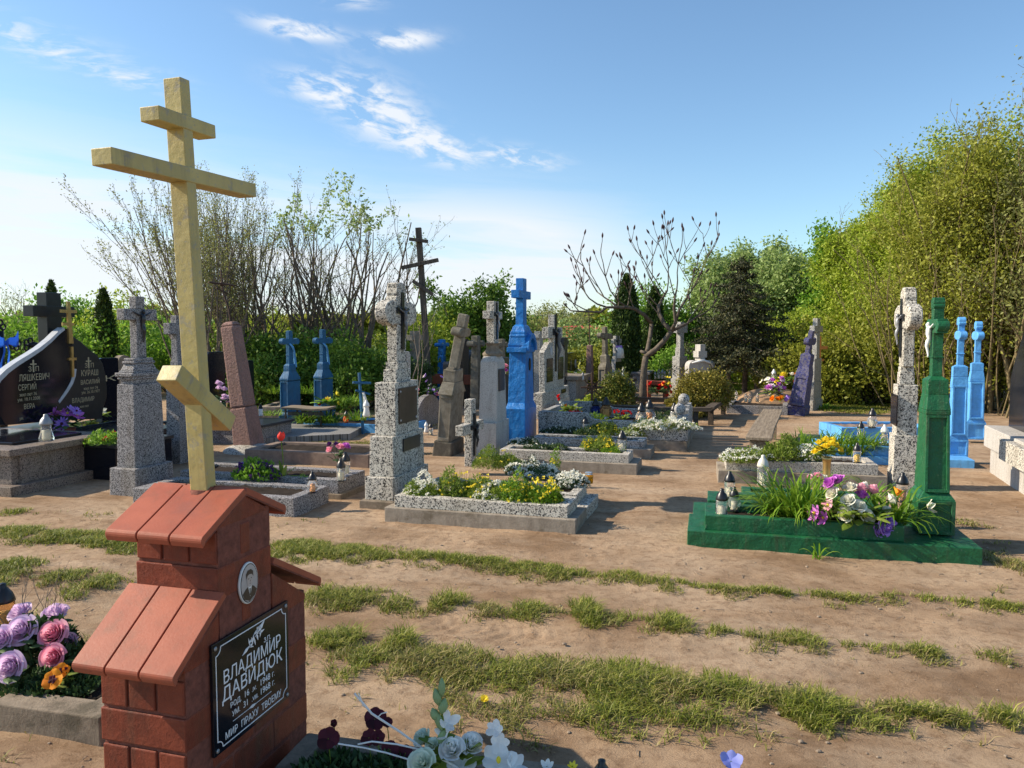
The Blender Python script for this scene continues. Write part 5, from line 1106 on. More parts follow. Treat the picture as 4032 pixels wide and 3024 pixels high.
flatstone('dark arched stone sculpture with a small oval portrait, behind the turned-neck obelisk', Z3, 960, 1085, 765, 1000, 17.8, 'blackr', .5, arch=1)
flatstone('dark wooden looking slab headstone beside the arched stone', Z3, 890, 960, 650, 1000, 17.4, 'woodh', .1)
flatstone('speckled low headstone with a black plaque, behind the tall speckled monument', Z3, 205, 325, 790, 1100, 11.2, 'gran', .12)
for x0_, x1_, yt_, Y_, mt_, lb_ in ((735, 800, 900, 15.5, 'blackr', 'small dark headstone under the far crosses'), (1340, 1400, 850, 15.5, 'blackr', 'small black headstone behind the bright blue monument'), (2130, 2200, 900, 23, 'gran_far', 'far grey headstone right of the dark green one'), (1130, 1180, 900, 24, 'gran_d', 'far grey headstone hidden behind the obelisk'), (430, 520, 830, 21, 'gran_far', 'far grey headstone left of the timber cross foot')):
    flatstone(lb_, Z3, x0_, x1_, yt_, 1010, Y_, mt_, .12)
t, W_, z1 = flatstone('low curved speckled granite wall end behind the leaning grey monument', Z3, 390, 665, 1285, 1420, 13.2, 'gran_d', .35, arch=1)
flatstone('black granite headstone with a bowed top, right of the curved pair', Z1, 1105, 1305, 720, 1200, 11.5, 'black', .03, ('К', ))
flatstone('pale weathered scroll headstone behind the squat granite pillar', Z1, 1305, 1440, 690, 1150, 13.5, 'conc', .35, arch=1)
flatstone('black granite headstone with a dark relief cross, behind the pink obelisk', Z2, 60, 250, 375, 900, 12.2, 'black', .12)
flatstone('dark flat headstone just right of the pink obelisk top', Z2, 460, 560, 470, 900, 15.5, 'blackr', .12)
tomb('grey_box_tomb', 'dark speckled box tomb with a slate top right of the pink obelisk', 'tomb', Z2(640, 1400), 11.3, 1.7, .80, [('box', -.05, .27, 0, 'gran_d'), ('top_slab', .27, .31, .04, 'blackr')])
tomb('dark_kerb_tomb', 'low black tomb with red flowers left of the squat granite pillar', 'tomb', R1(760, 1425), 8.6, 1.2, .9, [('box', -.05, .36, 0, 'black'), ('rim', .36, .40, .02, 'blackr')])
# black iron crosses far left with ribbons
def iron(label, x, yt, arm_y, half, Y, th=10):
    P = dp(Z1(x, 900), Y); P.z = 0; zt = dp(Z1(x, yt), Y).z; za = dp(Z1(x, arm_y), Y).z; t = thing('iron_grave_cross', label, 'cross', P, -R(th), 'black iron crosses behind the curved headstones')
    s = Y / F / 2.765; hf = half * s / .55
    m = MB(); m.tube([(0, 0, -.05), (0, 0, zt - .14)], .055, 10); m.tube([(0, -hf, za), (0, hf, za)], .04, 8); m.obj('bars', G['iron'], t, smooth=True)
    def ornament(c):
        m = MB()
        for k in range(5): a = 2 * math.pi * k / 5; p = Vector(c) + Vector((0, .065 * math.cos(a), .065 * math.sin(a))); m.tube([p + Vector((0, .045 * math.cos(q), .045 * math.sin(q))) for q in [2 * math.pi * j / 10 for j in range(11)]], .014, 5)
        m.obj('scroll_ornament', G['iron'], t)
    ornament((0, 0, zt - .08)); ornament((0, -hf, za)); ornament((0, hf, za)); return t, za
t, za = iron('black iron cross with scroll ends and a blue ribbon, at the very left edge', 15, 320, 560, 110, 11.5)
def ribbon(parent, mat, c, s):
    m = MB()
    for sg in (-1, 1):
        m.grid(lambda u, v: (c[0] + .03 + .05 * math.sin(u * 3.1), c[1] + sg * s * u, c[2] + s * .35 * u * (1 - .3 * u) + s * (v - .5) * (.25 + .7 * u) + .02 * math.sin(u * 9)), 8, 4)
        m.grid(lambda u, v: (c[0] + .03 + .02 * math.sin(u * 7), c[1] + sg * s * (.10 + .25 * u) + .05 * (v - .5) * s * 3, c[2] - s * 1.9 * u), 8, 2)
    m.obj('ribbon', G[mat], parent)
ribbon(t, 'pbl', (.04, .02, za), .25)
t, za = iron('black iron cross with scroll ends and a blue ribbon, just above the curved headstone', 490, 255, 575, 110, 11.9)
ribbon(t, 'pbl', (.04, .02, za + .12), .20)
# iron cross and small coloured ones
P = dp(R4(262, 890), 15.4); P.z = 0; t = thing('rusty_iron_cross', 'thin rusty iron cross with a ringed centre, in the yellow ground shrub', 'cross', P, -R(2)); zt = dp(R4(258, 635), 15.4).z; za = dp(R4(262, 755), 15.4).z
m = MB(); m.tube([(0, 0, -.05), (0, 0, zt)], .022, 6); m.tube([(-.22, 0, za), (.22, 0, za)], .02, 6); m.tube([(-.15, 0, za - .15), (.15, 0, za + .15)], .012, 5); m.tube([(-.15, 0, za + .15), (.15, 0, za - .15)], .012, 5); m.tube([(.1 * math.cos(q), 0, za + .1 * math.sin(q)) for q in [2 * math.pi * j / 14 for j in range(15)]], .012, 5); m.obj('bars', G['rust'], t)
P = dp(R4(2058, 640), 17.2); P.z = 0; t = thing('orange_cross', 'small orange wooden cross beside the slim speckled cross', 'cross', P, -R(6)); zt = dp(R4(2055, 350), 17.2).z; za = dp(R4(2055, 440), 17.2).z
og_ = flat('orange_wood', (.62, .22, .03), .6); m = MB(); m.box(-.035, .035, -.02, .02, -.05, zt); m.obj('post', og_, t); m = MB(); m.box(-.17, .17, -.04, -.021, za - .035, za + .035); m.obj('crossbar', og_, t); m = MB(); m.box(-.10, .10, -.04, -.021, za - .30, za - .25); m.obj('lower_bar', og_, t)
P = dp(Z2(1740, 950), 12.6); P.z = 0; t = thing('small_blue_cross', 'thin blue painted metal cross with a white ribbon, left of the tall speckled monument', 'cross', P, -R(10)); zt = dp(Z2(1722, 602), 12.6).z
m = MB(); m.tube([(0, 0, -.05), (-.06, 0, zt)], .028, 6); m.obj('post', G['blued'], t); m = MB(); z = dp(Z2(1730, 705), 12.6).z; m.tube([(-.13, -.1, z), (.10, .1, z - .02)], .022, 6); m.obj('crossbar', G['blued'], t); m = MB(); z = dp(Z2(1730, 805), 12.6).z; m.tube([(-.10, -.06, z + .02), (.10, .06, z - .05)], .018, 6); m.obj('lower_bar', G['blued'], t)
m = MB(); m.tube([(.02, -.04, zt - .32), (.05, -.04, zt - .42), (.03, -.04, zt - .58)], [.02, .03, .02], 5); m.obj('ribbon', G['white'], t)
# flower mound near the leaning violet monument
P = dp(R4(1690, 860), 16.4); P.z = 0
m = MB(); m.ball((0, 0, -.08), 1, 22, (.95, .75, .52)); o = m.obj('earth_mound', G['sand'], None, smooth=True); o.location = P + Vector((.25, .75, 0)); o['kind'] = 'structure'
a = dp(R4(1330, 905), 15.9); a.z = 0; b = dp(R4(1815, 905), 15.5); b.z = 0
grave('grey kerb around the mound of fresh flowers, near the leaning violet monument', a, b, 1.3, 0, .17, 'gran_d', rim_x=(0, (b - a).length), rim_y=(0, 1.3), rw=.10)
# ---- near kerbs along the bottom
a = gp(crop(0, 0, 1)(1195, 2918), .14); 
nk = Vector((-.78, 2.86, 0)); nd = Vector((math.cos(R(13)), -math.sin(R(13)), 0)); na = Vector((-nd.y, nd.x, 0))
grave('concrete kerb grave at the bottom edge, planted with dark pansies and artificial white flowers', nk - na * .62, nk - na * .62 + nd * 1.32, .62, 0, .13, 'conc', 'conc', rim_x=(0, 1.32), rim_y=(0, .62), rw=.085)
k0 = gp(R1(0, 0)) if False else None
a = gp(crop(0, 2000, 1.62)(-60, 1400)); b = gp(crop(0, 2000, 1.62)(640, 1500))
grave('mossy concrete kerb grave at the lower left with artificial roses', a, b, .85, 0, .105, 'conc', 'conc', rim_x=(0, (b - a).length), rim_y=(0, .85), rw=.13)
a = gp((3968, 3024), .12); grave('grey granite kerb corner at the lower right edge', Vector((a.x - .02, a.y - .6, 0)), Vector((a.x + 1.0, a.y - .8, 0)), .72, 0, .12, 'gran_d', rim_x=(0, 1.0), rim_y=(0, .70), rw=.10)
# red roofed house beyond the trees
P = dp((2275, 1392), 62); P.z = 0
t = thing('distant_house', 'distant low house with a red roof, seen between the monuments and the thuja', 'house', P, -R(10))
m = MB(); m.box(-1.6, 2.0, -2, 3, -.1, 1.1); m.obj('wall', G['white'], t); m = MB(); m.prism([(-2.6, 1.1), (.5, 2.25), (3.6, 1.1)], -1.9, 2.3, 'x'); m.obj('roof', flat('red_roof', (.48, .06, .05), .7), t)
# ================================================================== LANTERNS, FLOWERS, PLANTS
def lantern(label, p, h=.24, kind='clear', lid='blackp', wide=1.0, rz=0, shape='straight', group=None, wax='wax'):
    """grave candle lantern: glass, lid, base, candle"""
    t = thing('grave_lantern', label, 'lantern', p, rz, group); r = h * .19 * wide
    gm = {'clear': 'gclear', 'amber': 'gamber', 'yellow': 'gyel', 'blue': 'gblue', 'orange': 'gorange', 'white': 'white'}[kind]
    if shape == 'straight': pr = [(r * .9, .03 * h), (r, .06 * h), (r, .28 * h), (r * .93, .31 * h), (r, .34 * h), (r, .58 * h), (r * .8, .63 * h)]
    elif shape == 'round': pr = [(r * .6, .04 * h), (r * 1.05, .14 * h), (r * 1.35, .30 * h), (r * 1.25, .44 * h), (r * .85, .58 * h), (r * .8, .62 * h)]
    else: pr = [(r * 1.1, .03 * h), (r * 1.2, .1 * h), (r * .85, .38 * h), (r * .75, .58 * h), (r * .7, .62 * h)]
    m = MB(); m.lathe(pr, 18); m.obj('glass', G[gm], t, smooth=True)
    if kind != 'white': m = MB(); m.lathe([(r * .55, .06 * h), (r * .58, .10 * h), (r * .55, .40 * h), (.003, .41 * h)], 12); m.obj('candle', G[wax], t, smooth=True)
    m = MB(); m.lathe([(r * 1.0, 0), (r * 1.05, .02 * h), (r * .8, .05 * h)], 18); m.obj('base', G[lid], t)
    m = MB(); m.lathe([(r * .95, .60 * h), (r * 1.08, .62 * h), (r * 1.0, .68 * h), (r * .85, .78 * h), (r * .50, .88 * h), (r * .34, .92 * h), (r * .36, .98 * h), (r * .15, h)], 18); m.obj('lid', G[lid], t, smooth=True)
    return t
def LP(cr, x, y, z): return gp(cr(x, y), z)
lantern('clear glass lantern with black lid, left end of the front green kerb', LP(R5, 372, 832, .20), .235); lantern('clear glass lantern with black lid, just behind the left front one on the green kerb', LP(R5, 448, 790, .20), .20, shape='round')
lantern('clear glass lantern with black lid, on the middle green kerb', LP(R5, 420, 712, .21), .24)
lantern('clear glass lantern with cream lid and yellow candle, on the rear green kerb', LP(R5, 622, 632, .20), .29, lid='whitep', wide=.95)
lantern('amber candle lantern with black lid, at the foot of the green monument', LP(R5, 1470, 735, .23), .25, kind='clear', wax='waxo')
lantern('clear lantern with yellow candle and black lid, right of the yellow bouquet', LP(R5, 1195, 498, .25), .22, wax='waxy')
lantern('clear lantern with black lid, on the rear light blue kerb', LP(R5, 1288, 285, .22), .30, shape='round')
lantern('clear lantern with black lid, among daylilies before the blue kerbs', LP(R5, 1218, 350, .20), .24); lantern('slim white lantern beside the light blue kerb', LP(R5, 1362, 385, .20), .26, kind='clear', lid='white', shape='flare')
lantern('clear glass lantern with black lid, right end of the yellow flowered grave', LP(Z5, 1242, 775, .215), .265, wide=1.1); lantern('frosted clear lantern with black lid, behind the yellow flowers', LP(Z5, 842, 575, .21), .25)
lantern('dark blue glass lantern with black lid, inside the high walled grave', LP(Z5, 955, 385, .26), .30, kind='blue', shape='round', wide=1.1); lantern('amber brown glass lantern with black lid, inside the high walled grave', LP(Z5, 1068, 400, .26), .34, kind='amber', shape='round', wide=1.2)
lantern('round clear lantern with black lid, front one inside the high walled grave', LP(Z5, 1450, 470, .28), .32, shape='round', wide=1.1); lantern('round lantern with peach candle and black lid, inside the high walled grave', LP(Z5, 1540, 440, .28), .34, shape='round', wide=1.1, wax='waxo')
lantern('black lidded lantern partly behind white flowers in the high walled grave', LP(Z5, 1808, 455, .30), .30); lantern('tall clear glass lantern beside the stone balls', LP(Z5, 1865, 400, .30), .28, lid='gclear', wide=.9)
lantern('glass lantern with amber candle and black lid, on the corner of the grey kerb', LP(R7, 782, 435, .17), .20, shape='round', wax='waxo'); lantern('clear ribbed glass lantern with black lid, on the pansy grave kerb', LP(R7, 985, 352, .20), .225); lantern('pale ribbed lantern with black lid behind the clear ribbed one', LP(R7, 1020, 308, .18), .24)
lantern('clear and silver lantern standing on the polished black tomb top', LP(R1, 305, 1222, .50), .29, lid='silver', shape='flare', wide=1.15)
lantern('orange glass lantern with black lid, near the bench in the blue kerb', dp(Z2(1558, 1150), 12.6), .20, kind='orange', shape='round'); lantern('white house shaped lantern, left of the tall speckled monument', dp(Z2(1778, 1078), 12.0), .26, kind='white', lid='white', shape='flare')
lantern('white lantern with dark lid beside the leaning pink obelisk', dp(Z2(628, 1075), 12.3), .20, kind='white', lid='iron', shape='straight', wide=.8)
lantern('silver and white lantern on the dark plank bench near the thuja', dp(Z4(803, 1062), 17.6), .24, kind='white', lid='silver', shape='flare', wide=.8); lantern('small clear lantern on the paving by the round shrub', dp(Z4(882, 1240), 17.5), .21, wide=.8, lid='white')
lantern('white lantern on the box tomb behind the double monument', dp(Z4(298, 1098), 18.4), .20, kind='white', lid='silver', shape='flare', wide=.8)
for i, (x, y, hh) in enumerate(((1200, 1085, .22), (1245, 1080, .28), (1290, 1080, .27), (1320, 1078, .22), (1380, 1085, .26))):
    lantern(['clear lantern left in the cluster on the grey tomb', 'large clear lantern in the cluster on the grey tomb', 'tall clear lantern in the middle of the grey tomb cluster', 'round clear lantern right of the middle in the grey tomb cluster', 'rightmost slim clear lantern on the grey tomb beside the pillar'][i], dp(Z4(x, y), 21.6), hh, wide=.9, lid='silver' if i != 1 else 'gclear', group='lanterns on the grey tomb')
for i, (x, y) in enumerate(((1405, 850), (1480, 870), (1510, 872), (1572, 868))):
    lantern(['small pale lantern by the dead stem near the spruce', 'small clear lantern left of the flower mound', 'low clear lantern at the foot of the flower mound', 'clear lantern touching the white flowers on the mound'][i], dp(R4(x, y), 16.0), .18, lid='gclear', group='lanterns before the flower mound')
lantern('white topped lantern standing on the flower mound', dp(R4(1702, 700), 16.2), .24, lid='white', shape='round')
lantern('clear lantern with dark lid left of the leaning grey monument', LP(R3, 447, 1000, .0), .20); lantern('white lantern left of the leaning grey monument', LP(R3, 420, 985, .0), .18, kind='white', lid='white', shape='flare')
# honey jar
P = LP(Z5, 880, 1112, .215); t = thing('candle_jar', 'squat yellow glass candle jar on the corner of the white flowered grave', 'jar', P); m = MB(); m.lathe([(.040, 0), (.043, .02), (.043, .06), (.046, .068), (.040, .078), (.030, .085)], 16); m.obj('glass', G['gyel'], t, smooth=True); m = MB(); m.lathe([(.036, .004), (.036, .045)], 12); m.obj('wax', G['waxy'], t); m = MB(); m.lathe([(.038, .086), (.038, .104), (.034, .108)], 16); m.obj('lid', G['gclear'], t)
# ------------------------------------------------------------------ plants
def blade_mesh(n, r, L, w, spread=1.0, seg=6, flop=1.0, c=(0, 0), rx=None, ry=None):
    rx = rx or r; ry = ry or r
    a = NR.rand(n) * 2 * math.pi; q = np.sqrt(NR.rand(n)); x0 = c[0] + rx * q * np.cos(a) * .6; y0 = c[1] + ry * q * np.sin(a) * .6
    az = a + NR.normal(size=n) * .7; ln = L * (.55 + .55 * NR.rand(n)); el = R(82) - NR.rand(n) ** .8 * R(52) * spread; cur = (1.1 + 1.5 * NR.rand(n)) * flop
    V = []; px, py, pz = x0.copy(), y0.copy(), np.zeros(n); d = el.copy(); sx, sy = -np.sin(az), np.cos(az)
    tw = NR.normal(size=n) * .5
    for i in range(seg + 1):
        u = i / seg; ww = w * (1 - u ** 2.2) * (.55 + .6 * math.sin(min(1, u * 1.6 + .2) * math.pi * .5)) * .5
        V.append(np.stack([px - sx * ww, py - sy * ww, pz + ww * .4 * np.sin(tw)], 1)); V.append(np.stack([px + sx * ww, py + sy * ww, pz], 1))
        st = ln / seg; px = px + np.cos(d) * np.cos(az) * st; py = py + np.cos(d) * np.sin(az) * st; pz = pz + np.sin(d) * st; d = d - cur * (u ** 1.3 + .1) / seg * 2.4
    V = np.stack(V, 1); V[:, :, 2] = np.maximum(V[:, :, 2], .004); V = V.reshape(-1, 3); k = (np.arange(n) * (2 * seg + 2))[:, None]; f = []
    for i in range(seg): f.append(np.concatenate([k + 2 * i, k + 2 * i + 1, k + 2 * i + 3, k + 2 * i + 2], 1))
    return V, np.concatenate(f)
def daylily(label, p, n, L, r, w=.013, mat='lily', group=None, rx=None, ry=None, rz=-TH, name='daylily_clump', flop=1.0):
    t = thing(name, label, 'plant', p, rz, group); V, f = blade_mesh(n, r, L, w, rx=rx, ry=ry, flop=flop); npmesh('blades', V, f, G[mat], t); return t
_po = [0]
def p_off(): _po[0] += 1.37; return _po[0]
def dome(n, rx, ry, h, z0=0):
    a = NR.rand(n) * 2 * math.pi; q = np.sqrt(NR.rand(n)); x = rx * q * np.cos(a); y = ry * q * np.sin(a)
    k = .72 + .42 * sn(x + p_off(), y + 5, 11, 41); top = h * np.sqrt(np.maximum(0, 1 - q ** 2.2)) * k; return x, y, top + z0
def herb(label, p, rx, ry, h, nl, ls, mat='herb', fl=None, nf=0, fs=.012, name='flowering_herb', cat='plant', rz=-TH, group=None, cluster=6, fl2=None, nf2=0, spike=0, aspect=.3, z0=0):
    """low bush: stems, leaves, flower clusters"""
    t = thing(name, label, cat, p, rz, group)
    x, y, z = dome(nl, rx, ry, h, z0); zz = z * (1 - (NR.rand(nl) ** 1.7) * .85); leaves('leaves', np.stack([x, y, zz], 1), ls, G[mat], t, aspect, up=.9)
    ns = max(8, nl // 40); x, y, z = dome(ns, rx, ry, h * 1.03, z0); m = MB()
    for i in range(ns): m.tube([(x[i] * .7, y[i] * .7, 0), (x[i] * .9, y[i] * .9, z[i] * .6), (x[i], y[i], z[i] * 1.02)], .0016, 3, cap=False)
    m.obj('stems', G[mat], t)
    for (pm_, n_) in ((fl, nf), (fl2, nf2)):
        if not pm_: continue
        x, y, z = dome(n_, rx * 1.03, ry * 1.03, h * 1.04, z0); z = z * (1 - .25 * NR.rand(n_) ** 2) + spike * NR.rand(n_); pts = []
        for i in range(n_):
            k = cluster; c = NR.normal(size=(k, 3)); c /= np.linalg.norm(c, axis=1)[:, None]; c[:, 2] = abs(c[:, 2]) * .7; pts.append(np.array([x[i], y[i], z[i]]) + c * fs * .75)
        leaves('blossoms', np.concatenate(pts), fs, G[pm_], t, .95, up=.4, jit=.25)
    return t
def PT(cr, x, y, z): return gp(cr(x, y), z)
def rose(m, c, r, ax=None, n=22, open_=1.0, seed=1):
    """layered petals around axis ax"""
    rs = random.Random(seed); ax = Vector(ax or (0, 0, 1)).normalized(); q = ax.to_track_quat('Z', 'Y').to_matrix().to_4x4(); T = Matrix.Translation(Vector(c)) @ q
    for i in range(n):
        u = i / (n - 1); a0 = i * 2.4 + rs.random() * .3; rad = r * (.10 + .80 * u); h = r * (1.05 - .50 * u); wdt = .75 + .30 * u; tip = r * (.02 + .34 * u * u * open_)
        def fn(s, v, a0=a0, rad=rad, h=h, wdt=wdt, tip=tip, u=u):
            an = a0 + (s - .5) * 2 * wdt * (1 - .25 * v); rr = rad * (.42 + .62 * math.sin(min(1, v * 1.25) * math.pi / 2)) + tip * max(0, v - .72) * 3.2
            zz = -r * .55 * (u * .5 + .25) + (h + r * .25) * v - (tip * .9) * max(0, v - .80) * 3 - .10 * r * (2 * s - 1) ** 2 * v + .03 * r * math.sin(s * 9 + i)
            return (rr * math.cos(an), rr * math.sin(an), zz)
        m.grid(fn, 7, 6, T)
    return m
def openflower(m, c, r, ax, npet=6, w=.5, cup=.35, seed=0):
    rs = random.Random(seed); T = Matrix.Translation(Vector(c)) @ Vector(ax).normalized().to_track_quat('Z', 'Y').to_matrix().to_4x4()
    for i in range(npet):
        a = 2 * math.pi * i / npet + rs.random() * .15; L = r * rs.uniform(.88, 1.08)
        def fn(s, v, a=a, L=L): wd = w * L * max(0, math.sin(min(.97, .10 + .87 * v ** 1.25) * math.pi)) ** .5 * .5; x = L * v; y = (s - .5) * 2 * wd; return (x * math.cos(a) - y * math.sin(a), x * math.sin(a) + y * math.cos(a), cup * L * v * v - .08 * r * abs(2 * s - 1) + .02 * r * math.sin(v * 8 + a))
        m.grid(fn, 4, 5, T)
    return m
def leafblade(m, a, b, w, bend=.2, up=(0, 0, 1)):
    a, b = Vector(a), Vector(b); d = b - a; L = d.length; s = d.cross(Vector(up)); s = s.normalized() if s.length > 1e-4 else Vector((1, 0, 0)); n_ = s.cross(d).normalized()
    m.grid(lambda u, v: a + d * u + s * (v - .5) * w * math.sin(min(1, .06 + u * .94) * math.pi) ** .8 + n_ * (bend * L * math.sin(u * math.pi) * .3 - abs(v - .5) * w * .3), 7, 2); return m
def bouquet(label, p, blooms, leaf='herbd', nleaf=20, lr=.09, ll=.07, name='flower_bouquet', vase=None, group=None, cat='bouquet', axis_spread=.5, stem=True, sc=1):
    """blooms: list of (kind, mat, dx, dy, dz, r)"""
    t = thing(name, label, cat, p, 0, group); t.scale = (sc, sc, sc); rs = random.Random(int(p.x * 100))
    if vase: m = MB(); m.lathe(vase[0], 18); m.obj('vase', G[vase[1]], t, smooth=True)
    base = Vector((0, 0, vase[0][-1][1] if vase else 0))
    for i, (kd, mt, dx, dy, dz, r) in enumerate(blooms):
        c = Vector((dx, dy, dz)); ax = Vector((dx, dy - .05, .12)) - Vector((0, 0, 0)); ax.z = abs(dz) * .4 + .06; m = MB()
        if kd == 'rose': rose(m, c, r, ax, 20 if r > .03 else 12, 1, i)
        elif kd == 'open': openflower(m, c, r, ax, 6, .6, .3, i)
        elif kd == 'daisy': openflower(m, c, r, ax, 14, .28, .12, i)
        elif kd == 'bell': openflower(m, c, r, ax, 5, .9, .9, i)
        else: m.ball(c, r, 8)
        o = m.obj('bloom', G[mt], t, smooth=True)
        if kd in ('open', 'daisy'): k = MB(); k.ball(c + ax.normalized() * r * .10, r * .18, 8); k.obj('centre', G['pdark' if mt == 'ppurple' else 'pyel'], o)
    if stem:
        m = MB()
        for (kd, mt, dx, dy, dz, r) in blooms: m.tube([base * .9, (dx * .5, dy * .5, base.z + (dz - base.z) * .6), (dx, dy, dz - r * .3)], .003, 4)
        m.obj('stems', G['herbd'], t)
    m = MB(); cz = sum(b[4] for b in blooms) / len(blooms)
    for k in range(nleaf):
        a = rs.uniform(0, 6.28); z0 = base.z + (cz - base.z) * rs.uniform(.2, .8); r0 = lr * rs.uniform(.2, .5); a0 = Vector((r0 * math.cos(a), r0 * math.sin(a), z0)); e = a0 + Vector((math.cos(a), math.sin(a), rs.uniform(-.3, .6))) * ll * rs.uniform(.7, 1.3)
        leafblade(m, a0, e, ll * .55)
    m.obj('leaves', G[leaf], t, smooth=True)
    return t
# --- front-left flowered grave and the one behind
zs = .21
for lab, x, y, rx, ry, h, nl, fl, nf, fl2, nf2, mat in (
    ('white candytuft clump at the left end of the front grave', 425, 1325, .15, .13, .17, 1500, 'pwhite', 150, None, 0, 'herb'),
    ('white candytuft clump in the middle of the front grave', 840, 1375, .17, .12, .13, 1500, 'pwhite', 130, 'pyel', 14, 'herb'),
    ('yellow wallflower clump left of centre in the front grave', 620, 1330, .17, .13, .22, 1700, 'pyel', 26, None, 0, 'herb'),
    ('yellow wallflower clump beside the middle candytuft in the front grave', 760, 1340, .12, .13, .20, 1200, 'pyel', 30, None, 0, 'herb'),
    ('tall yellow flowered clump right of centre in the front grave', 1000, 1390, .16, .14, .22, 1900, 'pyel', 55, None, 0, 'lily'),
    ('yellow flowered clump at the right end of the front grave', 1140, 1405, .14, .13, .20, 1800, 'pyel', 60, None, 0, 'lily'),
    ('low orange yellow edging clump at the right rim of the front grave', 1215, 1412, .05, .07, .09, 400, 'pyel', 20, None, 0, 'herb'),
    ('dark rosette succulent patch between white clumps in the front grave', 650, 1365, .13, .08, .07, 500, None, 0, None, 0, 'herbd')):
    herb(lab, g1a + bd * ((x - 245) / 1110 * 1.71) + ad * (.27 if y < 1345 and x > 500 else .22) + Vector((0, 0, .19)), rx * 1.2, ry * 1.1, h * 1.25, int(nl * 1.3), .030, mat, fl, int(nf * 1.25), .015, fl2=fl2, nf2=nf2, spike=.02 if fl == 'pyel' else 0)
for lab, x, y, rx, ry, h, nl, fl, nf, mat, z in (
    ('tall green feathery bush before the light obelisk', 840, 1200, .28, .16, .26, 3200, 'pyel', 8, 'herb', .2),
    ('white candytuft carpet on the left half of the second grave', 1010, 1235, .22, .18, .17, 1900, 'pwhite', 230, 'herbd', .2),
    ('white candytuft carpet in the middle of the second grave', 1130, 1270, .22, .20, .15, 1900, 'pwhite', 230, 'herbd', .2),
    ('white candytuft carpet on the right end of the second grave', 1270, 1300, .19, .20, .14, 1900, 'pwhite', 240, 'herbd', .2),
    ('small dark red flower tuft between white candytuft', 1050, 1190, .05, .05, .14, 150, 'pred', 8, 'herbd', .2),
    ('tall yellowish sprout rising from the second grave', 1185, 1200, .06, .05, .22, 260, 'pyel', 6, 'lily', .2),
    ('white edged plant in front of the blue monument', 1000, 1065, .22, .12, .13, 1500, 'pwhite', 90, 'herbd', .15),
    ('dark creeping plant with a few white blossoms on the slab grave', 1130, 1090, .30, .13, .10, 1800, 'pwhite', 22, 'herbd', .19),
    ('yellow flowering clump on the slab grave', 1440, 1095, .22, .16, .24, 2600, 'pyel', 42, 'herb', .19),
    ('low green clump with tiny yellow flowers at the grave end', 1530, 1110, .15, .12, .14, 1300, 'pyel', 14, 'lily', .19),
    ('yellow flowering clump on the middle kerb grave', 1480, 1000, .22, .15, .26, 2300, 'pyel', 34, 'herb', .19),
    ('dark green low plant on the middle kerb grave', 1380, 1010, .22, .14, .15, 1700, 'pyel', 8, 'herbd', .19),
    ('silvery white flowering plant on the left of the middle kerb grave', 1230, 990, .34, .16, .14, 2200, 'pwhite', 70, 'herbd', .19),
    ('white candytuft clump right end of the middle kerb grave', 1625, 1005, .24, .17, .16, 2000, 'pwhite', 170, 'herb', .19)):
    herb(lab, PT(R3, x, y, z), rx, ry, h, nl, .03, mat, fl, nf, .016)
# --- inside the high walled grave
herb('dense white candytuft mound in the high walled grave', PT(Z5, 1700, 520, .30), .50, .26, .17, 3200, .03, 'herb', 'pwhite', 480, .022)
herb('small green plant with blue flowers in the high walled grave', PT(Z5, 930, 440, .28), .26, .16, .13, 1400, .035, 'lily', 'pblue', 20, .018)
herb('grey green low plant behind the lanterns', PT(Z5, 1700, 400, .26), .36, .2, .16, 1300, .035, 'herbd', None, 0)
herb('tiny grass tuft between lanterns and candytuft', PT(Z5, 1470, 520, .28), .14, .10, .11, 500, .04, 'lily', None, 0)
bouquet('red geranium bunch with broad leaves in the high walled grave', PT(Z5, 1250, 455, .28), [('rose', 'pred', random.uniform(-.24, .24), random.uniform(-.08, .08), random.uniform(.22, .34), .035) for _ in range(16)], 'herb', 26, .30, .16, sc=0.55)
bouquet('red, white and lilac artificial wreath leaning on the double monument', PT(Z5, 690, 330, .45), [('rose', 'pred', -.36, .02, .42, .06), ('rose', 'pred', -.34, 0, .34, .05), ('rose', 'pwhite', -.30, 0, .26, .05), ('rose', 'pwhite', -.24, 0, .20, .05), ('rose', 'porange', -.16, -.02, .16, .05), ('daisy', 'plilac', .08, -.05, .06, .13), ('rose', 'pred', -.02, -.08, -.03, .07), ('rose', 'pred', .10, -.10, -.06, .08), ('rose', 'pred', .18, -.06, -.03, .06), ('rose', 'porange', .28, -.04, -.04, .05)], 'herb', 30, .36, .2, stem=False, sc=0.55)
# --- right grave
for lab, x, y, rx, ry, h, nl, fl, nf, mat, ls in (
    ('white candytuft clump at the left end of the right grave', 500, 490, .24, .17, .16, 2200, 'pwhite', 190, 'herb', .03), ('white candytuft clump left of the feathery bush on the right grave', 610, 478, .16, .15, .15, 1300, 'pwhite', 100, 'herb', .03), ('feathery green bush between white clumps', 740, 478, .22, .18, .28, 3200, None, 0, 'herb', .035),
    ('white candytuft clump right of the feathery bush', 880, 480, .20, .16, .17, 1700, 'pwhite', 150, 'herb', .03)):
    herb(lab, PT(R5, x, y, .25), rx, ry, h, nl, ls, mat, fl, nf, .016)
daylily('broad daylily clump behind the white flowered right grave', PT(R5, 1060, 440, .10), 330, .46, .42, .018, rx=.75, ry=.28); daylily('small daylily tuft left of the larger one', PT(R5, 835, 405, .0), 110, .34, .22, .016, 'lily')
daylily('daylily leaves at the right beside the grey kerb', PT(R5, 1240, 430, .12), 120, .40, .3, .017)
daylily('large bright daylily clump on the front green kerb', PT(R5, 845, 830, .19), 420, .52, .34, .016, rx=.38, ry=.18)
daylily('smaller drooping daylily clump before the green monument', PT(R5, 1400, 870, .19), 120, .46, .18, .018, flop=1.4)
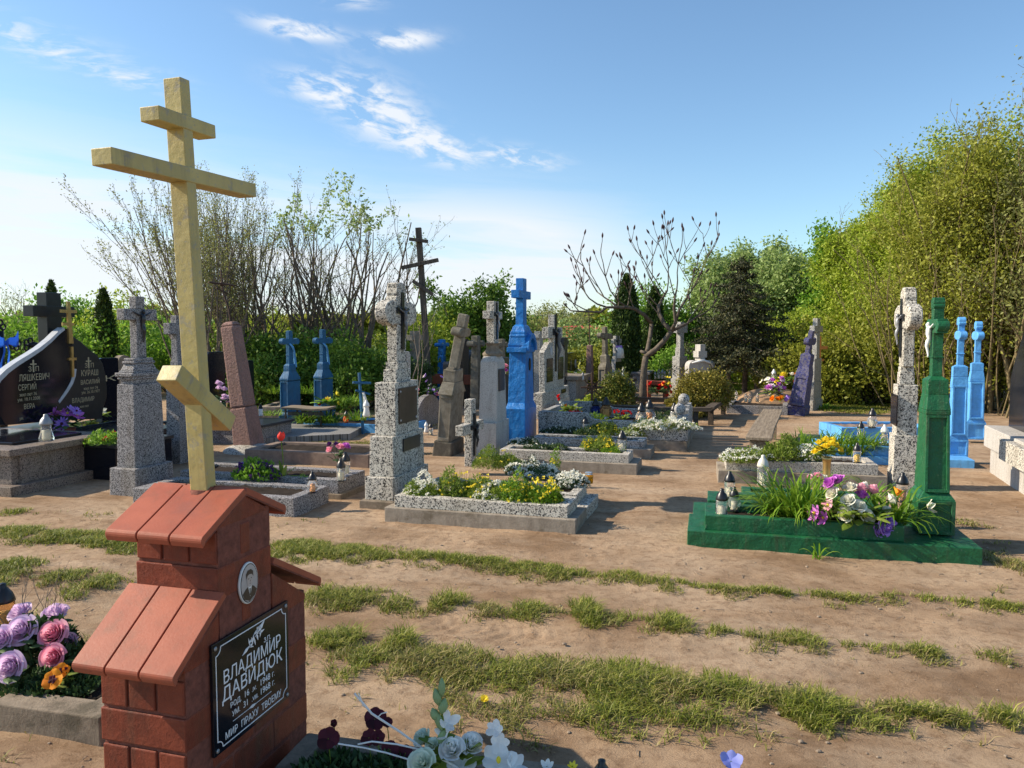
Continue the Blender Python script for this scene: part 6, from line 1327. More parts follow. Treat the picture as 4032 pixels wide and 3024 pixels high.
daylily('daylily sprout tuft behind the artificial bouquet', PT(R5, 1290, 740, .19), 40, .36, .10, .016)
daylily('small pale sprout growing against the front of the green kerb', gp(R5(955, 1085)), 12, .20, .06, .012, flop=1.3)
vs_ = [(.055, 0), (.045, .02), (.042, .2), (.05, .27), (.062, .30)]
bouquet('upright yellow artificial bouquet in a brass vase', PT(R5, 1032, 690, .0) + Vector((0, .1, .10)), [('rose', 'pyel', -.10, -.03, .40, .045), ('rose', 'pyel', -.04, -.05, .43, .045), ('rose', 'pyel', .03, -.05, .46, .05), ('rose', 'pyel', .10, 0, .43, .045), ('rose', 'pyel', -.14, 0, .36, .04), ('rose', 'pyel', .15, 0, .38, .04), ('rose', 'pyel', 0, .04, .49, .05), ('rose', 'pyel', -.08, .04, .46, .04), ('rose', 'pyel', .08, .05, .49, .04)], 'herb', 26, .14, .12, vase=(vs_, 'gold'), sc=0.9)
bl = [('rose', 'pmag', -.20, .05, .31, .055), ('rose', 'pmag', -.13, .08, .33, .05), ('rose', 'pcream', -.20, 0, .24, .05), ('rose', 'pcream', -.06, .02, .28, .05), ('rose', 'pwhite', -.10, -.04, .20, .05), ('rose', 'ppink', .03, .04, .27, .05), ('rose', 'pmag', .02, 0, .23, .045), ('rose', 'pwhite', .06, .06, .28, .045), ('rose', 'pwhite', -.03, -.06, .16, .05),
      ('rose', 'pcream', -.13, -.08, .10, .055), ('rose', 'pcream', .02, -.08, .09, .055), ('rose', 'ppink', .12, .05, .26, .05), ('rose', 'pcream', .24, 0, .20, .045), ('rose', 'porange', .30, .04, .24, .04), ('open', 'pmag', -.34, -.02, .10, .07), ('open', 'pmag', -.28, -.04, .07, .06), ('open', 'ppink', -.24, -.02, .16, .06), ('rose', 'ppurple', .12, -.14, .02, .06), ('rose', 'ppurple', .17, -.12, .04, .055), ('rose', 'ppurple', .10, -.10, -.02, .05), ('bell', 'pcream', .52, 0, .14, .05), ('rose', 'pwhite', .20, .0, .12, .04)]
bouquet('mixed pink, cream and violet artificial bouquet on the front green kerb', PT(R5, 1205, 880, .20), bl, 'herb', 40, .30, .13)
bouquet('small pale pink blooms behind the daylily on the green kerbs', PT(R5, 955, 625, .2), [('rose', 'ppink', -.08, 0, .06, .03), ('rose', 'ppink', 0, 0, .08, .035), ('rose', 'pcream', .07, 0, .06, .03)], 'herb', 10, .1, .07)
# --- left graves
herb('dark violet pansy clump in the kerb grave left of the path', PT(R7, 385, 330, .18), .25, .18, .20, 1100, .045, 'lf_g', 'pviolet', 90, .030, cluster=3, aspect=.6)
bouquet('lilac blooms at the edge of the violet pansies', PT(R7, 285, 290, .18), [('rose', 'ppurple', 0, 0, .08, .035), ('rose', 'ppurple', .04, .02, .05, .03)], 'lf_g', 8, .08, .06)
t = thing('red_tulip', 'single red tulip on a long stem in the grey kerb grave', 'flower', PT(R7, 570, 335, .17)); m = MB(); zt = .40; m.tube([(0, 0, 0), (.005, 0, .2), (-.01, 0, zt)], .0045, 5); m.obj('stem', G['lily'], t); m = MB(); m.grid(lambda u, v: ((.040 * math.sin(.35 + v * 2.2)) * math.cos(u * 6.283) - .01, .040 * math.sin(.35 + v * 2.2) * math.sin(u * 6.283), zt + .085 * v - .01 + .01 * math.sin(u * 18.8) * v), 18, 6); m.obj('bloom', G['ptul'], t, smooth=True)
m = MB()
for k, (dx, dy, dz) in enumerate(((.13, .02, .12), (-.13, 0, .11), (.06, -.08, .16), (-.05, .05, .19), (.16, -.03, .04))): leafblade(m, (0, 0, .01), (dx, dy, dz), .045)
m.obj('leaves', G['herb'], t, smooth=True)
bouquet('small bunch of pink roses behind the ribbed lanterns', PT(R7, 960, 215, .16), [('rose', 'ppink', -.09, 0, .14, .045), ('rose', 'ppink', .03, 0, .17, .05), ('rose', 'pmag', .10, .02, .18, .045), ('rose', 'pviolet', -.02, .03, .20, .035), ('rose', 'pviolet', -.10, .04, .20, .035)], 'herbd', 14, .1, .08)
herb('tiny leafy seedling at the right of the grey kerb bed', PT(R7, 712, 345, .17), .05, .04, .05, 60, .03, 'lf_g')
bouquet('purple and magenta artificial bouquet in front of the curved headstones', LP(R1, 430, 1150, .42), [('daisy', 'ppurple', .02, -.14, .12, .14), ('open', 'ppurple', -.18, -.10, .15, .13), ('daisy', 'pmag', .04, 0, .28, .12), ('open', 'pmag', .20, 0, .26, .13), ('open', 'pmag', -.22, 0, .27, .15), ('open', 'ppurple', .12, .05, .33, .12), ('open', 'pmag', -.10, .05, .30, .12), ('daisy', 'ppurple', .22, -.05, .33, .10)], 'herbd', 30, .32, .18, vase=([(.12, -.10), (.16, .04)], 'oxide'), sc=0.75)
bouquet('pale cream and lilac spray beside the purple bouquet', LP(R1, 590, 1085, .42), [('open', 'pcream', .08, 0, .14, .10), ('open', 'pcream', .20, 0, .18, .10), ('rose', 'plilac', -.10, 0, .08, .07), ('open', 'pwhite', .02, .05, .16, .08)], 'herb', 22, .26, .18, sc=0.8)
bouquet('white and lilac trailing blooms left of the purple bouquet', LP(R1, 240, 1090, .42), [('rose', 'plilac', .16, 0, .08, .06), ('rose', 'plilac', -.02, 0, .14, .06), ('open', 'pwhite', .24, 0, .02, .06), ('rose', 'pwhite', -.08, 0, .12, .05)], 'herbd', 22, .3, .16, sc=0.8)
herb('bright green foliage with red pansies by the squat granite pillar', LP(R1, 705, 1235, .40), .22, .25, .16, 900, .05, 'lf_g', 'pred', 8, .04)
bouquet('lilac flowers in a green vase left of the pink obelisk', dp(Z2(205, 1020), 11.2), [('rose', 'plilac', random.uniform(-.2, .12), random.uniform(-.1, .1), random.uniform(.12, .75), .07) for _ in range(12)], 'herbd', 24, .2, .14, vase=([(.07, -.05), (.10, .2)], 'green'), sc=0.6)
# daylilies in the blue kerb behind the bench
for lab, x, y, n, L, Yv in (('daylily clump left under the bench', 1130, 1150, 150, .55, 12.9), ('daylily clump right under the bench', 1370, 1150, 150, .60, 12.9), ('daylily row beyond the bench', 1500, 1000, 200, .65, 13.8), ('daylily patch left of the small blue cross', 1640, 960, 160, .6, 14.2), ('daylily tuft by the orange lantern', 1700, 1120, 100, .5, 12.6),
    ('bright tuft between the two dark blue monuments', 1140, 830, 120, .6, 15.5), ('bright tuft left of the dark blue monuments', 790, 830, 120, .55, 15.5), ('grass tuft beside the dark blue plinth', 765, 1070, 50, .35, 13.5), ('sprout tuft on the ground left of the bench legs', 1040, 1415, 30, .16, 11.2)):
    p = dp(Z2(x, y), Yv); p.z = max(0, p.z) if y < 1300 else 0; daylily(lab, p, n, L * .58, .26, .016, 'lily', name='daylily_clump')
bouquet('yellow tulips with long leaves behind the bench', dp(Z2(1340, 940), 13.6), [('bell', 'pyel', .04, 0, .14, .09), ('bell', 'pyel', .30, .1, .30, .10), ('bell', 'porange', 0, 0, .10, .08), ('bell', 'pyel', .36, 0, .02, .08), ('rose', 'pred', -.2, 0, .0, .08)], 'lf_g', 18, .3, .3, sc=0.55)
bouquet('purple and white pansies in a dark pot behind the leaning grey monument', dp(Z3(585, 1270), 13.6), [(k_, c_, random.uniform(-.42, .28), random.uniform(-.1, .1), random.uniform(.05, .75), .075) for k_, c_ in [('open', 'ppurple')] * 12 + [('open', 'pwhite')] * 3 + [('rose', 'ppink')] * 1], 'herbd', 60, .42, .2, sc=0.5)
bouquet('pink tulip heads beside the tall speckled monument', dp(Z3(385, 1270), 12.2), [('rose', 'ppink', 0, 0, .05, .06), ('rose', 'ppink', .02, 0, .14, .05)], 'herb', 6, .1, .1, sc=0.7)
herb('dark leafy potted plant behind the timber cross', dp(Z3(430, 1060), 16.2), .30, .2, .45, 1800, .05, 'herbd', None, 0)
bouquet('red flowered wreath leaning on the red bench', dp(Z4(1230, 1270), 18.2), [('rose', 'pred', x, 0, z, .10) for x, z in ((-.55, .35), (-.35, .50), (.05, .25), (.10, .40), (.25, .50), (.60, .35), (.62, .10), (.45, -.02), (.0, .12), (.35, .28))], 'herbd', 90, .62, .22, stem=False, sc=0.5)
bouquet('yellow lilies beside the red bench', dp(Z4(1350, 1180), 18.3), [('open', 'pyel', .02, 0, .45, .16), ('open', 'porange', -.18, 0, .15, .16), ('open', 'pyel', .12, 0, .18, .14), ('open', 'pyel', -.02, 0, .12, .14)], 'herb', 12, .2, .2, sc=0.5)
t = bouquet('big white and magenta bouquet on the flower mound', dp(R4(1690, 830), 15.6), [(k_, c_, random.uniform(-.36, .36), random.uniform(-.2, .1), random.uniform(.02, .62) , .09) for k_, c_ in [('daisy', 'pwhite')] * 8 + [('open', 'pwhite')] * 6 + [('rose', 'pmag')] * 10 + [('rose', 'plilac')] * 4], 'herb', 46, .36, .2, stem=False, sc=0.62)
bouquet('yellow green chrysanthemum bunch behind the white bouquet', dp(R4(1770, 700), 16.0), [('rose', 'pyel', random.uniform(-.2, .2), 0, random.uniform(-.1, .2), .08) for _ in range(8)], 'lf_g', 26, .25, .2, sc=0.7)
bouquet('orange and cream bunch at the right of the flower mound', dp(R4(1840, 700), 15.9), [('rose', c_, random.uniform(-.15, .22), 0, random.uniform(-.1, .25), .08) for c_ in ['porange'] * 4 + ['pcream'] * 4], 'herb', 20, .25, .2, sc=0.6)
bouquet('orange and violet paper flowers at the foot of the mound', dp(R4(1740, 860), 15.4), [('rose', c_, x, 0, z, .10) for c_, x, z in (('porange', -.2, .06), ('porange', 0, .05), ('ppurple', .22, .04), ('porange', .1, .1), ('ppurple', .28, .1))], 'herb', 10, .2, .15, sc=0.6)
bouquet('yellow flowers on a red stool behind the golden shrub', dp(R4(1245, 650), 18.8), [('rose', c_, random.uniform(-.2, .2), 0, random.uniform(0, .4), .09) for c_ in ['pyel'] * 4 + ['pcream'] * 3 + ['ppink']], 'lf_g', 20, .2, .2, sc=0.55)
bouquet('white trailing flowers by the dark green headstone', dp(Z4(210, 1020), 19.6), [('open', 'pwhite', random.uniform(-.3, .3), 0, random.uniform(-.1, .2), .09) for _ in range(5)], 'herb', 40, .4, .25, sc=0.55)
bouquet('pink and white blooms behind the bright blue monument', dp(R3(890, 640), 13.5), [('rose', c_, random.uniform(-.06, .06), 0, random.uniform(-.1, .25), .06) for c_ in ('ppink', 'pcream', 'pred', 'ppink', 'pmag')], 'herb', 14, .12, .12, sc=0.7)
# ------------------------------------------------------------------ foreground flowers
C0 = crop(0, 2300, 1.587); C1 = crop(1100, 2600, .907)
def fgrose(label, x, y, Y, r, mat, ax, seed, name='artificial_rose', n=26):
    Y = Y + .55; r *= 1.06; P = dp(C0(x, y), Y); t = thing(name, label, 'rose', P, 0, 'artificial roses at the lower left'); m = MB(); rose(m, (0, 0, 0), r, ax, n, 1, seed); m.obj('petals', G[mat], t, smooth=True)
    m = MB(); m.tube([(0, 0, -r * .4), (random.uniform(-.03, .03), .03, -(P.z - .08))], .004, 5); m.obj('stem', G['herbd'], t)
    m = MB()
    for k in range(3): a = random.uniform(0, 6.28); leafblade(m, (0, 0, -r * .6), (r * 1.7 * math.cos(a), r * 1.7 * math.sin(a), -r * .5), r * .9)
    m.obj('leaves', G['herbd'], t, smooth=True)
Yr = 2.95
fgrose('lilac rose at the top left of the bunch', 130, 178, 3.15, .046, 'plilac', (-.2, -.5, .9), 2); fgrose('lilac rose at the top right of the bunch', 350, 185, 3.15, .050, 'plilac', (.1, -.3, 1), 3)
fgrose('large open lilac rose in the middle of the bunch', 140, 290, 2.95, .058, 'plilac', (0, -.9, .6), 4, n=30); fgrose('deep pink peony rose right of the middle', 335, 315, 2.95, .056, 'ppink', (.0, -.8, .6), 5, n=30)
fgrose('lilac rose cut by the left picture edge', 15, 345, 2.9, .052, 'plilac', (0, -.9, .5), 6); fgrose('dusty pink rose low on the right of the bunch', 340, 455, 2.85, .050, 'ppink', (0, -.9, .3), 7); fgrose('large lilac rose lowest in the bunch', 70, 515, 2.75, .055, 'plilac', (0, -1, .3), 8, n=30)
fgrose('small pink rose between the peony and the tiled ledge', 430, 360, 3.0, .035, 'plilac', (.3, -.8, .3), 9)
herb('dark leafy ground plant under the artificial roses', gp(C0(280, 640), .08), .26, .14, .07, 1800, .03, 'herbd', None, 0, aspect=.5)
herb('dark leafy filler inside the rose bunch', gp(C0(130, 560), .10) + Vector((0, .12, 0)), .24, .14, .20, 1500, .05, 'herbd', None, 0, aspect=.5)
def pansy(label, P, r, mat, ax, grp=None):
    t = thing('pansy', label, 'flower', P, 0, grp); m = MB(); openflower(m, (0, 0, 0), r, ax, 5, 1.15, .15, 3); o = m.obj('petals', G[mat], t, smooth=True)
    k = MB(); openflower(k, Vector(ax).normalized() * .004, r * .45, ax, 5, .8, .05, 4); k.obj('blotch', G['pdark'], o)
    m = MB(); m.tube([(0, 0, -.002), (.004, .01, -(P.z - .1))], .0025, 4); m.obj('stem', G['herb'], t)
    m = MB()
    for q in range(4): a = random.uniform(0, 6.28); leafblade(m, (0, 0, -.03), (.06 * math.cos(a), .06 * math.sin(a), -.04), .025)
    m.obj('leaves', G['herb'], t, smooth=True)
pansy('orange pansy with dark blotch at the foot of the brick marker', dp(C0(330, 595), 3.24), .045, 'porange', (0, -1, .5)); pansy('orange pansy just behind the dark blotched one', dp(C0(375, 545), 3.3), .037, 'porange', (.3, -.8, .7)); pansy('small orange bud right of the two orange pansies', dp(C0(412, 528), 3.3), .018, 'porange', (.6, -.5, .7))
lantern('dark lantern lid rising behind the artificial roses', dp(C0(25, 290), 3.75), .24, lid='blackp', kind='amber', wide=1.15)
def twigs(label, P, stems, r=.0022, mat='woodg'):
    t = thing('dry_twigs', label, 'twigs', P); m = MB(); rs = random.Random(5)
    def g(p, d, L, r, k):
        pts = [p]; 
        for i in range(5): d = (d + Vector((rs.uniform(-.12, .12), rs.uniform(-.12, .12), .02))).normalized(); p = p + d * L / 5; pts.append(p)
        m.tube(pts, [r * (1 - .12 * i) for i in range(6)], 4)
        if k > 0:
            for i in (2, 3, 4): g(pts[i], (d + Vector((rs.uniform(-.8, .8), rs.uniform(-.5, .5), rs.uniform(-.1, .4)))).normalized(), L * .5, r * .6, k - 1)
    for s in stems: g(Vector(s[0]), Vector(s[1]).normalized(), s[2], r, 2)
    m.obj('twigs', G[mat], t); return t
twigs('pale dry branching twigs stuck upright behind the roses', dp(C0(240, 250), 3.7), [((0, 0, -.15), (-.02, 0, 1), .34), ((-.05, 0, -.1), (-.25, 0, 1), .28), ((.03, 0, -.1), (.35, 0, 1), .26), ((-.1, 0, -.1), (-.5, 0, .8), .3)], .003)
# bottom centre: white artificial bouquet, gladiolus, dark pansies, dandelion, white wires
def white_bouquet():
    P = dp(C1(600, 380), 2.55); P.z = .11
    Y = 2.5; t = thing('white_bouquet', 'white artificial roses and lilies with green buds at the bottom edge', 'bouquet', P)
    q = lambda x, y, Yv=Y: dp(C1(x, y), Yv) - P
    for i, (x, y, r, mt, ax, Yv) in enumerate(((620, 320, .040, 'pwc', (-.1, -.7, .9), 2.48), (685, 302, .040, 'pwc', (.3, -.5, 1), 2.52), (512, 280, .033, 'proseg', (-.6, -.4, .8), 2.55), (512, 365, .042, 'proseg', (-.2, -.8, .8), 2.42), (548, 300, .022, 'proseg', (-.2, -.6, .9), 2.5))):
        m = MB(); rose(m, q(x, y, Yv), r, ax, 18, .8, 20 + i); m.obj('rose', G[mt], t, smooth=True)
    for i, (x, y, r, ax, n, cup) in enumerate(((600, 222, .036, (.3, -.7, .6), 4, 1.0), (590, 262, .028, (-.3, -.5, .6), 4, 1.0), (783, 362, .060, (.1, -.6, 1), 6, .3), (770, 245, .030, (-.1, -.8, .5), 5, .9), (785, 295, .036, (.2, -.9, .4), 5, .6), (650, 385, .05, (0, -.3, 1), 6, .4), (840, 375, .04, (.5, -.3, .8), 5, .5))):
        m = MB(); openflower(m, q(x, y), r, ax, n, .85, cup, i); o = m.obj('lily', G['pwc'], t, smooth=True)
        if r > .05: k = MB(); k.ball(q(x, y) + Vector((0, -.01, .012)), .008, 8, (1, 1, 1.6)); k.obj('stamen', G['pyel'], o)
    m = MB()
    for i in range(24): a = random.uniform(0, 6.28); c = q(random.uniform(530, 680), random.uniform(270, 380)); leafblade(m, c + Vector((0, .03, -.04)), c + Vector((.09 * math.cos(a), .05 * math.sin(a) + .02, random.uniform(-.02, .03))), .05)
    m.obj('leaves', G['herb'], t, smooth=True)
    g = thing('gladiolus_stem', 'upright artificial stem of closed green gladiolus buds behind the white roses', 'flower', P)
    m = MB(); m.tube([q(600, 330), q(590, 250), q(575, 150), q(582, 70)], .004, 5); m.obj('stem', G['herb'], g)
    gb = leafmat('green_buds', (.16, .25, .10), (.30, .42, .20), .2, c3=(.20, .16, .08))
    for (x0, y0, x1, y1, w) in ((580, 130, 580, 62, .030), (570, 160, 556, 100, .036), (578, 190, 592, 135, .040), (562, 215, 546, 170, .036), (580, 250, 560, 180, .036), (572, 300, 590, 245, .036)):
        b = MB(); a_, e_ = q(x0, y0), q(x1, y1); mid = (a_ + e_) / 2; b.tube([a_, a_ * .75 + e_ * .25, mid, a_ * .25 + e_ * .75, e_], [w * .12, w * .36, w * .42, w * .30, w * .05], 8); b.obj('bud', gb, g, smooth=True)
white_bouquet()
def wires():
    Y = 2.5; P = dp(C1(450, 320), Y); t = thing('white_twig_spray', 'thin white coated decorative twigs lying across the bottom kerb', 'twigs', P); m = MB(); q = lambda x, y: dp(C1(x, y), Y) - P
    for pts, r in (([(268, 118), (330, 190), (430, 255), (520, 320), (640, 384)], .0038), ([(210, 298), (300, 312), (380, 330), (475, 358)], .003), ([(280, 300), (330, 290), (420, 300), (500, 318)], .003), ([(820, 380), (830, 345), (828, 340)], .002), ([(300, 165), (290, 135), (283, 118)], .002), ([(350, 205), (365, 190), (385, 185)], .002)):
        m.tube([q(*p) for p in pts], r, 5)
    m.obj('twigs', G['white'], t)
wires()
for i, (x, y, r, lab) in enumerate(((340, 208, .042, 'dark maroon pansy touching the white twig'), (175, 278, .040, 'dark maroon pansy nearest the brick marker'), (385, 220, .020, 'small dark maroon pansy right of the twig'), (320, 275, .030, 'dark maroon pansy low in the middle'), (352, 275, .028, 'dark maroon pansy beside the low middle one'), (195, 225, .014, 'dark maroon bud above the marker base'), (395, 318, .032, 'dark maroon pansy low beside the white twigs'), (450, 330, .03, 'dark red pansy next to the white roses'))):
    P = dp(C1(x, y), 2.62 if y > 250 else 2.75); t = thing('dark_pansy', lab, 'flower', P, 0, 'dark pansies on the bottom kerb grave'); m = MB(); openflower(m, (0, 0, 0), r, (random.uniform(-.5, .5), -.9, .5), 5, 1.15, .2, i); m.obj('petals', G['pdark'], t, smooth=True); m = MB(); m.tube([(0, 0, 0), (.01, .0, -(P.z - .1))], .002, 4); m.obj('stem', G['herb'], t)
herb('dark leafy pansy foliage on the bottom kerb grave', dp(C1(330, 372), 2.55) * Vector((1, 1, 0)) + Vector((0, .02, .10)) if False else Vector((-.45, 2.52, .10)), .34, .17, .09, 2200, .035, 'herbd', None, 0, aspect=.4)
t = thing('dandelion', 'single yellow dandelion standing in the grass', 'flower', dp(C1(732, 140), 3.3)); m = MB(); openflower(m, (0, 0, 0), .021, (0, -.5, 1), 22, .22, .5, 1); openflower(m, (0, 0, .002), .015, (0, -.5, 1), 16, .22, .9, 2); m.obj('petals', G['pyel'], t, smooth=True); m = MB(); m.tube([(0, 0, 0), (.0, .0, -(t.location.z))], .003, 5); m.obj('stem', G['lily'], t)
P = dp(crop(0, 0, 1)(2878, 2996), 2.75); t = thing('blue_pansy', 'single blue violet flower head at the bottom edge right of centre', 'flower', P); m = MB(); openflower(m, (0, 0, 0), .040, (0, -.6, 1), 5, 1.1, .4, 2); m.obj('petals', G['pblue'], t, smooth=True); m = MB(); m.tube([(0, 0, 0), (0, 0, -P.z)], .003, 5); m.obj('stem', G['herb'], t)
P = gp((2374, 3010), .0); lantern('dark lantern top at the bottom edge below the track', Vector((.315, 2.62, -.04)), .20, lid='blackp')
P = dp(C1(955, 378), 2.6); t = thing('small_white_bloom', 'small white and yellow blooms at the bottom edge right of the lilies', 'flower', P); m = MB(); openflower(m, (0, 0, 0), .022, (0, -.5, 1), 5, .9, .8, 2); m.obj('petals', G['pwc'], t, smooth=True); m = MB(); openflower(m, (.09, 0, 0), .018, (0, -.5, 1), 6, .6, .5, 3); m.obj('yellow_petals', G['pyel'], t, smooth=True); m = MB(); m.tube([(0, 0, 0), (.03, 0, -.1), (.09, 0, 0)], .003, 4); m.obj('stems', G['lily'], t)
# ================================================================== TREES
def skel(base, stems, rnd, depth=2, seg=7, wob=.10, up=.02, kids=(4, 6), ang=(.35, .8), shrink=.55, rmin=.003, first=.25):
    """stems: list of (offset, dir, length, radius). returns polylines [(pts, radii)] and tip/side points"""
    out = []; tips = []
    def g(p, d, L, r, k):
        pts = [p.copy()]; rr = [r]; n = seg if k == depth else max(3, seg - 2)
        for i in range(n):
            d = (d + Vector((rnd.gauss(0, wob), rnd.gauss(0, wob), rnd.gauss(0, wob * .6) + up))).normalized(); p = p + d * (L / n); pts.append(p.copy()); rr.append(max(rmin, r * (1 - .75 * (i + 1) / n)))
        out.append((pts, rr, k))
        if k > 0:
            m = rnd.randint(*kids)
            for j in range(m):
                u = first + (1 - first) * (j + rnd.random()) / m; i = min(n - 1, int(u * n)); q = pts[i].lerp(pts[i + 1], u * n - i)
                a = rnd.uniform(*ang); ax = Vector((rnd.gauss(0, 1), rnd.gauss(0, 1), rnd.gauss(0, 1))).normalized(); dd = (d * math.cos(a) + (ax - d * ax.dot(d)).normalized() * math.sin(a)).normalized()
                g(q, dd, L * shrink * (1.15 - .6 * u) * rnd.uniform(.7, 1.2), max(rmin, rr[i] * .55), k - 1)
        if k <= 1:
            for i in range(1, n + 1): tips.append((pts[i], k, i / n, d))
    for (o, d, L, r) in stems: g(base + Vector(o), Vector(d).normalized(), L, r, depth)
    return out, tips
def sk_mesh(name, polys, mat, parent, nside=(4, 4, 5, 6)):
    m = MB()
    for pts, rr, k in polys: m.tube(pts, rr, nside[min(k, 3)], cap=False)
    return m.obj(name, G[mat], parent, smooth=True)
def leafpts(tips, per, spread, rnd_=NR, grow=0):
    P = np.array([tuple(t[0]) for t in tips]); n = len(P); P = np.repeat(P, per, 0); return P + rnd_.normal(size=P.shape) * spread
def fan(n, r0, lean, L, rad, rnd, az0=None, azs=math.pi, off=.25):
    st = []
    for i in range(n):
        a = rnd.uniform(-math.pi, math.pi) if az0 is None else az0 + rnd.uniform(-azs, azs); le = lean * rnd.uniform(.1, 1) ** .7
        st.append(((math.cos(a) * off * rnd.random(), math.sin(a) * off * rnd.random(), -.05), (math.cos(a) * math.sin(le), math.sin(a) * math.sin(le), math.cos(le)), L * rnd.uniform(.75, 1.05), rad * rnd.uniform(.6, 1.1)))
    return st
def tree(label, px, Y, h, nst, lean, rad, mat, leafmat_, per, ls, sp, seed, name='tree', depth=2, kids=(4, 6), ang=(.3, .7), up=.03, wob=.09, shrink=.5, az0=None, azs=math.pi, off=.3, bark='bark', group=None, aspect=.5, first=.25, filt=None, cat='tree', dens=1, lup=.3, hs=.80):
    rnd = random.Random(seed); P = Vector(((px * 1.8228 - 2016) / F * Y, Y, 0)); t = thing(name, label, cat, P, 0, group)
    polys, tips = skel(Vector((0, 0, 0)), fan(nst, 0, lean, h * hs, rad, rnd, az0, azs, off), rnd, depth, 8, wob, up, kids, ang, shrink, first=first)
    if name == 'willow_tree': polys = [q for q in polys if q[2] == depth or all(-2.1 - .35 * max(0, 5 - v.z) < v.x for v in q[0])]
    sk_mesh('trunk' if nst == 1 else 'stems', polys, bark, t)
    if leafmat_:
        if filt: tips = [q for q in tips if filt(q)]
        pts = leafpts(tips, per, sp); pts = pts[pts[:, 2] > .05]; leaves('crown', pts, ls, G[leafmat_], t, aspect, up=lup)
    return t
def mass(label, px, Y, rx, ry, h, n, ls, mat, seed, name='shrub', z0=.0, lump=.35, stems=10, bark='bark', group=None, cat='shrub', shell=.5, top=None, freq=1.4):
    """leafy bush: leaves fill clumps spread through an uneven dome, on visible stems"""
    rs = np.random.RandomState(seed); rnd = random.Random(seed); P = Vector(((px * 1.8228 - 2016) / F * Y, Y, 0)); t = thing(name, label, cat, P, 0, group)
    nc = max(14, int(n / 170)); a = rs.rand(nc) * 2 * math.pi; q = np.sqrt(rs.rand(nc)); x = rx * q * np.cos(a); y = ry * q * np.sin(a)
    zt = h * (1 - .55 * q ** 2.5) * (1 - lump * rs.rand(nc)); u = rs.rand(nc) ** shell; z = z0 + (zt - z0) * (.12 + .88 * u); cr = h * (.09 + .09 * rs.rand(nc))
    k = rs.randint(0, nc, n); d = rs.normal(size=(n, 3)); d /= np.linalg.norm(d, axis=1)[:, None]; rr = cr[k] * (.35 + .9 * rs.rand(n) ** .6)
    pts = np.stack([x[k], y[k], z[k]], 1) + d * rr[:, None] * np.array([1.15, 1.15, 1.0]); pts = pts[pts[:, 2] > .02]
    leaves('foliage', pts, ls, G[mat], t, .55, up=.35)
    m = MB()
    for i in range(min(nc, stems * 3)):
        e = Vector((x[i], y[i], z[i])); b = Vector((x[i] * .15, y[i] * .15, -.05)); mid = b.lerp(e, .5) + Vector((rnd.gauss(0, .08), rnd.gauss(0, .08), .15)); m.tube([b, mid, e], [.022, .014, .006], 4, cap=False)
    m.obj('stems', G[bark], t); return t
# ---- left: bare multi-stemmed bushes with opening buds
tree('tall fanning bare tree with tiny opening leaves, behind the yellow cross post', 450, 17.0, 5.5, 34, .36, .032, None, 'lf_b', 2, .045, .035, 101, 'bare_tree', kids=(4, 6), ang=(.2, .5), shrink=.42, azs=math.pi, off=.4, up=.045, first=.35)
tree('tall bare tree with dense upright twigs, just right of the yellow cross post', 520, 18.5, 5.7, 32, .26, .034, None, 'lf_b', 2, .045, .04, 102, 'bare_tree', kids=(4, 7), ang=(.2, .5), shrink=.40, off=.4, up=.05, first=.3)
tree('leaning bare sumac with forked thick twigs, above the left dark blue monument', 610, 18.5, 5.4, 13, .40, .055, None, 'lf_b', 1, .05, .03, 103, 'bare_tree', kids=(4, 6), ang=(.3, .7), shrink=.5, off=.5, up=.05, wob=.13)
tree('bare forking sumac with a few green top leaves, above the two dark blue monuments', 690, 18.8, 5.6, 15, .36, .055, None, 'lf_p', 4, .09, .06, 104, 'bare_tree', kids=(3, 5), ang=(.3, .7), shrink=.5, off=.5, up=.05, wob=.13, filt=lambda q: q[0].z > 4.0)
tree('wide bare sumac with thick curving branches, left of the tall speckled monument', 765, 18.5, 5.4, 14, .40, .055, None, 'lf_b', 1, .05, .03, 105, 'bare_tree', kids=(3, 5), ang=(.3, .7), shrink=.5, off=.5, up=.06, wob=.13)
tree('thin bare sapling standing before the timber cross', 885, 13.5, 2.9, 3, .40, .022, None, None, 0, 0, 0, 106, 'bare_sapling', kids=(3, 4), ang=(.4, .8), shrink=.5, off=.1, wob=.12)
for i, (px, Yv, rx, h, n, mt, lab) in enumerate(((545, 17.6, 1.1, 2.0, 9000, 'lf_d', 'bright green shrub right of the pink obelisk'), (620, 17.2, 1.2, 1.75, 10000, 'lf_d', 'dark green shrub behind the left dark blue monument'), (700, 17.4, 1.2, 1.7, 10000, 'lf_d', 'dark green shrub behind the right dark blue monument'), (775, 16.6, 1.1, 1.5, 9000, 'lf_d', 'green shrub left of the tall speckled monument'), (838, 17.5, .9, 1.55, 6000, 'lf_d', 'green shrub directly behind the tall speckled monument'), (480, 19.5, 1.2, 2.1, 7000, 'lf_y', 'yellow green shrub behind the pink obelisk'), (580, 20.5, 1.6, 2.5, 8000, 'lf_y', 'yellow green shrub under the bare sumacs'), (740, 21, 1.8, 2.1, 7000, 'lf_d', 'dark shrub deep behind the dark blue monuments'))):
    mass(lab, px, Yv, rx, 1.0, h, n, .085, mt, 200 + i)
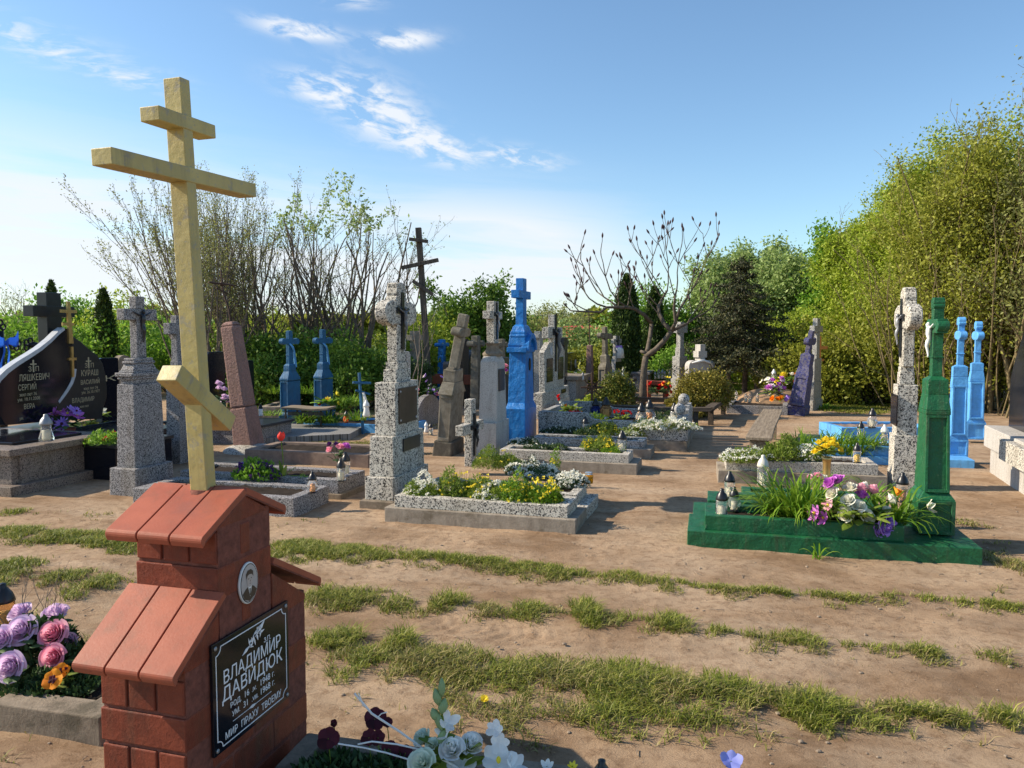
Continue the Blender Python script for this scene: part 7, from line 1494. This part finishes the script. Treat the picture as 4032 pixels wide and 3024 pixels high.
# ---- far left
mass('tall green hedge bush left of the left thuja', 95, 26, 2.6, 1.2, 3.0, 9000, .12, 'lf_g', 220, lump=.3); mass('green hedge bush between the two left thujas', 165, 26, 2.6, 1.2, 3.1, 11000, .12, 'lf_g', 221, lump=.25); mass('yellow green hedge bush right of the small thuja', 285, 24, 2.6, 1.2, 2.9, 11000, .12, 'lf_y', 222, lump=.3); mass('green hedge bush behind the squat granite pillar', 370, 22, 2.0, 1.2, 2.4, 9000, .11, 'lf_g', 223, lump=.3); mass('low green bush behind the curved headstones', 190, 20, 1.6, .8, 2.3, 7000, .10, 'lf_g', 224)
mass('shadowy green bush behind the leftmost black cross', 20, 24, 2.5, 1, 1.9, 6000, .11, 'lf_d', 225)
tree('pale grey bare tree at the far left horizon', 25, 34, 4.2, 14, .8, .05, None, None, 0, 0, 0, 230, 'bare_tree', kids=(5, 7), ang=(.3, .8), shrink=.45, bark='woodg')
tree('small pale bare tree left of the hedge', 70, 32, 3.8, 10, .7, .04, None, 'lf_b', 1, .08, .1, 231, 'bare_tree', kids=(4, 6), ang=(.3, .8), shrink=.45, bark='woodg')
def column(label, px, Y, h, r, n, seed, mat='thuja', name='thuja', ls=.09, tip=1.3, base=.0):
    rs = np.random.RandomState(seed); P = Vector(((px * 1.8228 - 2016) / F * Y, Y, 0)); t = thing(name, label, 'tree', P)
    z = rs.rand(n) ** .9; pr = r * (1 - z ** 3.2) ** .6 * (.80 + .25 * z * (1 - z) * 4); a = rs.rand(n) * 6.283; l = .86 + .16 * np.sin(a * 5 + z * 17) * np.sin(z * 31 + a * 2); q = pr * l * (.72 + .30 * rs.rand(n))
    leaves('foliage', np.stack([q * np.cos(a), q * np.sin(a), base + z * (h - base)], 1), ls, G[mat], t, .4, up=1.6)
    m = MB(); m.lathe([(r * .62 * (1 - u ** 3) ** .6 + .02, base + u * (h - .3 - base)) for u in [i / 12 for i in range(13)]], 14); m.obj('inner_branches', G['thuja'], t, smooth=True)
    m = MB(); m.tube([(0, 0, -.05), (0, 0, h * .5)], [.06, .03], 6); m.obj('trunk', G['bark'], t); return t
column('tall narrow dark thuja left of the tall black cross', 117, 25, 3.3, .36, 5000, 301); column('narrow dark thuja between the curved headstones and the granite pillar', 228, 20, 2.75, .34, 5200, 302)
column('broad tall dark thuja column left of the bare budding tree', 1352, 22, 3.25, .48, 11000, 303, ls=.10); column('second thuja column half hidden behind the budding tree', 1412, 24, 3.05, .40, 8000, 304, ls=.10)
# ---- middle
mass('bright yellow green bush left of the timber cross', 880, 19.5, 1.5, 1, 2.3, 10000, .09, 'lf_y', 240); mass('bright yellow green bush right of the timber cross', 945, 20.5, 1.3, 1, 2.5, 9000, .09, 'lf_y', 241)
tree('leafy tree with bare upper twigs between the timber cross and the blue monument', 1015, 21, 3.3, 12, .60, .045, None, 'lf_d', 7, .10, .13, 242, 'leafy_tree', kids=(5, 7), ang=(.3, .7), shrink=.42, off=.2)
mass('dark green rounded bush left of the bright blue monument', 1070, 21.5, 1.0, 1, 2.75, 9000, .10, 'lf_d', 243); mass('dark green bush behind the turned neck obelisk', 1000, 20.5, 1.3, 1, 2.0, 8000, .10, 'lf_d', 244)
mass('pale olive bush behind the narrow pink stele', 1262, 25, 1.5, 1, 2.55, 9000, .10, 'lf_p', 245, lump=.45); mass('olive bush lower in front of the red roof', 1290, 23.5, 1.6, 1, 1.6, 8000, .10, 'lf_o', 246); mass('fresh green bush behind the two thuja columns', 1405, 27, 2.3, 1, 3.3, 12000, .11, 'lf_g', 247)
mass('dark green round bush right of the thuja columns', 1475, 27, 1.6, 1, 2.5, 8000, .11, 'lf_d', 248); mass('low bright green bush behind the winged headstone', 1495, 23, 1.4, 1, 1.5, 8000, .09, 'lf_g', 249)
for i, (px, Yv, h) in enumerate(((1148, 70, 4.0), (1180, 74, 5.0), (1212, 72, 4.0), (1232, 90, 5.0), (1130, 80, 4.6))):
    tree(['grey distant bare tree left of the double monument', 'grey distant bare tree above the double monument', 'grey distant bare tree right of the double monument', 'faint distant bare tree beside the red roof', 'faint distant bare tree behind the blue monument'][i], px, Yv, h, 8, .6, .09, None, 'lf_b', 1, .25, .3, 260 + i, 'distant_tree', kids=(5, 6), ang=(.3, .8), shrink=.45, bark='woodg')
def woods():
    rs = np.random.RandomState(9); n = 60000; x = rs.uniform(-140, 160, n); top = 4.2 + 1.3 * sn(x, x * 0, .06, 51) + .8 * sn(x, x * 0, .3, 52) + .5 * sn(x, x * 0, 1.1, 53); y = 120 + 6 * rs.rand(n); z = top * rs.rand(n) ** .6
    o = leaves('distant_woodland', np.stack([x, y, z], 1), .9, G['lf_o'], None, .7); o['kind'] = 'stuff'; tag(o, 'low far-off line of woodland along the horizon', 'woodland')
woods()
def field():
    V = np.array([(-300, 26, .02), (300, 26, .02), (300, 300, .02), (-300, 300, .02)]); m, nt, b = newmat('far_meadow'); n = tex(nt, 'Noise', .4, Detail=8); nt.links.new(ramp(nt, n.outputs[0], [(.35, (.07, .11, .02)), (.65, (.14, .17, .04))]), b.inputs['Base Color']); b.inputs['Roughness'].default_value = 1
    struct(npmesh('meadow', V, np.array([[0, 1, 2, 3]]), m))
field()
# ---- budding bare tree in the middle right: limbs follow the photo, twigs grow from them
def budding():
    Y = 17.2; rnd = random.Random(77); B = dp(Z4(1035, 1412), Y); B.z = 0; t = thing('budding_tree', 'small bare forking tree with dark upright buds, in front of the thuja columns', 'tree', B)
    def L(pts, dy0, dy1): n = len(pts); return [dp(Z4(*p), Y + dy0 + (dy1 - dy0) * i / (n - 1)) - B for i, p in enumerate(pts)]
    limbs = [([(1035, 1430), (1045, 1250), (1052, 1100), (1062, 950), (1085, 800)], 0, 0, .085, .068), ([(1085, 800), (1200, 720), (1310, 610), (1400, 485)], 0, -.2, .062, .052),
             ([(1085, 800), (1110, 700), (1135, 570), (1155, 400)], 0, .3, .055, .045), ([(1155, 385), (1060, 280), (940, 205), (850, 190), (740, 190), (600, 190), (520, 250), (380, 245), (250, 240), (150, 232)], .3, -.5, .045, .014),
             ([(1400, 485), (1310, 390), (1250, 270), (1240, 180), (1290, 80), (1350, -20)], -.2, .3, .055, .022), ([(1400, 480), (1455, 380), (1435, 200), (1445, 60), (1470, -40)], -.2, -.5, .045, .016),
             ([(1400, 485), (1520, 430), (1600, 390), (1700, 320), (1830, 255)], -.2, .2, .042, .012), ([(1430, 440), (1500, 220), (1590, 80), (1640, 0)], -.3, .0, .034, .015), ([(600, 190), (480, 150), (380, 80), (330, 10)], -.1, -.3, .022, .01), ([(740, 190), (650, 120), (560, 60), (480, 0)], 0, .4, .024, .011),
             ([(860, 190), (760, 130), (700, 60), (640, -20)], .2, -.3, .022, .012), ([(380, 245), (300, 205), (200, 150), (120, 95)], -.3, -.5, .014, .008), ([(1080, 760), (1045, 745), (1020, 735)], 0, .1, .04, .03)]
    m = MB(); tips = []
    for pts, a, b, r0, r1 in limbs:
        P = L(pts, a, b); n = len(P); m.tube(P, [r0 + (r1 - r0) * i / (n - 1) for i in range(n)], 8)
    m.obj('trunk', G['barks'], t, smooth=True)
    m = MB(); BUD = flat('dark_buds', (.07, .03, .035), .7)
    def tw(p, d, Ln, r, k):
        pts = [p]; 
        for i in range(5): d = (d + Vector((rnd.gauss(0, .10), rnd.gauss(0, .10), .09))).normalized(); p = p + d * Ln / 5; pts.append(p)
        m.tube(pts, [r * (1 - .09 * i) for i in range(6)], 5, cap=False)
        if k == 0:
            bd_ = MB(); bd_.tube([p - d * .01, p + d * .035, p + d * .075, p + d * .115], [.008, .022, .018, .003], 6); bd_.obj('bud', BUD, t, smooth=True)
        else:
            for s in (-1, 1):
                i = rnd.choice((2, 3, 4, 5)); tw(pts[i], (d + Vector((s * rnd.uniform(.4, .9), rnd.gauss(0, .35), rnd.uniform(.1, .5)))).normalized(), Ln * rnd.uniform(.5, .72), r * .7, k - 1)
            if rnd.random() < .8: tw(pts[5], d, Ln * .5, r * .7, 0)
    for (x, y, dx, L_, k) in ((330, 10, -.3, .7, 1), (480, 0, -.5, .8, 1), (640, -20, -.5, .8, 1), (560, 60, -.3, .6, 1), (1350, -20, .3, .9, 2), (1320, 30, -.5, .9, 2), (1290, 80, -.8, .8, 2), (1470, -40, 0, .9, 2), (1445, 60, -.3, .7, 1), (1640, 0, .5, .9, 2), (1590, 80, .2, .8, 2), (1700, 320, .8, .5, 1), (1830, 255, 1, .3, 1), (1600, 390, .6, .5, 1), (1245, 180, -.7, .7, 2), (1250, 270, -.9, .6, 1), (940, 205, -.5, .6, 1), (850, 190, .3, .55, 1), (150, 232, -.8, .12, 0), (250, 240, -.6, .25, 1), (120, 95, -.4, .1, 0), (200, 150, .1, .35, 1), (380, 80, -.6, .5, 1), (740, 190, .2, .5, 1), (1500, 220, .5, .6, 1), (700, 60, .3, .6, 1)):
        p = dp(Z4(x, y), Y + rnd.uniform(-.3, .3)) - B; tw(p, Vector((dx, rnd.uniform(-.3, .3), .8)).normalized(), L_, .015, k)
    m.obj('twigs', G['barks'], t, smooth=True)
budding()
# ---- spruce
def spruce():
    Y = 19.5; P = dp(R4(1430, 800), Y); P.z = 0; t = thing('spruce_tree', 'dark bushy spruce with drooping layered branches, left of the leaning violet monument', 'tree', P); rnd = random.Random(5); pts = []; m = MB()
    for (dx, dy) in ((-.28, 0), (.16, .1), (.40, -.1)): m.tube([(dx, dy, -.05), (dx * 1.05, dy, 1.0), (dx * .4, 0, 2.4)], [.075, .06, .03], 7)
    Ht = 3.5; k = 0
    NT = 11
    for k in range(NT):
        u = k / (NT - 1); zk = .95 + (Ht - 1.15) * u; Rk = 1.42 * (1 - u) ** .85 + .10
        for i in range(int(17 - 9 * u)):
            a = 6.283 * (i + rnd.uniform(-.4, .4)) / int(17 - 9 * u) + k; R0 = Rk * rnd.uniform(.62, 1.18); dz = rnd.uniform(-.07, .07)
            s = Vector((.05 * math.cos(a), .05 * math.sin(a), zk + .12 + dz)); e = Vector((R0 * math.cos(a), R0 * math.sin(a), zk - .16 * R0 + dz)); mid = s.lerp(e, .55) + Vector((0, 0, -.05)); m.tube([s, mid, e], [.018, .012, .005], 4, cap=False)
            nj = max(3, int(R0 * 8))
            for j in range(nj):
                v = .30 + .72 * (j + rnd.random()) / nj; c = s.lerp(mid, v / .55) if v < .55 else mid.lerp(e, (v - .55) / .45); w = .10 * (1.15 - .4 * v)
                c = c + Vector((rnd.gauss(0, .08), rnd.gauss(0, .08), 0)); pts += [(c.x + rnd.gauss(0, w), c.y + rnd.gauss(0, w), c.z + rnd.gauss(0, .030)) for _ in range(42)]
    pts += [(rnd.gauss(0, .05), rnd.gauss(0, .05), Ht - .25 + .3 * rnd.random()) for _ in range(160)]
    m.obj('trunk', G['bark'], t); leaves('crown', np.array(pts), .075, G['spruce'], t, .35, up=-.1)
spruce()
# ---- clipped shrubs
def clipped(label, cr, x, y, Y, rx, h, n, mat, seed, z0=0): 
    P = dp(cr(x, y), Y); t = mass(label, 0, Y, rx, rx * .8, h, n, .045, mat, seed, lump=.25, shell=.35); t.location = (P.x, Y, max(0, z0)); return t
clipped('round dark boxwood shrub left of the budding tree trunk', Z4, 715, 1415, 15.6, .36, .90, 8000, 'box', 401)
clipped('large rounded golden green shrub behind the plank rail bench', Z4, 1800, 1415, 15.2, .50, .98, 12000, 'boxy', 402); clipped('smaller golden brown shrub at the left foot of the large one', Z4, 1590, 1415, 14.9, .40, .50, 6000, 'boxy', 403)
clipped('low yellow flowering ground shrub around the rusty iron cross', Z4, 410, 1410, 15.6, .48, .42, 3500, 'lf_y', 404)
# ---- right: big willows
def willow(label, px, Y, h, nst, lean, seed, mat, per=9, ls=.075, sp=.17, az0=None, azs=math.pi, rad=.05, off=.7, kids=(7, 10), bark='barkl', first=.15, shrink=.38):
    return tree(label, px, Y, h, nst, lean, rad, None, mat, per, ls, sp, seed, 'willow_tree', kids=kids, ang=(.3, .85), shrink=shrink, az0=az0, azs=azs, off=off, up=.02, wob=.10, bark=bark, first=first, group=None, lup=.0, filt=lambda q: -1.7 - .35 * max(0, 5 - q[0].z) < q[0].x < 2.6)
willow('tallest leafy willow thicket rising at the right edge', 2165, 16.5, 6.7, 38, .18, 501, 'lf_o', per=10, off=1.1); willow('thin stemmed willow reaching highest at the far right edge', 2225, 15.2, 7.2, 14, .16, 502, 'lf_b', per=3, ls=.07, off=.5)
willow('leafy willow left of the tallest one', 2110, 18.5, 6.7, 34, .20, 503, 'lf_y', per=11, off=1.0); willow('leafy willow behind the green monument top', 2040, 19.8, 6.3, 34, .17, 504, 'lf_y', per=10, off=.9); willow('yellow green willow right of the spruce', 1935, 21.5, 5.5, 32, .17, 505, 'lf_y', per=10, off=.9, ls=.10)
willow('pale green willow directly behind the spruce', 1680, 25, 5.0, 26, .28, 506, 'lf_p', per=10, off=.8, ls=.11); willow('pale green young willow left behind the spruce', 1615, 27, 4.8, 24, .26, 507, 'lf_p', per=10, off=.8, ls=.11); willow('yellow green willow deep between the spruce and the right trees', 1830, 23.5, 4.9, 30, .18, 508, 'lf_g', per=10, off=.9, ls=.12)
for i, (px, Yv, rx, h, n, mt, lab) in enumerate(((1560, 24, 1.2, 1.9, 7000, 'lf_g', 'low green bush left under the spruce'), (1700, 21, 1.8, 2.3, 12000, 'lf_y', 'yellow green bush behind the flower mound'), (1790, 18.6, 1.5, 2.0, 12000, 'lf_o', 'olive arching bush behind the leaning violet monument'), (1870, 18.2, 1.5, 2.1, 12000, 'lf_o', 'olive arching bush left of the speckled monument top'), (1960, 17.8, 1.4, 2.2, 10000, 'lf_o', 'brownish bush behind the green monument'), (2060, 17, 1.2, 1.8, 7000, 'lf_o', 'olive bush between the light blue monuments'), (1840, 21.5, 2.2, 3.0, 14000, 'lf_y', 'tall yellow green bush in front of the right willows'), (1960, 20.5, 2.2, 3.4, 14000, 'lf_o', 'tall olive bush in front of the right willows'), (2100, 18.5, 2.0, 3.2, 13000, 'lf_o', 'tall olive bush under the tallest willow'), (2200, 18.5, 1.8, 3.4, 11000, 'lf_o', 'olive bush at the right picture edge'), (1680, 26, 2.2, 3.0, 10000, 'lf_g', 'green bush deep behind the spruce'))):
    mass(lab, px, Yv, rx, 1.1, h, n, .085, mt, 520 + i, bark='barkl', lump=.3, stems=14)
def stemthicket(label, px, Y, n, h, seed):
    rnd = random.Random(seed); P = Vector(((px * 1.8228 - 2016) / F * Y, Y, 0)); t = thing('stem_thicket', label, 'shrub', P); polys, tips = skel(Vector((0, 0, 0)), fan(n, 0, .55, h, .026, rnd, None, math.pi, .9), rnd, 1, 7, .08, .02, (3, 5), (.3, .7), .4); sk_mesh('stems', polys, 'barkl', t); leaves('crown', leafpts(tips, 2, .06), .06, G['lf_o'], t)
stemthicket('thicket of slender olive brown stems behind the light blue monuments', 2140, 15.8, 34, 4.6, 601); stemthicket('thicket of slender stems behind the green monument', 2000, 16.6, 26, 3.4, 602)
# ground leaves around the right back
for i, (x, y, lab) in enumerate(((1400, 905, 'low weed patch left of the flower mound kerb'), (1560, 925, 'low weed patch before the flower mound kerb'), (2110, 925, 'low weed patch right of the slim speckled cross'), (2160, 880, 'leafy weed patch at the foot of the olive bushes'))):
    P = gp(R4(x, y)); daylily(lab, P, 90, .16, .5, .03, 'lf_g', name='weed_patch', flop=1.2)
